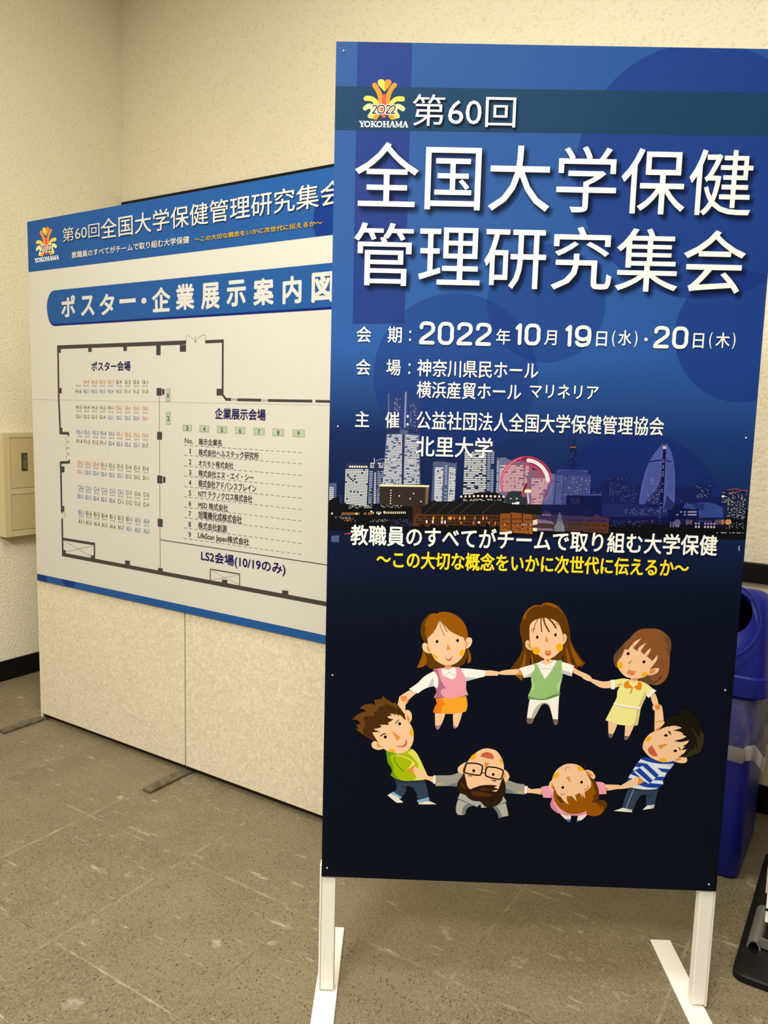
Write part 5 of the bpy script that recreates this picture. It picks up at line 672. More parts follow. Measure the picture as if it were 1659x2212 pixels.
 ('tent_lilac', 'P', '452.9,822.7 486.4,821.9 486.7,817.1 453.1,816.9'),
 ('win_warm', 'P', '443.3,822.3 452.3,822.7 452.3,814.9 443.6,815.6'),
 ('tree_pale', 'P', '498.8,859.2 504.2,847.8 502.3,846.7 507.6,838.2 505.7,837.2 512.1,824.8 510.2,823.8 512.6,816.1 488.6,816.2 490.6,823.1 488.6,824 494.3,836.8 492.9,837.7 496.6,846.5 495.1,847.4'),
 ('city_black', 'W', '492.2,839.6 507.5,840.1 511.5,817 489.6,816.2', 10, 10, 0.4, 0.35, 0.6, 58),
 ('city_black', 'E', '184.5 811.6 5.8 7.8 0'),
 ('city_black', 'E', '191.3 809.9 5.8 9.2 0'),
 ('city_black', 'E', '198.1 808.2 5.8 10.5 0'),
 ('city_black', 'E', '204.7 812.3 5.8 11.9 0'),
 ('city_black', 'E', '211.5 810.6 5.8 8.4 0'),
 ('city_black', 'E', '218.3 808.9 5.8 9.7 0'),
 ('city_black', 'E', '224.9 813 5.8 11.1 0'),
 ('city_black', 'E', '231.7 811.3 5.8 12.5 0'),
 ('city_black', 'E', '238.5 809.6 5.8 9 0'),
 ('city_black', 'E', '245.1 813.8 5.8 10.3 0'),
 ('city_black', 'E', '251.9 812.1 5.8 11.7 0'),
 ('city_black', 'E', '258.7 810.4 5.8 8.2 0'),
 ('city_black', 'E', '265.3 814.5 5.8 9.5 0'),
 ('city_black', 'E', '272.1 812.8 5.8 10.9 0'),
 ('city_black', 'E', '278.9 811.1 5.8 12.3 0'),
 ('city_black', 'E', '285.5 815.2 5.8 8.8 0'),
 ('city_black', 'E', '292.3 813.5 5.8 10.1 0'),
 ('city_black', 'E', '299.1 811.8 5.8 11.5 0'),
 ('city_black', 'E', '305.7 815.9 5.8 8 0'),
 ('city_black', 'E', '312.5 814.2 5.8 9.3 0'),
 ('city_black', 'E', '319.3 812.5 5.8 10.7 0'),
 ('city_black', 'E', '325.8 816.7 5.8 12.1 0'),
 ('city_black', 'E', '332.6 815 5.8 8.6 0'),
 ('city_black', 'E', '339.4 813.3 5.8 9.9 0'),
 ('city_black', 'E', '346 817.4 5.8 11.3 0'),
 ('city_black', 'E', '352.9 812.8 5.8 7.8 0'),
 ('city_black', 'E', '359.7 811.1 5.8 9.1 0'),
 ('city_black', 'E', '366.3 815.2 5.8 10.5 0'),
 ('city_far', 'P', '584.5,925.3 600.4,929.9 638.6,930.2 641.2,921.2 665.3,922 668,879.3 587.4,876.5'),
 ('win_dim2', 'W', '601.6,925.9 664.3,922 666.7,883.4 604,885.2', 12, 22, 0.28, 0.35, 0.6, 59),
 ('sail_pale', 'S', '666.9,879.9! 667.7,899.7 671,928.3 678.9,961 689.4,984.5 700.4,1000.4 708.3,1008.7! 717.9,1009! 724.5,999.8 731.6,982.9 737.4,956.9 740.9,922.6 742.5,880.9! 718,854.5 710,854.2 708.1,882.8!'),
 ('sail_shade', 'P', '725,901.7 743.4,882 742.5,880.9 728.1,854.8 718,854.5'),
 ('sail_shade', 'P', '678,880.3 705.6,921.4 712,945.9 718,854.5 710,854.2 708.2,880.7'),
 ('sail_dot', 'W', '682.4,969.2 710.4,970.1 713.3,880.9 669.8,883.5', 28, 20, 0.85, 0.45, 0.5, 60),
 ('sail_dot', 'W', '720.6,968.4 733.7,966.9 740,902.2 724.9,903.7', 22, 10, 0.8, 0.45, 0.5, 61),
 ('win_warm', 'W', '688.2,941 712,945.9 712.3,880.9 679.9,881.8', 20, 18, 0.12, 0.45, 0.5, 62),
 ('city_black', 'P', '710.1,999.3 716.5,999.5 719,854.5 711,854.2'),
 ('win_white', 'P', '709.3,1005.3 716.1,1005.5 716.5,999.5 709.7,999.3'),
 ('city_black', 'P', '683.2,973.2 708.4,977.1 708.5,974.7 682.7,970.4'),
 ('city_black', 'P', '718,976.4 729.8,973.8 729.9,971.8 718.2,974'),
 ('win_warm', 'W', '711.5,978.2 714.9,978.3 716.1,868.7 712.1,868.6', 26, 1, 0.5, 0.4, 0.6, 63),
 ('win_red', 'E', '707.9 1008.9 1.2 1.6 0'),
 ('win_red', 'E', '717.8 1009.2 1.2 1.6 0'),
 ('city_blue2', 'P', '587.2,878.5 665.9,881.3 729,871.2 730.1,854.9 639.4,851.7 588.9,849.9'),
 ('win_dim2', 'W', '636.1,872.1 727,872.2 727.8,858.9 639.1,855.8', 5, 20, 0.4, 0.35, 0.8, 64),
 ('city_far', 'P', '743,918.6 754.9,921 756.5,882.4 744.4,882'),
 ('win_dim2', 'W', '744.2,914.6 816.4,917.1 816.4,888.6 746.2,886.1', 10, 26, 0.25, 0.35, 0.6, 65),
 ('city_far', 'P', '755.3,915 783.8,924.1 815.7,926.2 816.4,888.6 758.5,882.5'),
 ('win_warm', 'W', '785.8,924.1 815.8,925.2 814.5,900.7 787.8,895.7', 8, 12, 0.2, 0.4, 0.6, 66),
 ('hall_blue', 'P', '760,875.4 766.3,885.8 780.6,883.3 798.4,888 824.5,887.9 847.4,877.5 849,855 796.8,853.2 793.5,871.5'),
 ('win_blue', 'W', '819.6,872.4 846.2,879.5 847.9,857 820.6,858.1', 6, 6, 0.6, 0.3, 0.8, 67),
 ('hall_dark', 'P', '780.6,883.3 806.5,886.2 805.5,871.9 789.4,872.4'),
 ('city_far', 'P', '819.5,900.9 841.5,902.7 842.8,885.4 820.6,886.7'),
 ('city_far', 'P', '838.7,913.8 853.7,914.3 854.4,918.4 872.3,919 894.6,915.7 894,846.4 849.2,853'),
 ('win_cream', 'W', '852.7,914.3 893.7,914.7 893.3,854.6 856.9,857.4', 20, 16, 0.35, 0.4, 0.6, 68),
 ('win_cream', 'W', '839.8,911.8 851.8,912.2 853.8,885.8 841.8,885.4', 9, 5, 0.3, 0.4, 0.6, 69),
 ('win_red', 'L1.2', '852.5,916.3 870.3,918.9 880.6,916.3 894.6,916.7'),
 ('win_cream', 'E', '844.1 902.2 3.6 2.4 0'),
 ('city_black', 'P', '729.1,870.2 794.4,873.5 794.7,855.2 730.1,854.9'),
 ('win_lilac', 'W', '745.3,868.8 769.5,869.6 770.3,857.4 746.2,856.5', 2, 3, 0.9, 0.45, 0.5, 70),
 ('win_lilac', 'W', '770.5,869.6 791.6,870.4 792.4,858.1 771.3,857.4', 2, 1, 1, 0.5, 0.9, 71),
 ('city_black', 'P', '714.3,850.3 850.9,857.2 893.7,850.5 894.6,825.9 716.2,821.6'),
 ('win_lilac', 'W', '787.3,845.7 833.6,846.3 833.6,832 788.3,831.4', 2, 7, 0.85, 0.6, 0.6, 72),
 ('slab_edge', 'W', '793.1,849 825.3,849.7 825.1,846.4 793.3,845.9', 1, 12, 0.9, 0.8, 0.6, 73),
 ('win_dim2', 'W', '728.7,846.7 766.9,848 768.2,829.6 729.7,830.3', 1, 7, 0.7, 0.7, 0.4, 74),
 ('tent_lilac', 'E', '751.2 842.3 7.1 7.8 0'),
 ('slab_edge', 'E', '772.2 844.5 3.6 5.7 0'),
 ('slab_edge', 'E', '779.3 844.8 3.6 5.7 0'),
 ('slab_edge', 'E', '834.6 846.7 3.6 5.7 0'),
 ('slab_edge', 'E', '841.6 847 3.6 5.7 0'),
 ('win_orange', 'E', '847.6 847.2 3.6 5.7 0'),
 ('win_orange', 'E', '856.7 847.5 3.6 5.7 0'),
 ('win_orange', 'E', '861.7 847.7 3.6 5.7 0'),
 ('win_orange', 'W', '641.8,845.6 714.4,848.2 715.1,838 642.3,837.4', 4, 26, 0.25, 0.4, 0.6, 75),
 ('win_blue', 'W', '607.4,844.4 674.3,842.7 675.1,830.4 608.3,830.1', 5, 24, 0.3, 0.35, 0.6, 76),
 ('win_white', 'W', '851.5,849 894,846.4 893.9,834.1 852.7,832.6', 6, 14, 0.2, 0.35, 0.6, 77),
 ('win_dim', 'W', '833.1,824.7 893.5,825.9 893.7,823.8 833.3,822.1', 1, 20, 0.6, 0.8, 0.8, 78),
 ('win_dim', 'P', '885.7,796.8 887.7,796.9 888.2,785.6 886.2,785.5')]
POSTER_TEXT = [('第60回', (225.2, 1364.4, 445.6, 1416.5), 0.0, 'paper_white', 2),
 ('全国大学保健管理研究集会', (453.5, 1353.4, 1561.0, 1426.2), 0.006, 'paper_white', 2),
 ('教職員のすべてがチームで取り組む大学保健', (278.8, 1298.6, 915.5, 1323.6), 0.018, 'paper_white', 1),
 ('〜この大切な概念をいかに次世代に伝えるか〜', (940.8, 1299.7, 1483.2, 1316.9), 0.022, 'yellow_gold', 1),
 ('ポ', (206.6, 1079.6, 293.1, 1161.7), 0.034, 'paper_white', 0),
 ('ス', (327.9, 1079.7, 407.8, 1154.9), 0.034, 'paper_white', 0),
 ('タ', (438.2, 1077.6, 522.9, 1155.6), 0.034, 'paper_white', 0),
 ('ー', (551.4, 1115.3, 640.3, 1131.3), 0.034, 'paper_white', 0),
 ('・', (670.6, 1108.6, 697.5, 1129.8), 0.034, 'paper_white', 0),
 ('企', (726.4, 1075.6, 821.5, 1161.1), 0.034, 'paper_white', 0),
 ('業', (847.8, 1076.8, 939.0, 1165.0), 0.034, 'paper_white', 0),
 ('展', (970.4, 1073.5, 1057.8, 1161.1), 0.034, 'paper_white', 0),
 ('示', (1088.4, 1076.9, 1174.7, 1161.6), 0.034, 'paper_white', 0),
 ('案', (1207.1, 1073.9, 1293.8, 1160.4), 0.034, 'paper_white', 0),
 ('内', (1330.3, 1073.4, 1406.4, 1158.4), 0.034, 'paper_white', 0),
 ('図', (1445.7, 1071.9, 1528.9, 1161.8), 0.034, 'paper_white', 0),
 ('ポスター会場', (382.7, 870.6, 607.3, 906.9), 0.02, 'navy', 0),
 ('企業展示会場', (1035.6, 704.7, 1263.7, 742.9), 0.02, 'navy', 0),
 ('LS2会場(10/19のみ)', (967.9, 196.8, 1354.6, 242.4), 0.02, 'navy', 0),
 ('No.', (888.6, 616.0, 930.0, 634.3), 0.006, 'charcoal', 0),
 ('展示企業名', (957.2, 613.0, 1067.2, 635.9), 0.012, 'charcoal', 0),
 ('株式会社ヘルステック研究所', (956.8, 575.3, 1234.8, 599.8), 0.012, 'charcoal', 0),
 ('1', (913.2, 580.5, 918.0, 598.2), 0.01, 'charcoal', 0),
 ('オカモト株式会社', (956.3, 538.2, 1121.6, 560.8), 0.012, 'charcoal', 0),
 ('2', (909.2, 542.2, 920.8, 560.4), 0.01, 'charcoal', 0),
 ('株式会社エヌ・エイ・シー', (955.9, 502.4, 1213.2, 526.3), 0.012, 'charcoal', 0),
 ('3', (908.7, 504.6, 920.3, 523.0), 0.01, 'charcoal', 0),
 ('株式会社アドバンスブレイン', (955.5, 465.0, 1224.3, 492.3), 0.012, 'charcoal', 0),
 ('4', (908.2, 468.3, 919.8, 486.9), 0.01, 'charcoal', 0),
 ('NTT テクノクロス株式会社', (955.1, 428.9, 1207.9, 454.8), 0.012, 'charcoal', 0),
 ('5', (907.6, 431.2, 919.3, 449.9), 0.01, 'charcoal', 0),
 ('MSD 株式会社', (954.6, 389.7, 1097.2, 414.1), 0.012, 'charcoal', 0),
 ('6', (907.1, 393.9, 918.8, 412.7), 0.01, 'charcoal', 0),
 ('旭電機化成株式会社', (954.2, 353.3, 1161.2, 381.7), 0.012, 'charcoal', 0),
 ('7', (906.6, 356.4, 918.3, 375.4), 0.01, 'charcoal', 0),
 ('株式会社創源', (953.7, 316.0, 1092.1, 342.2), 0.012, 'charcoal', 0),
 ('8', (906.0, 318.8, 917.8, 338.0), 0.01, 'charcoal', 0),
 ('LifeScan Japan株式会社', (953.3, 277.8, 1194.3, 307.2), 0.012, 'charcoal', 0),
 ('9', (905.5, 281.0, 917.3, 300.3), 0.01, 'charcoal', 0),
 ('1', (802.4, 774.4, 807.4, 790.5), 0.01, 'charcoal', 0),
 ('2', (799.8, 692.8, 810.8, 709.3), 0.01, 'charcoal', 0),
 ('3', (895.5, 661.1, 906.0, 677.4), 0.01, 'charcoal', 0),
 ('4', (979.4, 660.9, 989.5, 676.9), 0.01, 'charcoal', 0),
 ('5', (1063.5, 661.1, 1073.2, 676.8), 0.01, 'charcoal', 0),
 ('6', (1146.8, 661.0, 1156.1, 676.5), 0.01, 'charcoal', 0),
 ('7', (1230.5, 660.4, 1239.4, 675.6), 0.01, 'charcoal', 0),
 ('8', (1313.6, 660.5, 1322.2, 675.5), 0.01, 'charcoal', 0),
 ('9', (1397.7, 660.8, 1405.9, 675.5), 0.01, 'charcoal', 0),
 ('H1-6', (284.2, 787.3, 318.1, 801.0), 0.004, 'label_green', 0),
 ('I3-4', (334.4, 824.1, 367.6, 837.5), 0.004, 'label_orange', 0),
 ('H2-1', (332.6, 787.6, 365.9, 801.2), 0.004, 'label_blue', 0),
 ('I3-3', (383.1, 824.1, 415.7, 837.3), 0.004, 'label_orange', 0),
 ('H2-2', (381.5, 787.9, 414.2, 801.4), 0.004, 'label_blue', 0),
 ('I3-2', (431.1, 824.1, 463.1, 837.2), 0.004, 'label_orange', 0),
 ('H2-3', (429.5, 788.2, 461.6, 801.6), 0.004, 'label_blue', 0),
 ('I3-1', (478.2, 824.1, 509.6, 837.1), 0.004, 'label_orange', 0),
 ('H2-4', (476.8, 788.5, 508.3, 801.7), 0.004, 'label_blue', 0),
 ('I2-4', (525.7, 824.0, 556.6, 837.0), 0.004, 'label_green', 0),
 ('H2-5', (524.4, 788.8, 555.4, 801.9), 0.004, 'label_blue', 0),
 ('I2-3', (574.7, 824.0, 605.0, 836.8), 0.004, 'label_green', 0),
 ('I1-1', (573.5, 789.1, 603.9, 802.1), 0.004, 'label_green', 0),
 ('I2-2', (622.9, 824.0, 652.6, 836.7), 0.004, 'label_green', 0),
 ('I1-2', (621.8, 789.4, 651.6, 802.3), 0.004, 'label_green', 0),
 ('I2-1', (671.3, 824.0, 700.5, 836.6), 0.004, 'label_green', 0),
 ('I1-3', (670.3, 789.6, 699.6, 802.5), 0.004, 'label_green', 0),
 ('H1-5', (286.2, 725.4, 320.1, 739.6), 0.004, 'label_green', 0),
 ('G1-1', (284.3, 689.0, 318.4, 703.4), 0.004, 'label_green', 0),
 ('H1-4', (333.4, 725.7, 366.8, 739.7), 0.004, 'label_green', 0),
 ('G1-2', (331.7, 689.2, 365.2, 703.5), 0.004, 'label_green', 0),
 ('H1-3', (381.2, 726.0, 414.0, 739.9), 0.004, 'label_green', 0),
 ('G1-3', (379.5, 689.4, 412.4, 703.6), 0.004, 'label_green', 0),
 ('H1-2', (429.4, 726.3, 461.6, 740.2), 0.004, 'label_green', 0),
 ('G1-4', (427.8, 689.6, 460.1, 703.7), 0.004, 'label_green', 0),
 ('H1-1', (476.7, 726.6, 508.4, 740.4), 0.004, 'label_green', 0),
 ('G2-1', (475.3, 689.9, 507.0, 703.9), 0.004, 'label_blue', 0),
 ('G3-5', (524.5, 727.0, 555.6, 740.6), 0.004, 'label_orange', 0),
 ('G2-2', (523.1, 690.1, 554.3, 704.0), 0.004, 'label_blue', 0),
 ('G3-4', (572.6, 727.3, 603.1, 740.8), 0.004, 'label_orange', 0),
 ('G2-3', (571.3, 690.4, 601.9, 704.2), 0.004, 'label_blue', 0),
 ('G3-3', (621.0, 727.7, 650.9, 741.1), 0.004, 'label_orange', 0),
 ('G2-4', (619.9, 690.7, 649.9, 704.4), 0.004, 'label_blue', 0),
 ('G3-2', (669.7, 728.1, 699.1, 741.3), 0.004, 'label_orange', 0),
 ('G3-1', (668.7, 691.1, 698.1, 704.6), 0.004, 'label_orange', 0),
 ('F2-1', (286.4, 628.1, 320.6, 643.0), 0.004, 'label_blue', 0),
 ('F1-4', (284.6, 591.3, 318.8, 606.5), 0.004, 'label_green', 0),
 ('F2-2', (332.6, 628.1, 366.1, 642.8), 0.004, 'label_blue', 0),
 ('F1-3', (330.8, 591.2, 364.5, 606.2), 0.004, 'label_green', 0),
 ('F2-3', (384.3, 628.2, 417.2, 642.9), 0.004, 'label_blue', 0),
 ('F1-2', (382.6, 591.2, 415.6, 606.2), 0.004, 'label_green', 0),
 ('F2-4', (430.1, 628.2, 462.5, 642.7), 0.004, 'label_blue', 0),
 ('F1-1', (428.6, 591.1, 461.0, 605.9), 0.004, 'label_green', 0),
 ('F2-5', (478.9, 628.3, 510.7, 642.7), 0.004, 'label_blue', 0),
 ('E2-4', (477.4, 591.2, 509.3, 605.9), 0.004, 'label_blue', 0),
 ('F3-1', (525.6, 628.4, 556.8, 642.7), 0.004, 'label_orange', 0),
 ('E2-3', (524.3, 591.2, 555.5, 605.7), 0.004, 'label_blue', 0),
 ('F3-2', (572.7, 628.5, 603.4, 642.7), 0.004, 'label_orange', 0),
 ('E2-2', (571.5, 591.2, 602.2, 605.6), 0.004, 'label_blue', 0),
 ('F3-3', (621.4, 628.7, 651.5, 642.7), 0.004, 'label_orange', 0),
 ('E2-1', (620.2, 591.3, 650.4, 605.7), 0.004, 'label_blue', 0),
 ('F3-4', (669.1, 628.9, 698.7, 642.8), 0.004, 'label_orange', 0),
 ('E1-7', (668.1, 591.5, 697.7, 605.7), 0.004, 'label_green', 0),
 ('D3-2', (286.8, 506.9, 321.2, 522.7), 0.004, 'label_orange', 0),
 ('D3-1', (285.0, 470.5, 319.4, 486.5), 0.004, 'label_orange', 0),
 ('D3-3', (334.5, 506.7, 368.2, 522.4), 0.004, 'label_orange', 0),
 ('D2-5', (332.8, 470.4, 366.6, 486.4), 0.004, 'label_blue', 0),
 ('D3-4', (382.6, 506.7, 415.8, 522.2), 0.004, 'label_orange', 0),
 ('D2-4', (381.0, 470.4, 414.2, 486.3), 0.004, 'label_blue', 0),
 ('E1-1', (430.0, 506.6, 462.5, 522.0), 0.004, 'label_green', 0),
 ('D2-3', (428.5, 470.5, 461.1, 486.2), 0.004, 'label_blue', 0),
 ('E1-2', (477.8, 506.6, 509.7, 521.9), 0.004, 'label_green', 0),
 ('D2-2', (476.4, 470.6, 508.4, 486.1), 0.004, 'label_blue', 0),
 ('E1-3', (526.0, 506.7, 557.4, 521.8), 0.004, 'label_green', 0),
 ('D2-1', (524.7, 470.8, 556.1, 486.2), 0.004, 'label_blue', 0),
 ('E1-4', (573.3, 506.8, 604.2, 521.8), 0.004, 'label_green', 0),
 ('D1-3', (572.1, 470.9, 603.0, 486.2), 0.004, 'label_green', 0),
 ('E1-5', (621.1, 506.9, 651.3, 521.8), 0.004, 'label_green', 0),
 ('D1-2', (620.0, 471.2, 650.3, 486.3), 0.004, 'label_green', 0),
 ('E1-6', (669.1, 507.1, 698.8, 521.9), 0.004, 'label_green', 0),
 ('D1-1', (668.1, 471.5, 697.9, 486.5), 0.004, 'label_green', 0),
 ('C2-6', (285.8, 408.3, 320.3, 424.8), 0.004, 'label_blue', 0),
 ('B2-2', (284.1, 372.3, 318.6, 389.1), 0.004, 'label_blue', 0),
 ('C2-5', (333.7, 408.2, 367.6, 424.6), 0.004, 'label_blue', 0),
 ('B2-3', (332.0, 372.0, 366.0, 388.7), 0.004, 'label_blue', 0),
 ('C2-4', (382.0, 408.3, 415.4, 424.5), 0.004, 'label_blue', 0),
 ('B2-4', (380.4, 371.8, 413.8, 388.4), 0.004, 'label_blue', 0),
 ('C2-3', (429.6, 408.3, 462.3, 424.4), 0.004, 'label_blue', 0),
 ('B2-5', (428.1, 371.7, 460.9, 388.1), 0.004, 'label_blue', 0),
 ('C2-2', (477.6, 408.4, 509.7, 424.4), 0.004, 'label_blue', 0),
 ('B2-6', (476.2, 371.6, 508.4, 387.9), 0.004, 'label_blue', 0),
 ('C2-1', (526.0, 408.6, 557.6, 424.5), 0.004, 'label_blue', 0),
 ('C1-1', (524.7, 371.6, 556.3, 387.8), 0.004, 'label_green', 0),
 ('C1-7', (573.6, 408.9, 604.6, 424.6), 0.004, 'label_green', 0),
 ('C1-2', (572.3, 371.7, 603.4, 387.7), 0.004, 'label_green', 0),
 ('C1-6', (621.5, 409.2, 652.0, 424.7), 0.004, 'label_green', 0),
 ('C1-3', (620.4, 371.8, 650.9, 387.6), 0.004, 'label_green', 0),
 ('C1-5', (669.8, 409.5, 699.7, 425.0), 0.004, 'label_green', 0),
 ('C1-4', (668.8, 372.0, 698.7, 387.7), 0.004, 'label_green', 0),
 ('B2-1', (286.1, 308.8, 320.8, 326.1), 0.004, 'label_blue', 0),
 ('A1-1', (284.3, 271.6, 319.1, 289.2), 0.004, 'label_green', 0),
 ('B1-6', (332.9, 308.5, 367.0, 325.7), 0.004, 'label_green', 0),
 ('A1-3', (331.1, 271.2, 365.3, 288.6), 0.004, 'label_green', 0),
 ('B1-5', (382.7, 308.6, 416.2, 325.6), 0.004, 'label_green', 0),
 ('A1-4', (381.1, 271.2, 414.6, 288.4), 0.004, 'label_green', 0),
 ('B1-4', (429.2, 308.4, 462.1, 325.3), 0.004, 'label_green', 0),
 ('A1-5', (427.7, 270.9, 460.6, 288.0), 0.004, 'label_green', 0),
 ('B1-3', (477.4, 308.4, 509.7, 325.2), 0.004, 'label_green', 0),
 ('A1-6', (476.0, 270.8, 508.3, 287.8), 0.004, 'label_green', 0),
 ('B1-2', (524.8, 308.5, 556.5, 325.1), 0.004, 'label_green', 0),
 ('A1-7', (523.5, 270.8, 555.3, 287.6), 0.004, 'label_green', 0),
 ('B1-1', (572.6, 308.7, 603.8, 325.1), 0.004, 'label_green', 0),
 ('A2-1', (571.4, 270.9, 602.6, 287.6), 0.004, 'label_blue', 0),
 ('A2-5', (620.8, 308.9, 651.4, 325.2), 0.004, 'label_blue', 0),
 ('A2-2', (619.6, 271.0, 650.3, 287.6), 0.004, 'label_blue', 0),
 ('A2-4', (669.3, 309.3, 699.3, 325.5), 0.004, 'label_blue', 0),
 ('A2-3', (668.2, 271.4, 698.3, 287.8), 0.004, 'label_blue', 0)]
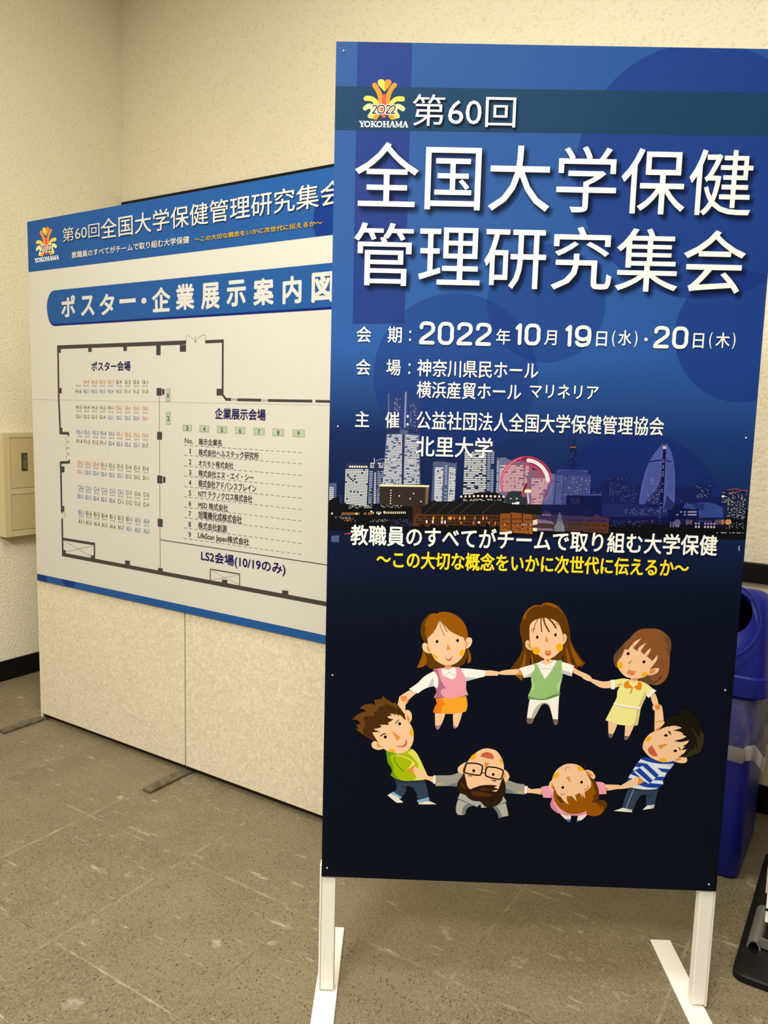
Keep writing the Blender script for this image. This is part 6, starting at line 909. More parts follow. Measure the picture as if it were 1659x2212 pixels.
POSTER_PLAN = [('wall_grey', 'L14.5', '173.8,966! 897.1,965.9!'),
 ('wall_grey', 'L10.8', '989.9,966! 1075.6,966.3!'),
 ('wall_grey', 'L8.5', '1071.8,967.8! 1070.9,786.8!'),
 ('wall_grey', 'L8.6', '1070.9,788.2! 1087.1,771.7!'),
 ('wall_grey', 'L9.5', '1083.3,772.4! 1110.8,772!'),
 ('wall_grey', 'L9.3', '1138,771.6! 1243.9,771.3!'),
 ('wall_grey', 'L8.8', '1272.3,771! 1454.9,771!'),
 ('wall_grey', 'L8.1', '1467.1,771.2! 1608.8,770.3!'),
 ('wall_grey', 'L10.5', '179.2,968.3! 176.3,755!'),
 ('wall_grey', 'L2.8', '1117.4,775.5! 1117.4,767.9!'),
 ('wall_grey', 'L2.8', '1125.8,775.5! 1125.8,768!'),
 ('wall_grey', 'L2.8', '1134.3,775.6! 1134.2,768.1!'),
 ('wall_grey', 'L2.7', '1251.9,774.8! 1252,767.4!'),
 ('wall_grey', 'L2.7', '1259.9,774.8! 1260,767.5!'),
 ('wall_grey', 'L2.6', '1267.9,774.9! 1267.9,767.6!'),
 ('wall_grey', 'P', '179.1,966.7 197.6,966.2 196.3,943.8 177.8,944.2'),
 ('wall_grey', 'P', '366.2,969 387.2,968.5 386.1,943.7 365.1,944.2'),
 ('wall_grey', 'P', '569.3,967.5 588.7,967 587.9,943.1 568.4,943.6'),
 ('wall_grey', 'P', '746.4,968.6 768.9,968 767.9,924.7 745.4,925.1'),
 ('wall_grey', 'P', '866.3,958.2 896.9,957.4 896.6,934.2 865.9,934.9'),
 ('wall_grey', 'P', '175.2,806.5 196.5,806.6 195.3,784.6 174,784.4'),
 ('wall_grey', 'P', '1043.1,807.5 1073.9,807.6 1073.8,784.8 1042.9,784.5'),
 ('thin_grey', 'L1.5', '897,964.5! 897.4,988.3! 909.6,987.9 929.6,978.9 942.4,964.6 942.7,987.5'),
 ('thin_grey', 'L1.5', '942.7,987.5! 942.4,964.6 954.5,978.1 976.4,987.8 990.1,988.1! 989.9,964.7!'),
 ('label_ink', 'L1.4', '291,820.5! 290.4,809.3!'),
 ('label_ink', 'L1.4', '313.9,820.5! 313.4,809.4!'),
 ('label_ink', 'L1.4', '290.7,814.9! 313.7,815!'),
 ('label_ink', 'L1.4', '339.2,820.5! 338.7,809.4!'),
 ('label_ink', 'L1.4', '361.8,820.5! 361.3,809.5!'),
 ('label_ink', 'L1.4', '339,815! 361.5,815!'),
 ('label_ink', 'L1.4', '387.9,820.5! 387.4,809.6!'),
 ('label_ink', 'L1.3', '410.1,820.6! 409.6,809.6!'),
 ('label_ink', 'L1.4', '387.7,815.1! 409.9,815.1!'),
 ('label_ink', 'L1.3', '435.8,820.6! 435.3,809.7!'),
 ('label_ink', 'L1.3', '457.6,820.6! 457.1,809.7!'),
 ('label_ink', 'L1.3', '435.5,815.1! 457.4,815.1!'),
 ('label_ink', 'L1.3', '482.8,820.6! 482.4,809.8!'),
 ('label_ink', 'L1.3', '504.3,820.6! 503.9,809.8!'),
 ('label_ink', 'L1.3', '482.6,815.2! 504.1,815.2!'),
 ('label_ink', 'L1.3', '530.3,820.6! 529.9,809.9!'),
 ('label_ink', 'L1.3', '551.4,820.6! 551,809.9!'),
 ('label_ink', 'L1.3', '530.1,815.2! 551.2,815.3!'),
 ('label_ink', 'L1.3', '579.2,820.6! 578.9,810!'),
 ('label_ink', 'L1.3', '599.9,820.6! 599.6,810!'),
 ('label_ink', 'L1.3', '579,815.3! 599.8,815.3!'),
 ('label_ink', 'L1.2', '627.3,820.6! 627,810.1!'),
 ('label_ink', 'L1.2', '647.7,820.6! 647.4,810.1!'),
 ('label_ink', 'L1.2', '627.2,815.4! 647.5,815.4!'),
 ('label_ink', 'L1.2', '675.7,820.6! 675.4,810.2!'),
 ('label_ink', 'L1.2', '695.7,820.7! 695.4,810.3!'),
 ('label_ink', 'L1.2', '675.5,815.4! 695.5,815.5!'),
 ('label_ink', 'L1.4', '291.2,722.8! 290.6,711.5!'),
 ('label_ink', 'L1.4', '314.2,722.8! 313.7,711.6!'),
 ('label_ink', 'L1.4', '290.9,717.2! 314,717.2!'),
 ('label_ink', 'L1.4', '338.4,722.8! 337.8,711.6!'),
 ('label_ink', 'L1.4', '361,722.9! 360.5,711.7!'),
 ('label_ink', 'L1.4', '338.1,717.2! 360.8,717.3!'),
 ('label_ink', 'L1.4', '386,722.9! 385.5,711.8!'),
 ('label_ink', 'L1.4', '408.3,722.9! 407.8,711.8!'),
 ('label_ink', 'L1.4', '385.8,717.3! 408.1,717.4!'),
 ('label_ink', 'L1.3', '434.1,722.9! 433.6,711.9!'),
 ('label_ink', 'L1.3', '456,723! 455.6,712!'),
 ('label_ink', 'L1.3', '433.9,717.4! 455.8,717.5!'),
 ('label_ink', 'L1.3', '481.4,723! 481,712.1!'),
 ('label_ink', 'L1.3', '502.9,723! 502.5,712.1!'),
 ('label_ink', 'L1.3', '481.2,717.5! 502.7,717.6!'),
 ('label_ink', 'L1.3', '529.1,723.1! 528.7,712.2!'),
 ('label_ink', 'L1.3', '550.3,723.1! 549.9,712.3!'),
 ('label_ink', 'L1.3', '528.9,717.7! 550.1,717.7!'),
 ('label_ink', 'L1.3', '577.1,723.2! 576.7,712.4!'),
 ('label_ink', 'L1.3', '597.9,723.2! 597.6,712.5!'),
 ('label_ink', 'L1.3', '576.9,717.8! 597.7,717.9!'),
 ('label_ink', 'L1.3', '625.4,723.3! 625.1,712.7!'),
 ('label_ink', 'L1.2', '645.9,723.3! 645.6,712.7!'),
 ('label_ink', 'L1.3', '625.3,718! 645.7,718!'),
 ('label_ink', 'L1.2', '674.1,723.4! 673.8,712.9!'),
 ('label_ink', 'L1.2', '694.2,723.5! 693.9,713!'),
 ('label_ink', 'L1.2', '673.9,718.2! 694,718.2!'),
 ('label_ink', 'L1.4', '291.4,624.2! 290.8,612.8!'),
 ('label_ink', 'L1.4', '314.5,624.2! 314,612.8!'),
 ('label_ink', 'L1.4', '291.1,618.5! 314.3,618.5!'),
 ('label_ink', 'L1.4', '337.5,624.1! 336.9,612.7!'),
 ('label_ink', 'L1.4', '360.3,624.1! 359.7,612.8!'),
 ('label_ink', 'L1.4', '337.2,618.4! 360,618.4!'),
 ('label_ink', 'L1.4', '389.1,624.2! 388.6,612.9!'),
 ('label_ink', 'L1.4', '411.5,624.2! 411,613!'),
 ('label_ink', 'L1.4', '388.8,618.5! 411.2,618.6!'),
 ('label_ink', 'L1.3', '434.9,624.1! 434.4,612.9!'),
 ('label_ink', 'L1.3', '456.9,624.1! 456.4,613!'),
 ('label_ink', 'L1.3', '434.6,618.5! 456.7,618.6!'),
 ('label_ink', 'L1.3', '483.5,624.1! 483.1,613.1!'),
 ('label_ink', 'L1.3', '505.2,624.2! 504.8,613.2!'),
 ('label_ink', 'L1.3', '483.3,618.6! 505,618.7!'),
 ('label_ink', 'L1.3', '530.2,624.1! 529.8,613.2!'),
 ('label_ink', 'L1.3', '551.5,624.2! 551.1,613.3!'),
 ('label_ink', 'L1.3', '530,618.7! 551.3,618.7!'),
 ('label_ink', 'L1.3', '577.3,624.2! 576.9,613.3!'),
 ('label_ink', 'L1.3', '598.2,624.2! 597.8,613.4!'),
 ('label_ink', 'L1.3', '577.1,618.8! 598,618.8!'),
 ('label_ink', 'L1.3', '625.8,624.3! 625.5,613.6!'),
 ('label_ink', 'L1.2', '646.4,624.4! 646.1,613.6!'),
 ('label_ink', 'L1.3', '625.7,619! 646.2,619!'),
 ('label_ink', 'L1.2', '673.5,624.5! 673.2,613.8!'),
 ('label_ink', 'L1.2', '693.7,624.5! 693.4,613.9!'),
 ('label_ink', 'L1.2', '673.4,619.1! 693.6,619.2!'),
 ('label_ink', 'L1.4', '291.9,504.9! 291.4,493.4!'),
 ('label_ink', 'L1.4', '315.2,504.9! 314.6,493.4!'),
 ('label_ink', 'L1.4', '291.6,499.2! 314.9,499.2!'),
 ('label_ink', 'L1.4', '339.5,504.7! 339,493.2!'),
 ('label_ink', 'L1.4', '362.4,504.7! 361.8,493.3!'),
 ('label_ink', 'L1.4', '339.2,499! 362.1,499!'),
 ('label_ink', 'L1.4', '387.6,504.6! 387.1,493.2!'),
 ('label_ink', 'L1.4', '410,504.6! 409.6,493.2!'),
 ('label_ink', 'L1.4', '387.3,498.9! 409.8,498.9!'),
 ('label_ink', 'L1.4', '434.8,504.4! 434.4,493.1!'),
 ('label_ink', 'L1.3', '456.9,504.4! 456.5,493.2!'),
 ('label_ink', 'L1.4', '434.6,498.8! 456.7,498.8!'),
 ('label_ink', 'L1.3', '482.5,504.3! 482.1,493.1!'),
 ('label_ink', 'L1.3', '504.3,504.3! 503.9,493.2!'),
 ('label_ink', 'L1.3', '482.3,498.7! 504.1,498.8!'),
 ('label_ink', 'L1.3', '530.6,504.3! 530.2,493.2!'),
 ('label_ink', 'L1.3', '552,504.3! 551.6,493.3!'),
 ('label_ink', 'L1.3', '530.4,498.8! 551.8,498.8!'),
 ('label_ink', 'L1.3', '577.9,504.3! 577.6,493.3!'),
 ('label_ink', 'L1.3', '599,504.3! 598.6,493.3!'),
 ('label_ink', 'L1.3', '577.8,498.8! 598.8,498.8!'),
 ('label_ink', 'L1.3', '625.6,504.4! 625.3,493.5!'),
 ('label_ink', 'L1.3', '646.3,504.4! 645.9,493.5!'),
 ('label_ink', 'L1.3', '625.4,498.9! 646.1,498.9!'),
 ('label_ink', 'L1.2', '673.6,504.5! 673.3,493.7!'),
 ('label_ink', 'L1.2', '693.9,504.5! 693.6,493.7!'),
 ('label_ink', 'L1.2', '673.4,499.1! 693.7,499.1!'),
 ('label_ink', 'L1.4', '291,406.6! 290.4,394.9!'),
 ('label_ink', 'L1.4', '314.3,406.6! 313.8,394.9!'),
 ('label_ink', 'L1.4', '290.7,400.8! 314,400.8!'),
 ('label_ink', 'L1.4', '338.7,406.3! 338.2,394.7!'),
 ('label_ink', 'L1.4', '361.7,406.2! 361.2,394.7!'),
 ('label_ink', 'L1.4', '338.5,400.5! 361.4,400.5!'),
 ('label_ink', 'L1.4', '387,406! 386.5,394.5!'),
 ('label_ink', 'L1.4', '409.6,406! 409.1,394.5!'),
 ('label_ink', 'L1.4', '386.7,400.3! 409.3,400.3!'),
 ('label_ink', 'L1.4', '434.5,405.8! 434,394.4!'),
 ('label_ink', 'L1.4', '456.7,405.7! 456.2,394.4!'),
 ('label_ink', 'L1.4', '434.2,400.1! 456.4,400!'),
 ('label_ink', 'L1.3', '482.4,405.6! 481.9,394.3!'),
 ('label_ink', 'L1.3', '504.2,405.6! 503.8,394.3!'),
 ('label_ink', 'L1.3', '482.2,399.9! 504,399.9!'),
 ('label_ink', 'L1.3', '530.7,405.5! 530.3,394.3!'),
 ('label_ink', 'L1.3', '552.2,405.5! 551.8,394.3!'),
 ('label_ink', 'L1.3', '530.5,399.9! 552,399.9!'),
 ('label_ink', 'L1.3', '578.2,405.5! 577.8,394.4!'),
 ('label_ink', 'L1.3', '599.3,405.4! 598.9,394.4!'),
 ('label_ink', 'L1.3', '578,399.9! 599.1,399.9!'),
 ('label_ink', 'L1.3', '626.1,405.5! 625.7,394.5!'),
 ('label_ink', 'L1.3', '646.8,405.5! 646.5,394.5!'),
 ('label_ink', 'L1.3', '625.9,400! 646.6,400!'),
 ('label_ink', 'L1.3', '674.2,405.6! 673.9,394.7!'),
 ('label_ink', 'L1.2', '694.6,405.6! 694.4,394.7!'),
 ('label_ink', 'L1.3', '674.1,400.2! 694.5,400.2!'),
 ('label_ink', 'L1.4', '291.3,307.4! 290.7,295.6!'),
 ('label_ink', 'L1.4', '314.7,307.4! 314.2,295.6!'),
 ('label_ink', 'L1.4', '291,301.5! 314.5,301.5!'),
 ('label_ink', 'L1.4', '338,306.9! 337.4,295.2!'),
 ('label_ink', 'L1.4', '361,306.9! 360.5,295.2!'),
 ('label_ink', 'L1.4', '337.7,301.1! 360.8,301.1!'),
 ('label_ink', 'L1.4', '387.7,306.8! 387.2,295.2!'),
 ('label_ink', 'L1.4', '410.4,306.8! 409.9,295.2!'),
 ('label_ink', 'L1.4', '387.4,301! 410.1,301!'),
 ('label_ink', 'L1.4', '434.1,306.4! 433.6,294.9!'),
 ('label_ink', 'L1.4', '456.4,306.4! 456,294.9!'),
 ('label_ink', 'L1.4', '433.9,300.6! 456.2,300.7!'),
 ('label_ink', 'L1.3', '482.2,306.3! 481.8,294.8!'),
 ('label_ink', 'L1.3', '504.2,306.3! 503.7,294.9!'),
 ('label_ink', 'L1.3', '482,300.6! 504,300.6!'),
 ('label_ink', 'L1.3', '529.5,306.1! 529.1,294.8!'),
 ('label_ink', 'L1.3', '551.1,306.1! 550.7,294.8!'),
 ('label_ink', 'L1.3', '529.3,300.5! 550.9,300.5!'),
 ('label_ink', 'L1.3', '577.3,306.1! 576.9,294.9!'),
 ('label_ink', 'L1.3', '598.5,306.1! 598.1,294.9!'),
 ('label_ink', 'L1.3', '577.1,300.5! 598.3,300.5!'),
 ('label_ink', 'L1.3', '625.4,306.2! 625,295.1!'),
 ('label_ink', 'L1.3', '646.2,306.2! 645.9,295.1!'),
 ('label_ink', 'L1.3', '625.2,300.6! 646.1,300.6!'),
 ('label_ink', 'L1.3', '673.8,306.4! 673.5,295.4!'),
 ('label_ink', 'L1.2', '694.3,306.4! 694,295.4!'),
 ('label_ink', 'L1.3', '673.6,300.9! 694.1,300.9!'),
 ('booth_line', 'P', '794.2,805.4 816.5,805.5 815.6,761 793.2,760.7'),
 ('booth_green', 'P', '795.4,804.5 815.2,804.6 814.3,761.9 794.5,761.6'),
 ('booth_line', 'P', '794.6,724 817,724.5 816.1,679.6 793.6,679'),
 ('booth_green', 'P', '795.8,723.2 815.7,723.5 814.8,680.5 794.9,679.9'),
 ('booth_line', 'P', '879.2,680.6 922.5,680.9 922.2,659.4 878.8,658.9'),
 ('booth_green', 'P', '880.4,679.8 921.2,680 921,660.2 880.1,659.8'),
 ('booth_line', 'P', '962,680.7 1006.9,681 1006.7,658.5 961.8,658'),
 ('booth_green', 'P', '963.2,679.9 1005.7,680.2 1005.5,659.3 963,658.9'),
 ('booth_line', 'P', '1045.2,681 1091.5,681.3 1091.4,658.5 1045,658'),
 ('booth_green', 'P', '1046.3,680.1 1090.3,680.4 1090.2,659.3 1046.2,658.9'),
 ('booth_line', 'P', '1128.5,680.5 1174.2,680.9 1174.2,658.5 1128.4,658'),
 ('booth_green', 'P', '1129.6,679.7 1173.1,680 1173.1,659.3 1129.6,658.8'),
 ('booth_line', 'P', '1211.8,680.2 1257.8,680.6 1257.9,657.3 1211.9,656.7'),
 ('booth_green', 'P', '1212.9,679.4 1256.7,679.7 1256.8,658 1213,657.6'),
 ('booth_line', 'P', '1294.1,680 1341.2,680.3 1341.4,657.5 1294.3,656.9'),
 ('booth_green', 'P', '1295.2,679.2 1340.1,679.5 1340.4,658.2 1295.4,657.8'),
 ('booth_line', 'P', '1378,680.5 1425,680.9 1425.4,657.2 1378.3,656.6'),
 ('booth_green', 'P', '1379,679.8 1424,680.1 1424.4,657.9 1379.3,657.4'),
 ('wall_grey', 'L10.7', '176.5,758.4! 181.1,626.6!'),
 ('wall_grey', 'L10.7', '175.7,627.3! 236.9,627.7!'),
 ('wall_grey', 'L7.9', '233.1,630! 233.6,616!'),
 ('wall_grey', 'L10.8', '174.4,507.8! 237.4,512.9!'),
 ('wall_grey', 'L7.9', '234,523.5! 234.7,511.1!'),
 ('wall_grey', 'L10.8', '178.5,509.8! 177.9,304.7!'),
 ('wall_grey', 'L10.9', '179.2,279.1! 177.9,131.4!'),
 ('wall_grey', 'L10.9', '177.4,196.3! 384.2,197.6!'),
 ('wall_grey', 'L8.9', '380.4,198! 379.5,147.6!'),
 ('wall_grey', 'L15.1', '172.4,131.6! 1625.5,130.9!'),
 ('wall_grey', 'L4.1', '1011.6,178.2! 1152.6,178.8!'),
 ('wall_grey', 'L4', '1012.6,178.3! 1012.3,134.7!'),
 ('wall_grey', 'L3.8', '1151.7,179.4! 1151.7,135.5!'),
 ('wall_grey', 'P', '175.6,648 195.7,648.6 194.5,627.9 174.4,627.2'),
 ('wall_grey', 'P', '181.6,493.1 203.2,494.3 201.9,470 180.3,468.7'),
 ('wall_grey', 'P', '176.7,332 195.7,333.5 194.4,309.6 175.4,307.9'),
 ('wall_grey', 'P', '173.5,150.8 198.1,151.9 196.9,130.1 172.3,129'),
 ('wall_grey', 'P', '357.8,150.1 383.4,150.6 382.6,132 357,131.4'),
 ('wall_grey', 'P', '561.5,154.7 589,155.6 588.2,131.2 560.7,130.1'),
 ('wall_grey', 'P', '744.5,148.7 770.2,149.6 769.8,130.6 744.1,129.6'),
 ('wall_grey', 'P', '745.8,808.9 772.8,808.2 772.2,781.1 745.1,781.6'),
 ('wall_grey', 'P', '774.9,805.3 786.7,805.4 786.2,784.9 774.4,784.8'),
 ('wall_grey', 'P', '746.4,651.5 772.5,651.6 771.9,623.3 745.7,623'),
 ('wall_grey', 'P', '744.8,492.9 772.3,493.1 771.6,464.2 744.1,463.9'),
 ('wall_grey', 'P', '775.5,490.3 788.5,490.4 788.1,467.6 775,467.5'),
 ('wall_grey', 'P', '745.5,333.3 772,333.4 771.4,304 744.8,303.7'),
 ('wall_grey', 'P', '1068.6,149.1 1094.3,150.4 1094.2,134.8 1068.5,133.5'),
 ('wall_grey', 'P', '1340.5,150 1367.1,151 1367.3,132.8 1340.7,131.7'),
 ('thin_grey', 'L2', '217.8,615.5 216.9,598.9 239,594'),
 ('thin_grey', 'L2', '239,594 216.2,586.5 215.3,569.9! 239.1,570.1!'),
 ('thin_grey', 'L2', '239.1,570.1! 217.7,565.9 217,553.4 239.1,546.1'),
 ('thin_grey', 'L2', '239.1,546.1 218.9,538.5 215.4,522.5'),
 ('thin_grey', 'L2', '176.5,302.9! 200.9,304.2 200.3,293 177.9,279'),
 ('thin_grey', 'L1.8', '186.5,188.7! 360.2,145.3!'),
 ('thin_grey', 'L1.7', '375,190.7! 197.7,145!'),
 ('thin_grey', 'L1.3', '1016.6,174.3! 1146.8,141.4!'),
 ('thin_grey', 'L1.2', '1146.9,175.1! 1016.4,139.8!'),
 ('thin_dark', 'L2.2', '759.2,781.7! 756.8,147.1!'),
 ('thin_dark', 'L3.3', '758.1,255.3! 1622.2,257.9!'),
 ('thin_dark', 'L1.7', '885.3,608.5! 902.1,608.5!'),
 ('thin_dark', 'L1.6', '912.3,608.5! 929,608.5!'),
 ('thin_dark', 'L1.6', '939.2,608.5! 955.6,608.4!'),
 ('thin_dark', 'L1.6', '965.6,608.4! 981.9,608.4!'),
 ('thin_dark', 'L1.6', '991.8,608.4! 1008.1,608.4!'),
 ('thin_dark', 'L1.6', '1017.9,608.4! 1033.8,608.3!'),
 ('thin_dark', 'L1.6', '1043.5,608.3! 1059.3,608.3!'),
 ('thin_dark', 'L1.5', '1069,608.3! 1084.7,608.3!'),
 ('thin_dark', 'L1.5', '1094.2,608.3! 1109.6,608.2!'),
 ('thin_dark', 'L1.5', '1119.1,608.2! 1134.4,608.2!'),
 ('thin_dark', 'L1.5', '1143.8,608.2! 1159,608.2!'),
 ('thin_dark', 'L1.5', '1168.2,608.2! 1183.2,608.1!'),
 ('thin_dark', 'L1.5', '1192.4,608.1! 1207.3,608.1!'),
 ('thin_dark', 'L1.5', '1216.4,608.1! 1231.1,608.1!'),
 ('thin_dark', 'L1.4', '1240.1,608.1! 1254.7,608!'),
 ('thin_dark', 'L1.4', '1263.6,608! 1278,608!'),
 ('thin_dark', 'L1.4', '1286.9,608! 1301.2,608!'),
 ('thin_dark', 'L1.4', '1309.9,608! 1324.1,608!'),
 ('thin_dark', 'L1.4', '1332.8,607.9! 1346.8,607.9!'),
 ('thin_dark', 'L1.4', '1355.4,607.9! 1369.3,607.9!'),
 ('thin_dark', 'L1.4', '1377.8,607.9! 1391.5,607.9!'),
 ('thin_dark', 'L1.3', '1400,607.9! 1413.7,607.8!'),
 ('thin_dark', 'L1.7', '884.8,573.3! 901.6,573.2!'),
 ('thin_dark', 'L1.6', '911.8,573.2! 928.5,573.2!'),
 ('thin_dark', 'L1.6', '938.7,573.2! 955.2,573.1!'),
 ('thin_dark', 'L1.6', '965.2,573.1! 981.6,573.1!'),
 ('thin_dark', 'L1.6', '991.5,573.1! 1007.7,573!'),
 ('thin_dark', 'L1.6', '1017.6,573! 1033.6,573!'),
 ('thin_dark', 'L1.6', '1043.3,573! 1059.1,572.9!'),
 ('thin_dark', 'L1.5', '1068.8,572.9! 1084.5,572.9!'),
 ('thin_dark', 'L1.5', '1094,572.9! 1109.5,572.8!'),
 ('thin_dark', 'L1.5', '1119,572.8! 1134.3,572.8!'),
 ('thin_dark', 'L1.5', '1143.8,572.8! 1159,572.7!'),
 ('thin_dark', 'L1.5', '1168.2,572.7! 1183.3,572.7!'),
 ('thin_dark', 'L1.5', '1192.4,572.7! 1207.4,572.7!'),
 ('thin_dark', 'L1.5', '1216.5,572.6! 1231.3,572.6!'),
 ('thin_dark', 'L1.4', '1240.3,572.6! 1254.9,572.6!'),
 ('thin_dark', 'L1.4', '1263.8,572.5! 1278.3,572.5!'),
 ('thin_dark', 'L1.4', '1287.2,572.5! 1301.5,572.5!'),
 ('thin_dark', 'L1.4', '1310.2,572.5! 1324.4,572.4!'),
 ('thin_dark', 'L1.4', '1333.2,572.4! 1347.2,572.4!'),
 ('thin_dark', 'L1.4', '1355.8,572.4! 1369.7,572.4!'),
 ('thin_dark', 'L1.4', '1378.2,572.3! 1392,572.3!'),
 ('thin_dark', 'L1.4', '1400.5,572.3! 1414.2,572.3!'),
 ('thin_dark', 'L1.7', '884.2,534.9! 901,534.9!'),
 ('thin_dark', 'L1.7', '911.3,534.9! 928,534.9!'),
 ('thin_dark', 'L1.6', '938.2,534.9! 954.8,534.9!'),
 ('thin_dark', 'L1.6', '964.8,534.9! 981.2,535!'),
 ('thin_dark', 'L1.6', '991.1,535! 1007.4,535!'),
 ('thin_dark', 'L1.6', '1017.3,535! 1033.3,535!'),
 ('thin_dark', 'L1.6', '1043,535! 1058.9,535!'),
 ('thin_dark', 'L1.6', '1068.6,535! 1084.3,535!'),
 ('thin_dark', 'L1.5', '1093.9,535! 1109.4,535!'),
 ('thin_dark', 'L1.5', '1118.9,535! 1134.3,535!'),
 ('thin_dark', 'L1.5', '1143.7,535! 1159,535.1!'),
 ('thin_dark', 'L1.5', '1168.2,535.1! 1183.3,535.1!'),
 ('thin_dark', 'L1.5', '1192.5,535.1! 1207.5,535.1!'),
 ('thin_dark', 'L1.5', '1216.6,535.1! 1231.4,535.1!'),
 ('thin_dark', 'L1.4', '1240.4,535.1! 1255.1,535.1!'),
 ('thin_dark', 'L1.4', '1264,535.1! 1278.5,535.1!'),
 ('thin_dark', 'L1.4', '1287.4,535.1! 1301.8,535.1!'),
 ('thin_dark', 'L1.4', '1310.5,535.1! 1324.8,535.1!'),
 ('thin_dark', 'L1.4', '1333.5,535.1! 1347.6,535.1!'),
 ('thin_dark', 'L1.4', '1356.2,535.2! 1370.2,535.2!'),
 ('thin_dark', 'L1.4', '1378.7,535.2! 1392.5,535.2!'),
 ('thin_dark', 'L1.4', '1401,535.2! 1414.7,535.2!'),
 ('thin_dark', 'L1.7', '883.6,499.3! 900.5,499.3!'),
 ('thin_dark', 'L1.7', '910.8,499.3! 927.5,499.3!'),
 ('thin_dark', 'L1.6', '937.8,499.3! 954.4,499.3!'),
 ('thin_dark', 'L1.6', '964.4,499.2! 980.8,499.2!'),
 ('thin_dark', 'L1.6', '990.8,499.2! 1007.1,499.2!'),
 ('thin_dark', 'L1.6', '1017,499.2! 1033,499.1!'),
 ('thin_dark', 'L1.6', '1042.8,499.1! 1058.7,499.1!'),
 ('thin_dark', 'L1.6', '1068.4,499.1! 1084.2,499.1!'),
 ('thin_dark', 'L1.5', '1093.7,499.1! 1109.3,499!'),
 ('thin_dark', 'L1.5', '1118.8,499! 1134.2,499!'),
 ('thin_dark', 'L1.5', '1143.7,499! 1159,499!'),
 ('thin_dark', 'L1.5', '1168.3,499! 1183.4,498.9!'),
 ('thin_dark', 'L1.5', '1192.6,498.9! 1207.6,498.9!'),
 ('thin_dark', 'L1.5', '1216.8,498.9! 1231.6,498.9!'),
 ('thin_dark', 'L1.5', '1240.6,498.9! 1255.3,498.9!'),
 ('thin_dark', 'L1.4', '1264.2,498.8! 1278.8,498.8!'),
 ('thin_dark', 'L1.4', '1287.7,498.8! 1302.1,498.8!'),
 ('thin_dark', 'L1.4', '1310.9,498.8! 1325.1,498.8!'),
 ('thin_dark', 'L1.4', '1333.9,498.8! 1348,498.7!'),
 ('thin_dark', 'L1.4', '1356.6,498.7! 1370.6,498.7!'),
 ('thin_dark', 'L1.4', '1379.1,498.7! 1393,498.7!'),
 ('thin_dark', 'L1.4', '1401.5,498.7! 1415.2,498.7!'),
 ('thin_dark', 'L1.7', '883,461.4! 899.9,461.4!'),
 ('thin_dark', 'L1.7', '910.2,461.4! 927,461.4!'),
 ('thin_dark', 'L1.6', '937.3,461.5! 953.9,461.5!'),
 ('thin_dark', 'L1.6', '964,461.5! 980.4,461.5!'),
 ('thin_dark', 'L1.6', '990.4,461.5! 1006.8,461.5!'),
 ('thin_dark', 'L1.6', '1016.7,461.5! 1032.7,461.5!'),
 ('thin_dark', 'L1.6', '1042.5,461.6! 1058.5,461.6!'),
 ('thin_dark', 'L1.6', '1068.2,461.6! 1084,461.6!'),
 ('thin_dark', 'L1.5', '1093.6,461.6! 1109.2,461.6!'),
 ('thin_dark', 'L1.5', '1118.7,461.6! 1134.2,461.6!'),
 ('thin_dark', 'L1.5', '1143.7,461.7! 1159,461.7!'),
 ('thin_dark', 'L1.5', '1168.3,461.7! 1183.4,461.7!'),
 ('thin_dark', 'L1.5', '1192.7,461.7! 1207.7,461.7!'),
 ('thin_dark', 'L1.5', '1216.9,461.7! 1231.7,461.7!'),
 ('thin_dark', 'L1.5', '1240.8,461.7! 1255.5,461.8!'),
 ('thin_dark', 'L1.4', '1264.4,461.8! 1279,461.8!'),
 ('thin_dark', 'L1.4', '1288,461.8! 1302.4,461.8!'),
 ('thin_dark', 'L1.4', '1311.2,461.8! 1325.5,461.8!'),
 ('thin_dark', 'L1.4', '1334.3,461.8! 1348.4,461.9!'),
 ('thin_dark', 'L1.4', '1357,461.9! 1371.1,461.9!'),
 ('thin_dark', 'L1.4', '1379.6,461.9! 1393.5,461.9!'),
 ('thin_dark', 'L1.4', '1402,461.9! 1415.8,461.9!'),
 ('thin_dark', 'L1.7', '882.4,424.8! 899.4,424.8!'),
 ('thin_dark', 'L1.7', '909.7,424.8! 926.5,424.8!'),
 ('thin_dark', 'L1.6', '936.9,424.8! 953.5,424.8!'),
 ('thin_dark', 'L1.6', '963.6,424.8! 980.1,424.8!'),
 ('thin_dark', 'L1.6', '990.1,424.8! 1006.5,424.9!'),
 ('thin_dark', 'L1.6', '1016.4,424.9! 1032.5,424.9!'),
 ('thin_dark', 'L1.6', '1042.3,424.9! 1058.3,424.9!'),
 ('thin_dark', 'L1.6', '1068.1,424.9! 1083.9,424.9!'),
 ('thin_dark', 'L1.5', '1093.5,424.9! 1109.1,424.9!'),
 ('thin_dark', 'L1.5', '1118.6,424.9! 1134.1,424.9!'),
 ('thin_dark', 'L1.5', '1143.6,424.9! 1159,424.9!'),
 ('thin_dark', 'L1.5', '1168.3,424.9! 1183.5,424.9!'),
 ('thin_dark', 'L1.5', '1192.7,424.9! 1207.8,425!'),
 ('thin_dark', 'L1.5', '1217,425! 1231.9,425!'),
 ('thin_dark', 'L1.5', '1240.9,425! 1255.7,425!'),
 ('thin_dark', 'L1.4', '1264.7,425! 1279.3,425!'),
 ('thin_dark', 'L1.4', '1288.2,425! 1302.7,425!'),
 ('thin_dark', 'L1.4', '1311.5,425! 1325.8,425!'),
 ('thin_dark', 'L1.4', '1334.6,425! 1348.8,425!'),
 ('thin_dark', 'L1.4', '1357.4,425! 1371.5,425.1!'),
 ('thin_dark', 'L1.4', '1380,425.1! 1394,425.1!'),
 ('thin_dark', 'L1.4', '1402.5,425.1! 1416.3,425.1!'),
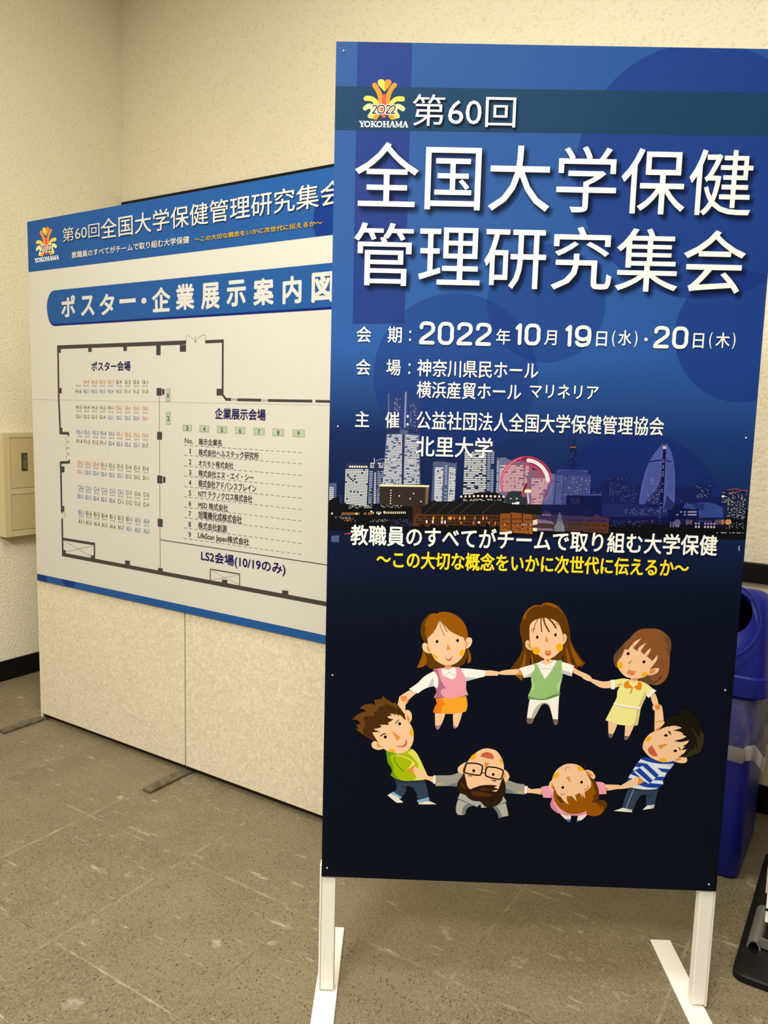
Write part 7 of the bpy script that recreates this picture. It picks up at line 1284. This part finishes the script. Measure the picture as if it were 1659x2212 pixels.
 ('thin_dark', 'L1.7', '881.8,387.3! 898.9,387.3!'),
 ('thin_dark', 'L1.7', '909.2,387.3! 926,387.3!'),
 ('thin_dark', 'L1.6', '936.4,387.4! 953,387.4!'),
 ('thin_dark', 'L1.6', '963.2,387.4! 979.7,387.4!'),
 ('thin_dark', 'L1.6', '989.7,387.4! 1006.1,387.5!'),
 ('thin_dark', 'L1.6', '1016.1,387.5! 1032.2,387.5!'),
 ('thin_dark', 'L1.6', '1042,387.5! 1058,387.5!'),
 ('thin_dark', 'L1.6', '1067.9,387.5! 1083.7,387.6!'),
 ('thin_dark', 'L1.6', '1093.3,387.6! 1109,387.6!'),
 ('thin_dark', 'L1.5', '1118.5,387.6! 1134.1,387.6!'),
 ('thin_dark', 'L1.5', '1143.6,387.7! 1159,387.7!'),
 ('thin_dark', 'L1.5', '1168.3,387.7! 1183.5,387.7!'),
 ('thin_dark', 'L1.5', '1192.8,387.7! 1207.9,387.7!'),
 ('thin_dark', 'L1.5', '1217.1,387.8! 1232,387.8!'),
 ('thin_dark', 'L1.5', '1241.1,387.8! 1255.9,387.8!'),
 ('thin_dark', 'L1.4', '1264.9,387.8! 1279.5,387.8!'),
 ('thin_dark', 'L1.4', '1288.5,387.9! 1303,387.9!'),
 ('thin_dark', 'L1.4', '1311.8,387.9! 1326.2,387.9!'),
 ('thin_dark', 'L1.4', '1335,387.9! 1349.2,388!'),
 ('thin_dark', 'L1.4', '1357.9,388! 1371.9,388!'),
 ('thin_dark', 'L1.4', '1380.5,388! 1394.5,388!'),
 ('thin_dark', 'L1.4', '1403,388! 1416.9,388.1!'),
 ('thin_dark', 'L1.7', '881.2,349.6! 898.3,349.7!'),
 ('thin_dark', 'L1.7', '908.7,349.8! 925.5,349.9!'),
 ('thin_dark', 'L1.7', '935.9,350! 952.6,350.1!'),
 ('thin_dark', 'L1.6', '962.8,350.2! 979.3,350.3!'),
 ('thin_dark', 'L1.6', '989.3,350.4! 1005.8,350.5!'),
 ('thin_dark', 'L1.6', '1015.7,350.6! 1031.9,350.7!'),
 ('thin_dark', 'L1.6', '1041.8,350.8! 1057.8,350.9!'),
 ('thin_dark', 'L1.6', '1067.7,351! 1083.5,351.1!'),
 ('thin_dark', 'L1.6', '1093.2,351.2! 1108.9,351.3!'),
 ('thin_dark', 'L1.5', '1118.5,351.3! 1134,351.5!'),
 ('thin_dark', 'L1.5', '1143.6,351.5! 1159,351.6!'),
 ('thin_dark', 'L1.5', '1168.3,351.7! 1183.6,351.8!'),
 ('thin_dark', 'L1.5', '1192.9,351.9! 1208,352!'),
 ('thin_dark', 'L1.5', '1217.2,352.1! 1232.2,352.2!'),
 ('thin_dark', 'L1.5', '1241.3,352.2! 1256.1,352.4!'),
 ('thin_dark', 'L1.4', '1265.1,352.4! 1279.8,352.5!'),
 ('thin_dark', 'L1.4', '1288.8,352.6! 1303.3,352.7!'),
 ('thin_dark', 'L1.4', '1312.1,352.8! 1326.5,352.9!'),
 ('thin_dark', 'L1.4', '1335.3,352.9! 1349.6,353!'),
 ('thin_dark', 'L1.4', '1358.3,353.1! 1372.4,353.2!'),
 ('thin_dark', 'L1.4', '1380.9,353.3! 1394.9,353.4!'),
 ('thin_dark', 'L1.4', '1403.5,353.4! 1417.4,353.5!'),
 ('thin_dark', 'L1.7', '880.7,312.5! 897.7,312.6!'),
 ('thin_dark', 'L1.7', '908.1,312.6! 925,312.7!'),
 ('thin_dark', 'L1.7', '935.4,312.8! 952.2,312.8!'),
 ('thin_dark', 'L1.6', '962.3,312.9! 978.9,312.9!'),
 ('thin_dark', 'L1.6', '989,313! 1005.5,313.1!'),
 ('thin_dark', 'L1.6', '1015.4,313.1! 1031.7,313.2!'),
 ('thin_dark', 'L1.6', '1041.5,313.2! 1057.6,313.3!'),
 ('thin_dark', 'L1.6', '1067.5,313.3! 1083.4,313.4!'),
 ('thin_dark', 'L1.6', '1093,313.5! 1108.8,313.5!'),
 ('thin_dark', 'L1.5', '1118.4,313.6! 1134,313.6!'),
 ('thin_dark', 'L1.5', '1143.5,313.7! 1159,313.7!'),
 ('thin_dark', 'L1.5', '1168.4,313.8! 1183.6,313.9!'),
 ('thin_dark', 'L1.5', '1192.9,313.9! 1208.1,314!'),
 ('thin_dark', 'L1.5', '1217.4,314! 1232.3,314.1!'),
 ('thin_dark', 'L1.5', '1241.5,314.1! 1256.3,314.2!'),
 ('thin_dark', 'L1.5', '1265.3,314.2! 1280,314.3!'),
 ('thin_dark', 'L1.4', '1289,314.3! 1303.6,314.4!'),
 ('thin_dark', 'L1.4', '1312.5,314.4! 1326.9,314.5!'),
 ('thin_dark', 'L1.4', '1335.7,314.5! 1350,314.6!'),
 ('thin_dark', 'L1.4', '1358.7,314.6! 1372.8,314.7!'),
 ('thin_dark', 'L1.4', '1381.4,314.7! 1395.4,314.8!'),
 ('thin_dark', 'L1.4', '1404,314.8! 1417.9,314.9!'),
 ('thin_dark', 'L1.7', '880,273.8! 897.2,273.9!'),
 ('thin_dark', 'L1.7', '907.6,274! 924.5,274.2!'),
 ('thin_dark', 'L1.7', '934.9,274.3! 951.7,274.4!'),
 ('thin_dark', 'L1.6', '961.9,274.5! 978.5,274.7!'),
 ('thin_dark', 'L1.6', '988.6,274.8! 1005.1,274.9!'),
 ('thin_dark', 'L1.6', '1015.1,275! 1031.4,275.2!'),
 ('thin_dark', 'L1.6', '1041.3,275.2! 1057.4,275.4!'),
 ('thin_dark', 'L1.6', '1067.3,275.5! 1083.2,275.6!'),
 ('thin_dark', 'L1.6', '1092.9,275.7! 1108.7,275.9!'),
 ('thin_dark', 'L1.5', '1118.3,276! 1133.9,276.1!'),
 ('thin_dark', 'L1.5', '1143.5,276.2! 1159,276.3!'),
 ('thin_dark', 'L1.5', '1168.4,276.4! 1183.7,276.6!'),
 ('thin_dark', 'L1.5', '1193,276.6! 1208.2,276.8!'),
 ('thin_dark', 'L1.5', '1217.5,276.9! 1232.5,277!'),
 ('thin_dark', 'L1.5', '1241.6,277.1! 1256.5,277.2!'),
 ('thin_dark', 'L1.5', '1265.5,277.3! 1280.3,277.5!'),
 ('thin_dark', 'L1.4', '1289.3,277.5! 1303.9,277.7!'),
 ('thin_dark', 'L1.4', '1312.8,277.8! 1327.2,277.9!'),
 ('thin_dark', 'L1.4', '1336.1,278! 1350.4,278.1!'),
 ('thin_dark', 'L1.4', '1359.1,278.2! 1373.3,278.3!'),
 ('thin_dark', 'L1.4', '1381.9,278.4! 1395.9,278.5!'),
 ('thin_dark', 'L1.4', '1404.5,278.6! 1418.5,278.7!')]
HEAD_V = 1268.2
FOOT_V = 28.1
BANNER = [114.2,
 1056.8,
 1186.7]
HEAD_DISC = [1542.2,
 1316.0,
 95]
FOOT_MARKS = [66.8,
 116.9,
 163.6,
 257.4]
SEAM_V = 759.0
# ------------------------------------------------------------------ freestanding sign with the blue printed board
SIGN_YAW = math.radians(31.334); SBZ = 0.3005
sign = thing('sign_stand', 'tall white-legged display stand with dark blue printed conference board, in front of the beige panels', 'sign', (-1.009, 1.3615, 0), SIGN_YAW)
M_SW = plain('white_painted_steel', (240, 234, 220), 0.45, 0.35)
M_EDGE = plain('white_foam_board', (242, 236, 220), 0.7, 0.2)
def board_mat():
    t = NT('printed_blue_board'); p = t.objc(); sx = t.n('ShaderNodeSeparateXYZ', ins={0: p})
    f = t.math('DIVIDE', sx.outputs[2], 1.8)
    K = 0.74
    col = t.ramp(f, [(0.0, rgb((7, 13, 29), K)), (0.30, rgb((7, 14, 32), K)), (0.37, rgb((11, 20, 42), K)), (0.405, rgb((14, 24, 54), K)), (0.47, rgb((15, 28, 64), K)), (0.565, rgb((24, 47, 100), K)), (0.665, rgb((53, 104, 180), K)), (0.80, rgb((54, 101, 170), K)), (1.0, rgb((48, 92, 156), K))])
    # the print shifts towards a deeper blue at its right side
    return t.fin(t.mix(t.math('MULTIPLY', t.step(sx.outputs[0], 0.2, 0.9), t.math('MULTIPLY', t.step(f, 0.4, 0.7), 0.55)), col, rgb((42, 88, 172), K)), 0.5, 0.12)
bm = bmesh.new(); box(bm, 0, 0, 0, 0.9, 0.006, 1.8)
for f in bm.faces:
    f.material_index = 0 if f.normal.y < -0.5 or (f.calc_center_median().y < 0.0001) else 1
board = obj('board', bm, [board_mat(), M_EDGE], sign); board.location = (0, 0, SBZ)
a = Art(0.0002)
for e in OVERLAY: a.add(e)
a.done('backdrop_shapes', board)
a = Art(0.0004)
for e in CITY: a.add(e)
for e in SKY_VEIL: a.add(e)
top = -a.y; tag(a.done('city_picture', board), 'printed night skyline with lit towers, ferris wheel and brick warehouses')
for i, (nm, sh) in enumerate(FIGS):
    a = Art(0.0004+0.0002*i)
    for e in sh: a.add(e)
    tag(a.done('cartoon_boy' if nm.startswith('boy') else 'cartoon_man' if 'man' in nm.split()[1] else 'cartoon_girl', board), 'printed cartoon '+nm)
def emblem(parent, base, bx):
    s0 = EMB_BOX; kx = (bx[2]-bx[0])/(s0[2]-s0[0]); ky = (bx[3]-bx[1])/(s0[3]-s0[1])
    mp = lambda p: ((bx[0]+(p[0]*1000-s0[0])*kx)/1000, (bx[1]+(p[1]*1000-s0[1])*ky)/1000)
    a = Art(base)
    for e in EMBLEM: a.add(e, mp)
    tag(a.done('emblem', parent), 'printed orange and yellow fountain emblem reading 2022 YOKOHAMA')
emblem(board, 0.0005, EMB_BOX)
def lettering(parts, parent, base):
    for nm, items in parts:
        a = Art(base)
        for s_, b_, w_, c_, sh in items:
            if sh: a.shadow_text(s_, b_, w_, sh)
        a.y -= 0.0002
        for s_, b_, w_, c_, sh in items:
            if s_ in ('2022', '10', '19', '20'): a.digits(s_, b_, w_/1000, c_)
            else: a.text(s_, b_, w_, c_, adv=False)
        a.done(nm, parent)
lettering([('title_lettering', SIGN_TEXT[:3]), ('detail_lettering', SIGN_TEXT[3:-2]), ('slogan_lettering', SIGN_TEXT[-2:])], board, top+0.0002)
bmp = None
for u, v in PINS:
    bm = bmesh.new(); bmesh.ops.create_uvsphere(bm, u_segments=12, v_segments=8, radius=0.0019)
    o = obj('pin', bm, plain('steel_pin', (235, 235, 225), 0.25, 0.6) if bmp is None else bmp, board, True); bmp = o.data.materials[0]
    o.location = (u/1000, -0.001, v/1000)
for x0 in (0.001, 0.868):
    bm = bmesh.new(); box(bm, x0, 0.0065, 0.012, x0+0.031, 0.0325, 2.05, bev=0.0015)
    post = obj('post', bm, M_SW, sign)
    left = x0 < 0.1
    bm = bmesh.new(); xa = -0.0045 if left else 0.8995
    box(bm, xa, 0.0085, 0.006, xa+0.0045, 0.034, SBZ+0.022, bev=0.001); obj('side_plate', bm, M_SW, post)
    bm = bmesh.new(); fx = -0.011 if left else 0.847
    box(bm, fx, -0.25, 0.0, fx+0.052, 0.245, 0.006, bev=0.0018); obj('foot', bm, M_SW, sign)
# ------------------------------------------------------------------ fabric partition
PX, PY = -3.004, 1.9853
part = thing('display_board', 'beige fabric display board of two panels on flat feet, holding the plan poster', 'display board', (PX, PY, 0))
def fabric():
    t = NT('mottled_beige_fabric'); p = t.pos(); a = t.noise(p, 95.0, 3.0, 0.62, 0.8); b = t.noise(p, 320.0, 2.0)
    col = t.ramp(t.math('ADD', t.math('MULTIPLY', a, 0.75), t.math('MULTIPLY', b, 0.25)), [(0.36, rgb((204, 190, 162))), (0.50, rgb((217, 204, 175))), (0.66, rgb((233, 222, 196)))])
    t.bump(b, 0.2, 0.001); return t.fin(col, 0.9, 0.1)
part['kind'] = 'thing'
M_FAB = fabric(); M_FRAME = plain('cream_steel_frame', (226, 212, 176), 0.5, 0.3); M_SEAM = plain('grey_seam', (70, 62, 44), 0.6, 0.2)
def footmat():
    t = NT('worn_grey_metal'); p = t.pos(); a = t.noise(p, 40.0, 4.0, 0.6)
    return t.fin(t.mix(t.step(a, 0.4, 0.65), rgb((106, 99, 80)), rgb((80, 71, 50))), 0.5, 0.4, 0.2)
M_FOOT = footmat()
for x0, x1 in ((0.010, 0.8865), (0.892, 1.785)):
    bm = bmesh.new(); box(bm, x0, 0.0, 0.030, x1, 0.030, 2.088, bev=0.002); obj('panel', bm, M_FAB, part)
for x0, x1, m in ((0.0, 0.0088, M_FRAME), (0.8868, 0.8917, M_SEAM), (1.7855, 1.795, M_FRAME)):
    bm = bmesh.new(); box(bm, x0, 0.004 if m is M_SEAM else 0.001, 0.012, x1, 0.03, 2.09, bev=0.0008); obj('edge_post', bm, m, part)
for xc in (0.004, 0.8893, 1.79):
    bm = bmesh.new(); box(bm, xc-0.0215, -0.185 if xc < 1 else -0.15, 0.0, xc+0.0215, 0.215, 0.012, bev=0.003); obj('foot', bm, M_FOOT, part)
bm = bmesh.new(); box(bm, 0.012, 0.008, 0.016, 1.782, 0.024, 0.030); obj('gap_shade_strip', bm, M_BLACK, part)  # black strip standing in for the shade in the gap under the panels
# ------------------------------------------------------------------ printed plan poster fixed to the partition
POX, POZ, POW, POH = 0.0165, 0.6215, 1.78, 1.464
poster = thing('plan_poster', 'large white and blue poster with a venue floor plan, fixed on the beige display board', 'poster', (PX+POX, PY-0.009, POZ))
bm = bmesh.new(); box(bm, 0, 0, 0, POW, 0.007, POH); sheet = obj('poster_board', bm, NT('white_poster_paper').fin(rgb(INKS['paper'], PAPER), 0.4, 0.3), poster)
a = Art(0.0003)
hv, fv = HEAD_V/1000, FOOT_V/1000
a.rect(0, hv, POW, POH, 'plan_blue')
cu, cv, cr = (x/1000 for x in HEAD_DISC)
pts = [(cu+cr*math.cos(t*math.pi/32), max(hv+0.0002, cv+cr*math.sin(t*math.pi/32))) for t in range(64)]
a.face(pts, 'plan_blue_dark'); a.y -= STEP
a.done('header_band', sheet)
a = Art(0.0003); a.rect(0, 0, POW, fv, 'plan_blue')
m0, m1, m2, m3 = (x/1000 for x in FOOT_MARKS)
a.rect(0, 0, m0, fv, 'plan_blue_dark')
a.face([(m2+0.004*0, fv), (m2+0.013, fv*0.45), (m2+0.03, 0), (m3-0.02, 0), (m3-0.008, fv*0.4), (m3, fv)][::-1], 'plan_blue_dark'); a.y -= STEP
a.done('footer_band', sheet)
a = Art(0.0003); u0, v0, v1 = (x/1000 for x in BANNER)
def pill(u0, v0, v1, col):
    r = (v1-v0)/2; rx = r*0.78; pts = [(POW-0.06, v0), (POW-0.06, v1)]+[(u0+rx-rx*math.sin(t*math.pi/24), v0+r+r*math.cos(t*math.pi/24)) for t in range(25)]
    a.face(pts, col); a.y -= STEP
pill(u0+0.003, v0-0.008, v1-0.02, 'plan_navy'); pill(u0, v0, v1, 'plan_blue'); a.done('banner', sheet)
a = Art(0.0002); sv = SEAM_V/1000; a.rect(0, sv-0.0006, POW, sv+0.0006, 'seam'); a.done('sheet_seam', sheet)
a = Art(0.0003)
for i, e in enumerate(POSTER_PLAN):
    a.y = -0.0003-STEP*(26 if e[0] == 'booth_green' else 24 if e[0] == 'booth_line' else i % 11*2); a.add(e)
a.y = -0.0003-STEP*30
top = -a.y; tag(a.done('floor_plan', sheet), 'printed grey floor plan with booth numbers'); 
emblem(sheet, 0.0006, EMB_BOX_POSTER)
i0 = next(i for i, e in enumerate(POSTER_TEXT) if e[0] == 'ポ'); i1 = next(i for i, e in enumerate(POSTER_TEXT) if e[0] == 'ポスター会場')
lettering([('header_lettering', POSTER_TEXT[:i0]), ('banner_lettering', POSTER_TEXT[i0:i1]), ('plan_lettering', POSTER_TEXT[i1:])], sheet, top+0.0002)
# ------------------------------------------------------------------ wall cabinet
CX = WX+0.06
cab = thing('electrical_cabinet', 'beige metal wall cabinet with two doors and a dark latch, beside the display board', 'cabinet', (WX, 2.175, 0.722))
M_CAB = plain('beige_enamel', (206, 190, 142), 0.45, 0.35); M_CABD = plain('beige_enamel_door', (198, 181, 132), 0.4, 0.4)
bm = bmesh.new()
L, H = 0.56, 0.50
box(bm, 0.0, 0, 0, 0.052, L, H, bev=0.002)
for y0, y1, z0, z1 in ((0, 0.035, 0, H), (L-0.035, L, 0, H), (0.035, L-0.035, 0, 0.028), (0.035, L-0.035, H-0.022, H), (0.035, L-0.035, 0.205, 0.232)): box(bm, 0.0515, y0, z0, 0.06, y1, z1, bev=0.001)
obj('cabinet_body', bm, M_CAB, cab)
bm = bmesh.new(); box(bm, 0.0515, 0.0375, 0.2345, 0.0575, L-0.0375, H-0.0245, bev=0.001); d1 = obj('door', bm, M_CABD, cab)
bm = bmesh.new(); box(bm, 0.0515, 0.0375, 0.0305, 0.0595, L-0.0375, 0.2025, bev=0.001); obj('door', bm, M_CABD, cab)
bm = bmesh.new(); box(bm, 0.0575, 0.094, 0.316, 0.0595, 0.126, 0.404, bev=0.001); hd = obj('handle', bm, plain('dark_steel_latch', (92, 84, 62), 0.35, 0.5, 0.6), d1); tag(hd, 'dark grey recessed latch')
bm = bmesh.new(); box(bm, 0.0595, 0.1, 0.326, 0.063, 0.12, 0.372, bev=0.001); box(bm, 0.0595, 0.103, 0.377, 0.062, 0.12, 0.39, bev=0.001); 
obj('lever', bm, plain('steel_lever', (134, 124, 96), 0.3, 0.5, 0.7), d1)
# ------------------------------------------------------------------ blue bin with its clear bag
bin_ = thing('trash_bin', 'tall blue plastic bin with a domed lid and round opening against the back wall', 'bin', (-0.36, 2.62, 0))
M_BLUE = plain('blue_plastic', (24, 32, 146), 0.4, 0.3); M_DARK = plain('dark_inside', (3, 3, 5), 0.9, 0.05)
bm = bmesh.new()
loft(bm, [rrect(-0.088, -0.178, 0.088, 0.178, 0.03, 0.0), rrect(-0.095, -0.185, 0.095, 0.185, 0.032, 0.012), rrect(-0.098, -0.19, 0.100, 0.19, 0.035, 0.30), rrect(-0.105, -0.195, 0.105, 0.195, 0.036, 0.59)])
body = obj('bin_body', bm, M_BLUE, bin_, True)
def lid_mesh():
    bm = bmesh.new(); S = []
    for x, y0, y1, r, z in ((0.132, -0.205, 0.215, 0.05, 0.572), (0.134, -0.207, 0.217, 0.05, 0.577), (0.132, -0.204, 0.216, 0.05, 0.628), (0.127, -0.199, 0.212, 0.048, 0.634), (0.124, -0.195, 0.21, 0.045, 0.68), (0.118, -0.165, 0.205, 0.042, 0.76), (0.110, -0.115, 0.195, 0.04, 0.84), (0.102, -0.085, 0.185, 0.04, 0.868), (0.085, -0.06, 0.165, 0.035, 0.880), (0.05, -0.03, 0.13, 0.03, 0.884)):
        S.append(rrect(-x, y0, x, y1, r, z, 8))
    loft(bm, S)
    for v in bm.verts:       # the top falls away to the back
        if v.co.z > 0.64: v.co.z -= (v.co.z-0.64)/0.244*max(0.0, v.co.y+0.10)*0.36
    bmesh.ops.recalc_face_normals(bm, faces=bm.faces)
    return bm
nrm = Vector((0, -0.90, 0.46)).normalized()
def cut(o, bmc):
    me = bpy.data.meshes.new('cutter'); bmesh.ops.recalc_face_normals(bmc, faces=bmc.faces); bmc.to_mesh(me); bmc.free()
    c = bpy.data.objects.new('cutter', me); COL.objects.link(c); c.parent = o.parent
    md = o.modifiers.new('cut', 'BOOLEAN'); md.operation = 'DIFFERENCE'; md.object = c; md.solver = 'EXACT'
    bpy.context.view_layer.update(); dg = bpy.context.evaluated_depsgraph_get()
    nm = bpy.data.meshes.new_from_object(o.evaluated_get(dg)); o.modifiers.clear(); o.data = nm; bpy.data.objects.remove(c)
lid = obj('bin_lid', lid_mesh(), M_BLUE, bin_)
ax = Vector((1, 0, 0)); up = nrm.cross(ax)
if up.z < 0: up = -up
def frame(c): return Matrix((( ax.x, up.x, nrm.x, c[0]), (ax.y, up.y, nrm.y, c[1]), (ax.z, up.z, nrm.z, c[2]), (0, 0, 0, 1)))
bmc = bmesh.new(); bmesh.ops.create_uvsphere(bmc, u_segments=40, v_segments=24, radius=1.0)
for v in bmc.verts: v.co = frame((0, -0.175, 0.780)) @ Vector((v.co.x*0.092, v.co.y*0.109, v.co.z*0.05))
cut(lid, bmc)
bmc = bmesh.new(); bmesh.ops.create_cone(bmc, cap_ends=True, segments=40, radius1=0.068, radius2=0.068, depth=0.16)
for v in bmc.verts: v.co = frame((0, -0.12, 0.80)) @ v.co
cut(lid, bmc)
def soften(o, deg):
    b_ = bmesh.new(); b_.from_mesh(o.data)
    for f in b_.faces: f.smooth = True
    for e in b_.edges: e.smooth = len(e.link_faces) == 2 and e.calc_face_angle(0) < math.radians(deg)
    b_.to_mesh(o.data); b_.free()
soften(lid, 32)
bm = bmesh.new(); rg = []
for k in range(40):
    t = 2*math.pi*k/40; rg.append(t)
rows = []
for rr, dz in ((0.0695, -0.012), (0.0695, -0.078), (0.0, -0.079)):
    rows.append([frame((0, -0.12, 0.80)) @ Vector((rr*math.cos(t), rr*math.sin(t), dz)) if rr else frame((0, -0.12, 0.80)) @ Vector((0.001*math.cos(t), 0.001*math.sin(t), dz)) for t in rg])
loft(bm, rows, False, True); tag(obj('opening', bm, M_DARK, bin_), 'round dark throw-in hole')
# hood rim: raised oval bead round the bowl
bm = bmesh.new(); path = [(0.095*math.cos(t), 0.112*math.sin(t)) for t in rg]; rows = []
for t, (px, pz) in zip(rg, path):
    c = frame((0, -0.168, 0.783)); n2 = Vector((math.cos(t), math.sin(t), 0))
    rows.append([c @ (Vector((px, pz, 0.0))+n2*0.0035*math.cos(s)+Vector((0, 0, 0.0035*math.sin(s)))) for s in (0, 1.05, 2.09, 3.14, 4.19, 5.24)])
loft(bm, rows+[rows[0]], False, False); bmesh.ops.remove_doubles(bm, verts=bm.verts, dist=1e-6); obj('lid_bead', bm, M_BLUE, lid, True)
def bag_mat():
    t = NT('clear_plastic_film'); p = t.pos()
    q_ = t.n('ShaderNodeMapping', ins={'Vector': p, 'Rotation': (0.5, 0.3, 0.0), 'Scale': (1.0, 1.0, 0.35)}).outputs[0]
    a = t.noise(q_, 13.0, 2.0, 0.5, 0.4); b = t.noise(q_, 34.0, 2.0, 0.5, 0.3)
    t.bump(t.math('ADD', a, t.math('MULTIPLY', b, 0.4)), 0.9, 0.02)
    crease = t.math('MULTIPLY', t.step(t.math('ABSOLUTE', t.math('SUBTRACT', a, 0.5)), 0.03, 0.0), 0.22)
    t.fin(rgb((112, 106, 112)), 0.25, 0.6); t.set(t.b, 'Alpha', t.math('ADD', 0.30, crease)); return t.m
M_BAG = bag_mat()
bag = thing('bin_liner', 'clear plastic bag hanging out below the lid of the blue bin', 'bag', (-0.36, 2.62, 0.36))
bm = bmesh.new(); rnd = random.Random(4); rows = []; N = 72
for j in range(9):
    f = j/8; ring = []
    for i in range(N):
        t = i/N; P = rrect(-0.117-0.022*f, -0.207-0.02*f, 0.117+0.024*f, 0.207+0.02*f, 0.055, 0, 17)
        x, y, _ = P[int(t*len(P))]
        wv = 0.006*math.sin(t*2*math.pi*9+1.2*math.sin(t*31))*f+0.003*math.sin(t*2*math.pi*23)*f
        L = math.hypot(x, y); x += x/L*wv; y += y/L*wv
        zb = 0.055-0.10*max(0.0, x/0.14)*(0.5+y*1.3)+0.014*math.sin(t*2*math.pi*5+0.6)
        ring.append((x, y, 0.205*(1-f)+zb*f))
    rows.append(ring)
loft(bm, rows, False, False); film = obj('film', bm, M_BAG, bag, True)
bm = bmesh.new(); hm = []
for dz, do in ((0.0, 0.0), (0.014, 0.0035), (0.034, 0.0035), (0.046, 0.001)):
    ring = []
    for (x, y, z) in rows[-1]:
        L = math.hypot(x, y); ring.append((x+x/L*do, y+y/L*do, z-0.012+dz+0.006*math.sin(x*60+y*45)))
    hm.append(ring)
t = NT('folded_plastic_hem'); t.fin(rgb((176, 172, 164)), 0.35, 0.5); t.set(t.b, 'Alpha', 0.7); loft(bm, hm, False, False); tag(obj('hem', bm, t.m, bag, True), 'whiter folded hem')
# ------------------------------------------------------------------ black floor base with a white board
st = thing('base_stand', 'white board in a grey clamp on a black slab base, beside the blue bin', 'stand', (-0.2115, 1.982, 0))
bm = bmesh.new(); W, Dp = 0.48, 0.66
loft(bm, [rrect(0, 0, W, Dp, 0.03, 0.0), rrect(0, 0, W, Dp, 0.03, 0.016), rrect(0.003, 0.003, W-0.003, Dp-0.003, 0.028, 0.021), rrect(0.014, 0.014, W-0.014, Dp-0.014, 0.024, 0.0225)])
t = NT('scuffed_black_rubber'); p = t.pos(); a_ = t.noise(p, 60.0, 4.0, 0.65); t.bump(a_, 0.3, 0.002)
obj('slab', bm, t.fin(t.mix(t.step(a_, 0.6, 0.75), rgb((12, 11, 11)), rgb((44, 38, 30))), 0.45, 0.25), st)
M_CL = plain('dull_aluminium', (132, 128, 118), 0.4, 0.5, 0.5)
bm = bmesh.new(); prof = []
for k in range(9):
    t_ = math.pi*k/8; prof.append((0.017*math.cos(t_), 0.024*math.sin(t_)))
for k in range(8, -1, -1):
    t_ = math.pi*k/8; prof.append((0.0125*math.cos(t_), 0.0195*math.sin(t_)))
loft(bm, [[(0.034+u, y, 0.0225+v) for u, v in prof] for y in (0.118, 0.20, 0.295)])
box(bm, 0.046, 0.128, 0.0225, 0.42, 0.150, 0.027, bev=0.001); box(bm, 0.046, 0.128, 0.0225, 0.42, 0.132, 0.052, bev=0.001)
obj('clamp', bm, M_CL, st)
bm = bmesh.new(); box(bm, 0.050, 0.168, 0.0745, 0.45, 0.180, 1.25, bev=0.002); pl = obj('board', bm, plain('white_board', (244, 238, 232), 0.5, 0.3), st)
bm = bmesh.new(); box(bm, 0.046, 0.166, 0.155, 0.050, 0.182, 1.25, bev=0.0008); obj('edge_strip', bm, plain('grey_strip', (196, 188, 168), 0.4, 0.4), pl)
bm = bmesh.new(); box(bm, 0.0495, 0.1655, 0.108, 0.4505, 0.168, 0.114); obj('band', bm, M_BLACK, pl)
bm = bmesh.new(); box(bm, 0.235, 0.150, 0.0225, 0.265, 0.168, 0.35, bev=0.001); obj('upright', bm, M_CL, st)
